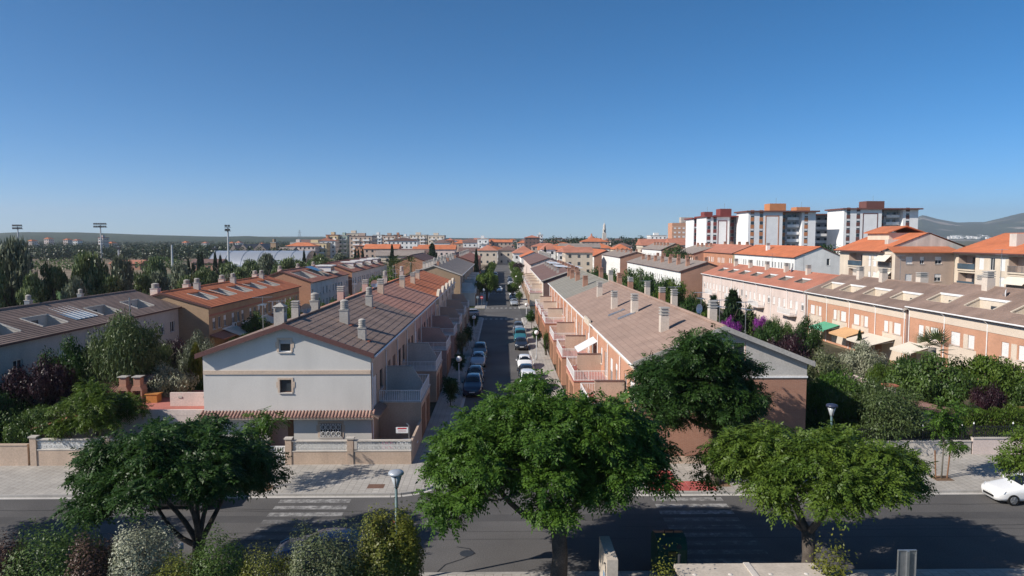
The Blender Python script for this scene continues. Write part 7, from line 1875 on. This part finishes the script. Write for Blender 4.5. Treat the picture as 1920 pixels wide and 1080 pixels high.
# silver arched sports hall
H = thing('sports_hall', 'silver barrel vaulted sports hall beyond the poplars', 'sports hall', (-118, 350, 0))
mat('hall_silver', (.60, .61, .62), rough=.32, metal=.55, var=.06, scale=.15)
mb = MB(); n = 18; x0, x1, yc, rz_, ry = -143, -96, 352, 8.6, 14
for i in range(n + 1):
    a = math.pi * i / n
    mb.v += [(x0, yc - ry * math.cos(a), rz_ * math.sin(a)), (x1, yc - ry * math.cos(a), rz_ * math.sin(a))]
mb.f = [(2 * i, 2 * i + 1, 2 * i + 3, 2 * i + 2) for i in range(n)]
mb.build('vault', MATS['hall_silver'], H, True)
for x, m_ in ((x0, 'hall_silver'), (x1, 'glass_blue')):
    MB().quad(*[(x, yc - ry * math.cos(math.pi * i / n), rz_ * math.sin(math.pi * i / n)) for i in range(n + 1)]).build('end_wall', MATS[m_], H)
for k in range(7):
    x = x0 + (x1 - x0) * k / 6
    MB().tube([(x, yc - (ry + .05) * math.cos(math.pi * i / n), (rz_ + .05) * math.sin(math.pi * i / n)) for i in range(n + 1)], .13, 4).build('seam', MATS['metal_galv'], H)
# floodlights
def flood(px, ptop, Y, label, rows=2, cols=6, w=7.0):
    c = at(px, ptop, Y); r = thing('floodlight_mast', label, 'floodlight', (c.x, Y, 0))
    MB().tube([(c.x, Y, 0), (c.x, Y, c.z)], [.55, .35], 10).build('mast', MATS['lamp_pole'], r)
    if rows:
        MB().box(c.x - w / 2, Y - .5, c.z - 1.6, c.x + w / 2, Y + .3, c.z - 1.35).box(c.x - w / 2, Y - .5, c.z + .1, c.x + w / 2, Y + .3, c.z + .3).build('lamp_frame', MATS['metal_dark'], r)
    for j in range(rows):
        for i in range(cols):
            x = c.x - w / 2 + w * (i + .5) / cols
            MB().box(x - .42, Y - .9, c.z - 1.3 + j * 1.75, x + .42, Y - .1, c.z - .45 + j * 1.75).build('lamp', MATS['metal_dark'], r)
flood(33, 425, 453, 'floodlight mast nearest the picture edge over the sports ground', 2, 5, 6.4)
flood(188, 422, 452, 'largest floodlight mast over the sports ground', 2, 6, 8.5)
flood(427, 427, 320, 'floodlight mast in front of the silver hall', 2, 2, 2.6)
flood(222, 461, 340, 'small lamp mast beside the largest floodlight', 1, 3, 2.4)
flood(322, 459, 310, 'plain thin mast between the small lamp masts', 0)
flood(403, 462, 330, 'small lamp mast left of the silver hall', 1, 3, 2.4)

# ------------------------------------------------------------------ woods and hills
def mass(name, label, pts, m, per=70, leaf=.9, seed=0, r=(2.2, 3.6), h=(4, 8)):
    rng = np.random.default_rng(seed); N = len(pts)
    rad = rng.uniform(*r, N); hh = rng.uniform(*h, N)
    j = np.repeat(np.arange(N), per); u = sph(rng, len(j)); u[:, 2] = u[:, 2] * .9 + .1
    q = (.7 + .3 * rng.random((len(j), 1)))
    b = np.asarray(pts)[j] + u * q * np.stack([rad, rad, hh * .5], 1)[j]; b[:, 2] += hh[j] * .5
    b[:, 2] = np.maximum(b[:, 2], np.asarray(pts)[j][:, 2] + .2)
    me = leaf_mesh(name, b, rng.normal(size=u.shape), u + np.array([0, 0, .5]) + rng.normal(size=u.shape) * .5, leaf * (.7 + .7 * rng.random(len(j))), leaf * .8, MATS[m])
    o = put(name, me); return tag(o, label, 'woodland', kind='stuff')
rng = np.random.default_rng(77)
def rank_labels(group_start, same):
    by = {}
    for o_ in COL.objects:
        if o_.parent is None and o_.get('label') and group_start in o_['label']: by.setdefault(o_['label'], []).append(o_)
    for lab, os_ in by.items():
        if len(os_) < 2: continue
        for i, o_ in enumerate(sorted(os_, key=lambda v: v.location.x / v.location.y)): o_['label'] = lab + ', ' + ORD2[i] + ' from the left'
rank_labels('among the far town roofs', 1); rank_labels('in the far green countryside', 1)
P = []
for k in range(2400):
    Y = 400 + 1500 * rng.random() ** 1.6; X = rng.uniform(-.85, -.30) * Y
    if Y < 440 and X < -140: continue
    if 440 < Y < 500 and X < -330: continue
    P.append((X, Y, 0))
mass('woodland', 'dark green woodland spreading to the hills', P, 'leaf_wood', 60, 1.3, 1, (2.6, 4.6), (5, 10))
P = [(rng.uniform(-150, 330), 700 + 1000 * rng.random(), 0) for k in range(700)]
mass('woodland', 'far tree belt behind the town', P, 'leaf_wood', 40, 1.6, 2, (3, 6), (8, 13))
P = [(rng.uniform(40, 120), rng.uniform(560, 640), 0) for k in range(60)]
mass('woodland', 'wooded rise in the middle of the skyline', P, 'leaf_wood', 160, 1.2, 3, (4, 7), (12, 18))
P = [(rng.uniform(96, 122), rng.uniform(240, 262), 0) for k in range(14)] + [(rng.uniform(72, 95), rng.uniform(300, 316), 0) for k in range(8)]
mass('grove', 'dark green grove below the tower blocks', P, 'leaf_dark', 500, .7, 4, (3.5, 5), (8, 13))
P = [(rng.uniform(-330, -150), rng.choice([rng.uniform(318, 330), rng.uniform(385, 395)]), 0) for k in range(34)] + [(rng.uniform(-100, -55), rng.uniform(225, 330), 0) for k in range(60)]
mass('grove', 'scrub and hedgerow trees round the bare field', P, 'leaf_bush', 120, .8, 5, (2.5, 4.5), (3.5, 7))
P = [(rng.uniform(-75, 300), 262 + 260 * rng.random(), 0) for k in range(150)]
P = [p_ for p_ in P if all(abs(p_[0] - a) > b / 2 + 2 or abs(p_[1] - c_) > e / 2 + 2 for a, c_, b, e in occ)]
mass('grove', 'scattered garden trees between the far town houses', P, 'leaf_bush', 110, .8, 6, (2, 3.6), (4, 7.5))

def hills(name, xs, prof, y0, y1, m, seed, nx=260, ny=14, rough=.06):
    rng = np.random.default_rng(seed); mb = MB()
    X = np.linspace(xs[0], xs[-1], nx); ph = rng.random(12) * 6.28
    for j in range(ny + 1):
        t = j / ny; env = math.sin(math.pi * .625 * t) if t < .8 else 1 - (t - .8) / .2 * .5
        for i in range(nx):
            top = np.interp(X[i], xs, prof)
            f = sum(math.sin(X[i] * (.0021 * 1.7 ** k) * (2000 / max(y1 - y0, 1)) + ph[k] + j * (.5 + .3 * k)) / 1.5 ** k for k in range(7))
            mb.v.append((X[i] * (y0 + (y1 - y0) * t) / (y0 + (y1 - y0) * .8), y0 + (y1 - y0) * t, max(-2, top * env * (1 + rough * f))))
    for j in range(ny):
        for i in range(nx - 1): mb.f.append((j * nx + i, j * nx + i + 1, (j + 1) * nx + i + 1, (j + 1) * nx + i))
    o = mb.build(name, MATS[m], None, False); o['kind'] = 'structure'
    return o
m = mat('hill_forest', (.030, .044, .018), var=.3, scale=.012, fine=.4, fscale=.08)
def mountain_mat():
    m = mat('mountain_forest', (.040, .055, .024), var=.25, scale=.004, fine=.3, fscale=.03)
    nt = m.node_tree; N, L = nt.nodes, nt.links
    geo = N.new("ShaderNodeNewGeometry"); n = N.new("ShaderNodeTexNoise"); n.inputs["Scale"].default_value = .0021; n.inputs["Detail"].default_value = 8
    L.new(geo.outputs["Position"], n.inputs["Vector"]); rp = N.new("ShaderNodeValToRGB")
    rp.color_ramp.elements[0].position = .60; rp.color_ramp.elements[0].color = (.040, .055, .024, 1)
    rp.color_ramp.elements[1].position = .66; rp.color_ramp.elements[1].color = (.34, .29, .23, 1)
    L.new(n.outputs[0], rp.inputs[0]); L.new(rp.outputs[0], [x for x in N if x.type == 'VECT_MATH'][0].inputs[0])
mountain_mat()
def hp(Y, pts): return [((p_[0] - 942) / FPX * Y, max(0.0, CAMZ + (447 - p_[1]) / FPX * Y)) for p_ in pts]
q = hp(3020, [(-700, 437), (-200, 438), (0, 439), (60, 437), (150, 437.5), (230, 439), (300, 441.5), (420, 444), (470, 442.5), (520, 445), (600, 445), (800, 446), (1000, 447)])
hills('hills', [a for a, b in q], [b for a, b in q], 1500, 3400, 'hill_forest', 3, rough=.05)
q = hp(5520, [(-500, 440), (200, 441), (420, 444), (600, 444), (760, 446), (1000, 447), (1300, 446), (1500, 447)])
hills('hills', [a for a, b in q], [b for a, b in q], 3600, 6000, 'hill_forest', 5, rough=.04)
q = hp(7480, [(1380, 448), (1500, 446), (1620, 436), (1690, 418), (1733, 404), (1760, 411), (1800, 418), (1850, 417), (1885, 409), (1920, 401), (2000, 392), (2150, 390), (2400, 400), (2700, 420)])
hills('mountain', [a for a, b in q], [b for a, b in q], 4600, 8200, 'mountain_forest', 9, rough=.035)
P = [(rng.uniform(.645, .71) * y, y, 4 + 26 * (y - 4700) / 500) for y in rng.uniform(4700, 5200, 130)]
tb = MB()
for x, y, z in P: tb.box(x - 8, y - 8, z, x + 8, y + 8, z + rng.uniform(12, 22))
tag(tb.build('far_village', MATS['stucco_white']), 'pale speckled village at the foot of the mountain', 'village', kind='stuff')

# the air between: one even box of haze round everything
hz = MB().box(-9500, -400, -1.5, 9500, 9800, 420)
m = bpy.data.materials.new('haze_air'); m.use_nodes = True
m.node_tree.nodes.clear()
ho = m.node_tree.nodes.new("ShaderNodeOutputMaterial"); hv = m.node_tree.nodes.new("ShaderNodeVolumePrincipled")
hv.inputs["Color"].default_value = (.86, .93, 1.0, 1); hv.inputs["Density"].default_value = 1.0e-4; hv.inputs["Anisotropy"].default_value = .2
m.node_tree.links.new(hv.outputs[0], ho.inputs["Volume"])
o = hz.build('haze', m); o['kind'] = 'stuff'
# ------------------------------------------------------------------ aerials and dishes on the roofs
AER = {}
def aerial(x, y, z, h, label):
    r = thing('tv_aerial', label, 'aerial', (x, y, z))
    if 'm' not in AER:
        AER['m'] = MB().tube([(0, 0, 0), (0, 0, 1)], .028, 6).mesh('mast', MATS['metal_grey'])
        mb = MB().tube([(-.7, 0, 0), (.7, 0, 0)], .018, 5)
        for i in range(9): mb.tube([(-.66 + i * .165, -.32 + .012 * i, 0), (-.66 + i * .165, .32 - .012 * i, 0)], .011, 4)
        AER['y'] = mb.mesh('antenna', MATS['metal_galv'])
    put('mast', AER['m'], r, scale=(1, 1, h))
    put('antenna', AER['y'], r, (0, 0, h - .05), R(25)); put('antenna', AER['y'], r, (0, 0, h - .6), R(100))
for i, (x, y, z, h) in enumerate(((17.9, 62.0, 7.6, 2.4), (17.6, 70.5, 7.7, 2.2), (18.6, 52.5, 7.4, 2.6), (17.5, 84, 7.7, 2.0), (18.2, 57.6, 7.5, 2.2))):
    aerial(x, y, z, h, 'television aerial behind the ridge of the big plain brown roof, ' + ['second', 'third', 'nearest', 'farthest', 'slightly lower'][i] + ' one')
for i, (x, y, z, h) in enumerate(((-17.8, 51.5, 7.9, 2.6), (-18.2, 56.0, 7.8, 2.0), (-16.6, 78, 8.3, 2.0), (-16.2, 96, 8.4, 1.9), (-16.0, 104, 8.4, 1.8))):
    aerial(x, y, z, h, 'television aerial behind the ridge of the shaded row, ' + ORD[i] + ' from the avenue')
for i, (x, y, z, h) in enumerate(((51.4, 88.8, 9.1, 3.6), (51.6, 71.0, 9.5, 4.2), (51.6, 62.5, 9.5, 4.4), (51.4, 96, 9.1, 3.4), (51.6, 118, 8.9, 3.2), (51.6, 132, 8.9, 3.0))):
    aerial(x, y, z, h, 'tall thin aerial mast on the sunny rows by the pink houses, ' + ['third', 'second', 'nearest', 'fourth', 'fifth', 'farthest'][i] + ' one')
def dish(x, y, z, rr, label, rz=0.6, m='plastic_white'):
    r = thing('satellite_dish', label, 'satellite dish', (x, y, z), rz)
    put('post', MB().tube([(0, 0, -.5), (0, 0, .35)], .03, 6).mesh('post', MATS['metal_grey']), r)
    mb = MB(); n, k = 16, 4
    for j in range(k + 1):
        q = rr * j / k
        for i in range(n): mb.v.append((q * math.cos(2 * math.pi * i / n), -.12 - .25 * (q / rr) ** 2 * rr, .4 + q * math.sin(2 * math.pi * i / n)))
    for j in range(k):
        for i in range(n): mb.f.append((j * n + i, j * n + (i + 1) % n, (j + 1) * n + (i + 1) % n, (j + 1) * n + i))
    put('reflector', mb.mesh('reflector', MATS[m], smooth=True), r)
    put('feed_arm', MB().tube([(0, -.15, .4 - rr), (0, -rr * 1.1, .35)], .02, 5).mesh('feed_arm', MATS['metal_grey']), r)
dish(17.0, 60.0, 8.3, .42, 'white satellite dish beside the beige chimneys of the plain brown roof')
dish(-17.2, 60.6, 8.3, .45, 'grey satellite dish between the chimneys of the grey gabled house row', .4, 'metal_grey')
dish(50.2, 68.6, 8.9, .5, 'white satellite dish by a roof patio of the nearer salmon brick row', .9)
dish(-16.4, 89, 8.6, .5, 'large pale satellite dish where the salmon and orange roofs meet', .2, 'metal_galv')
dish(51.0, 122, 8.8, .5, 'white satellite dish on the weathered red roof of the pink row', .9)
aw = thing('laundry', 'orange and dark clothes hung on a line in a roof patio of the ribbed roof', 'laundry', (-42.4, 56.2, 6.6))
MB().tube([(-43.2, 55.0, 7.3), (-41.6, 57.6, 7.2)], .012, 4).build('line', MATS['plastic_white'], aw)
for i, cc_ in enumerate(((.55, .10, .03), (.03, .035, .05), (.05, .06, .08), (.04, .04, .05))):
    MB().prism([(-43.0 + i * .35, 55.3 + i * .57, 7.27), (-42.75 + i * .35, 55.7 + i * .57, 7.25), (-42.78 + i * .35, 55.66 + i * .57, 6.65), (-43.02 + i * .35, 55.28 + i * .57, 6.7)], (.02, -.012, 0)).build('garment', mat('cloth_%d' % i, cc_), aw)
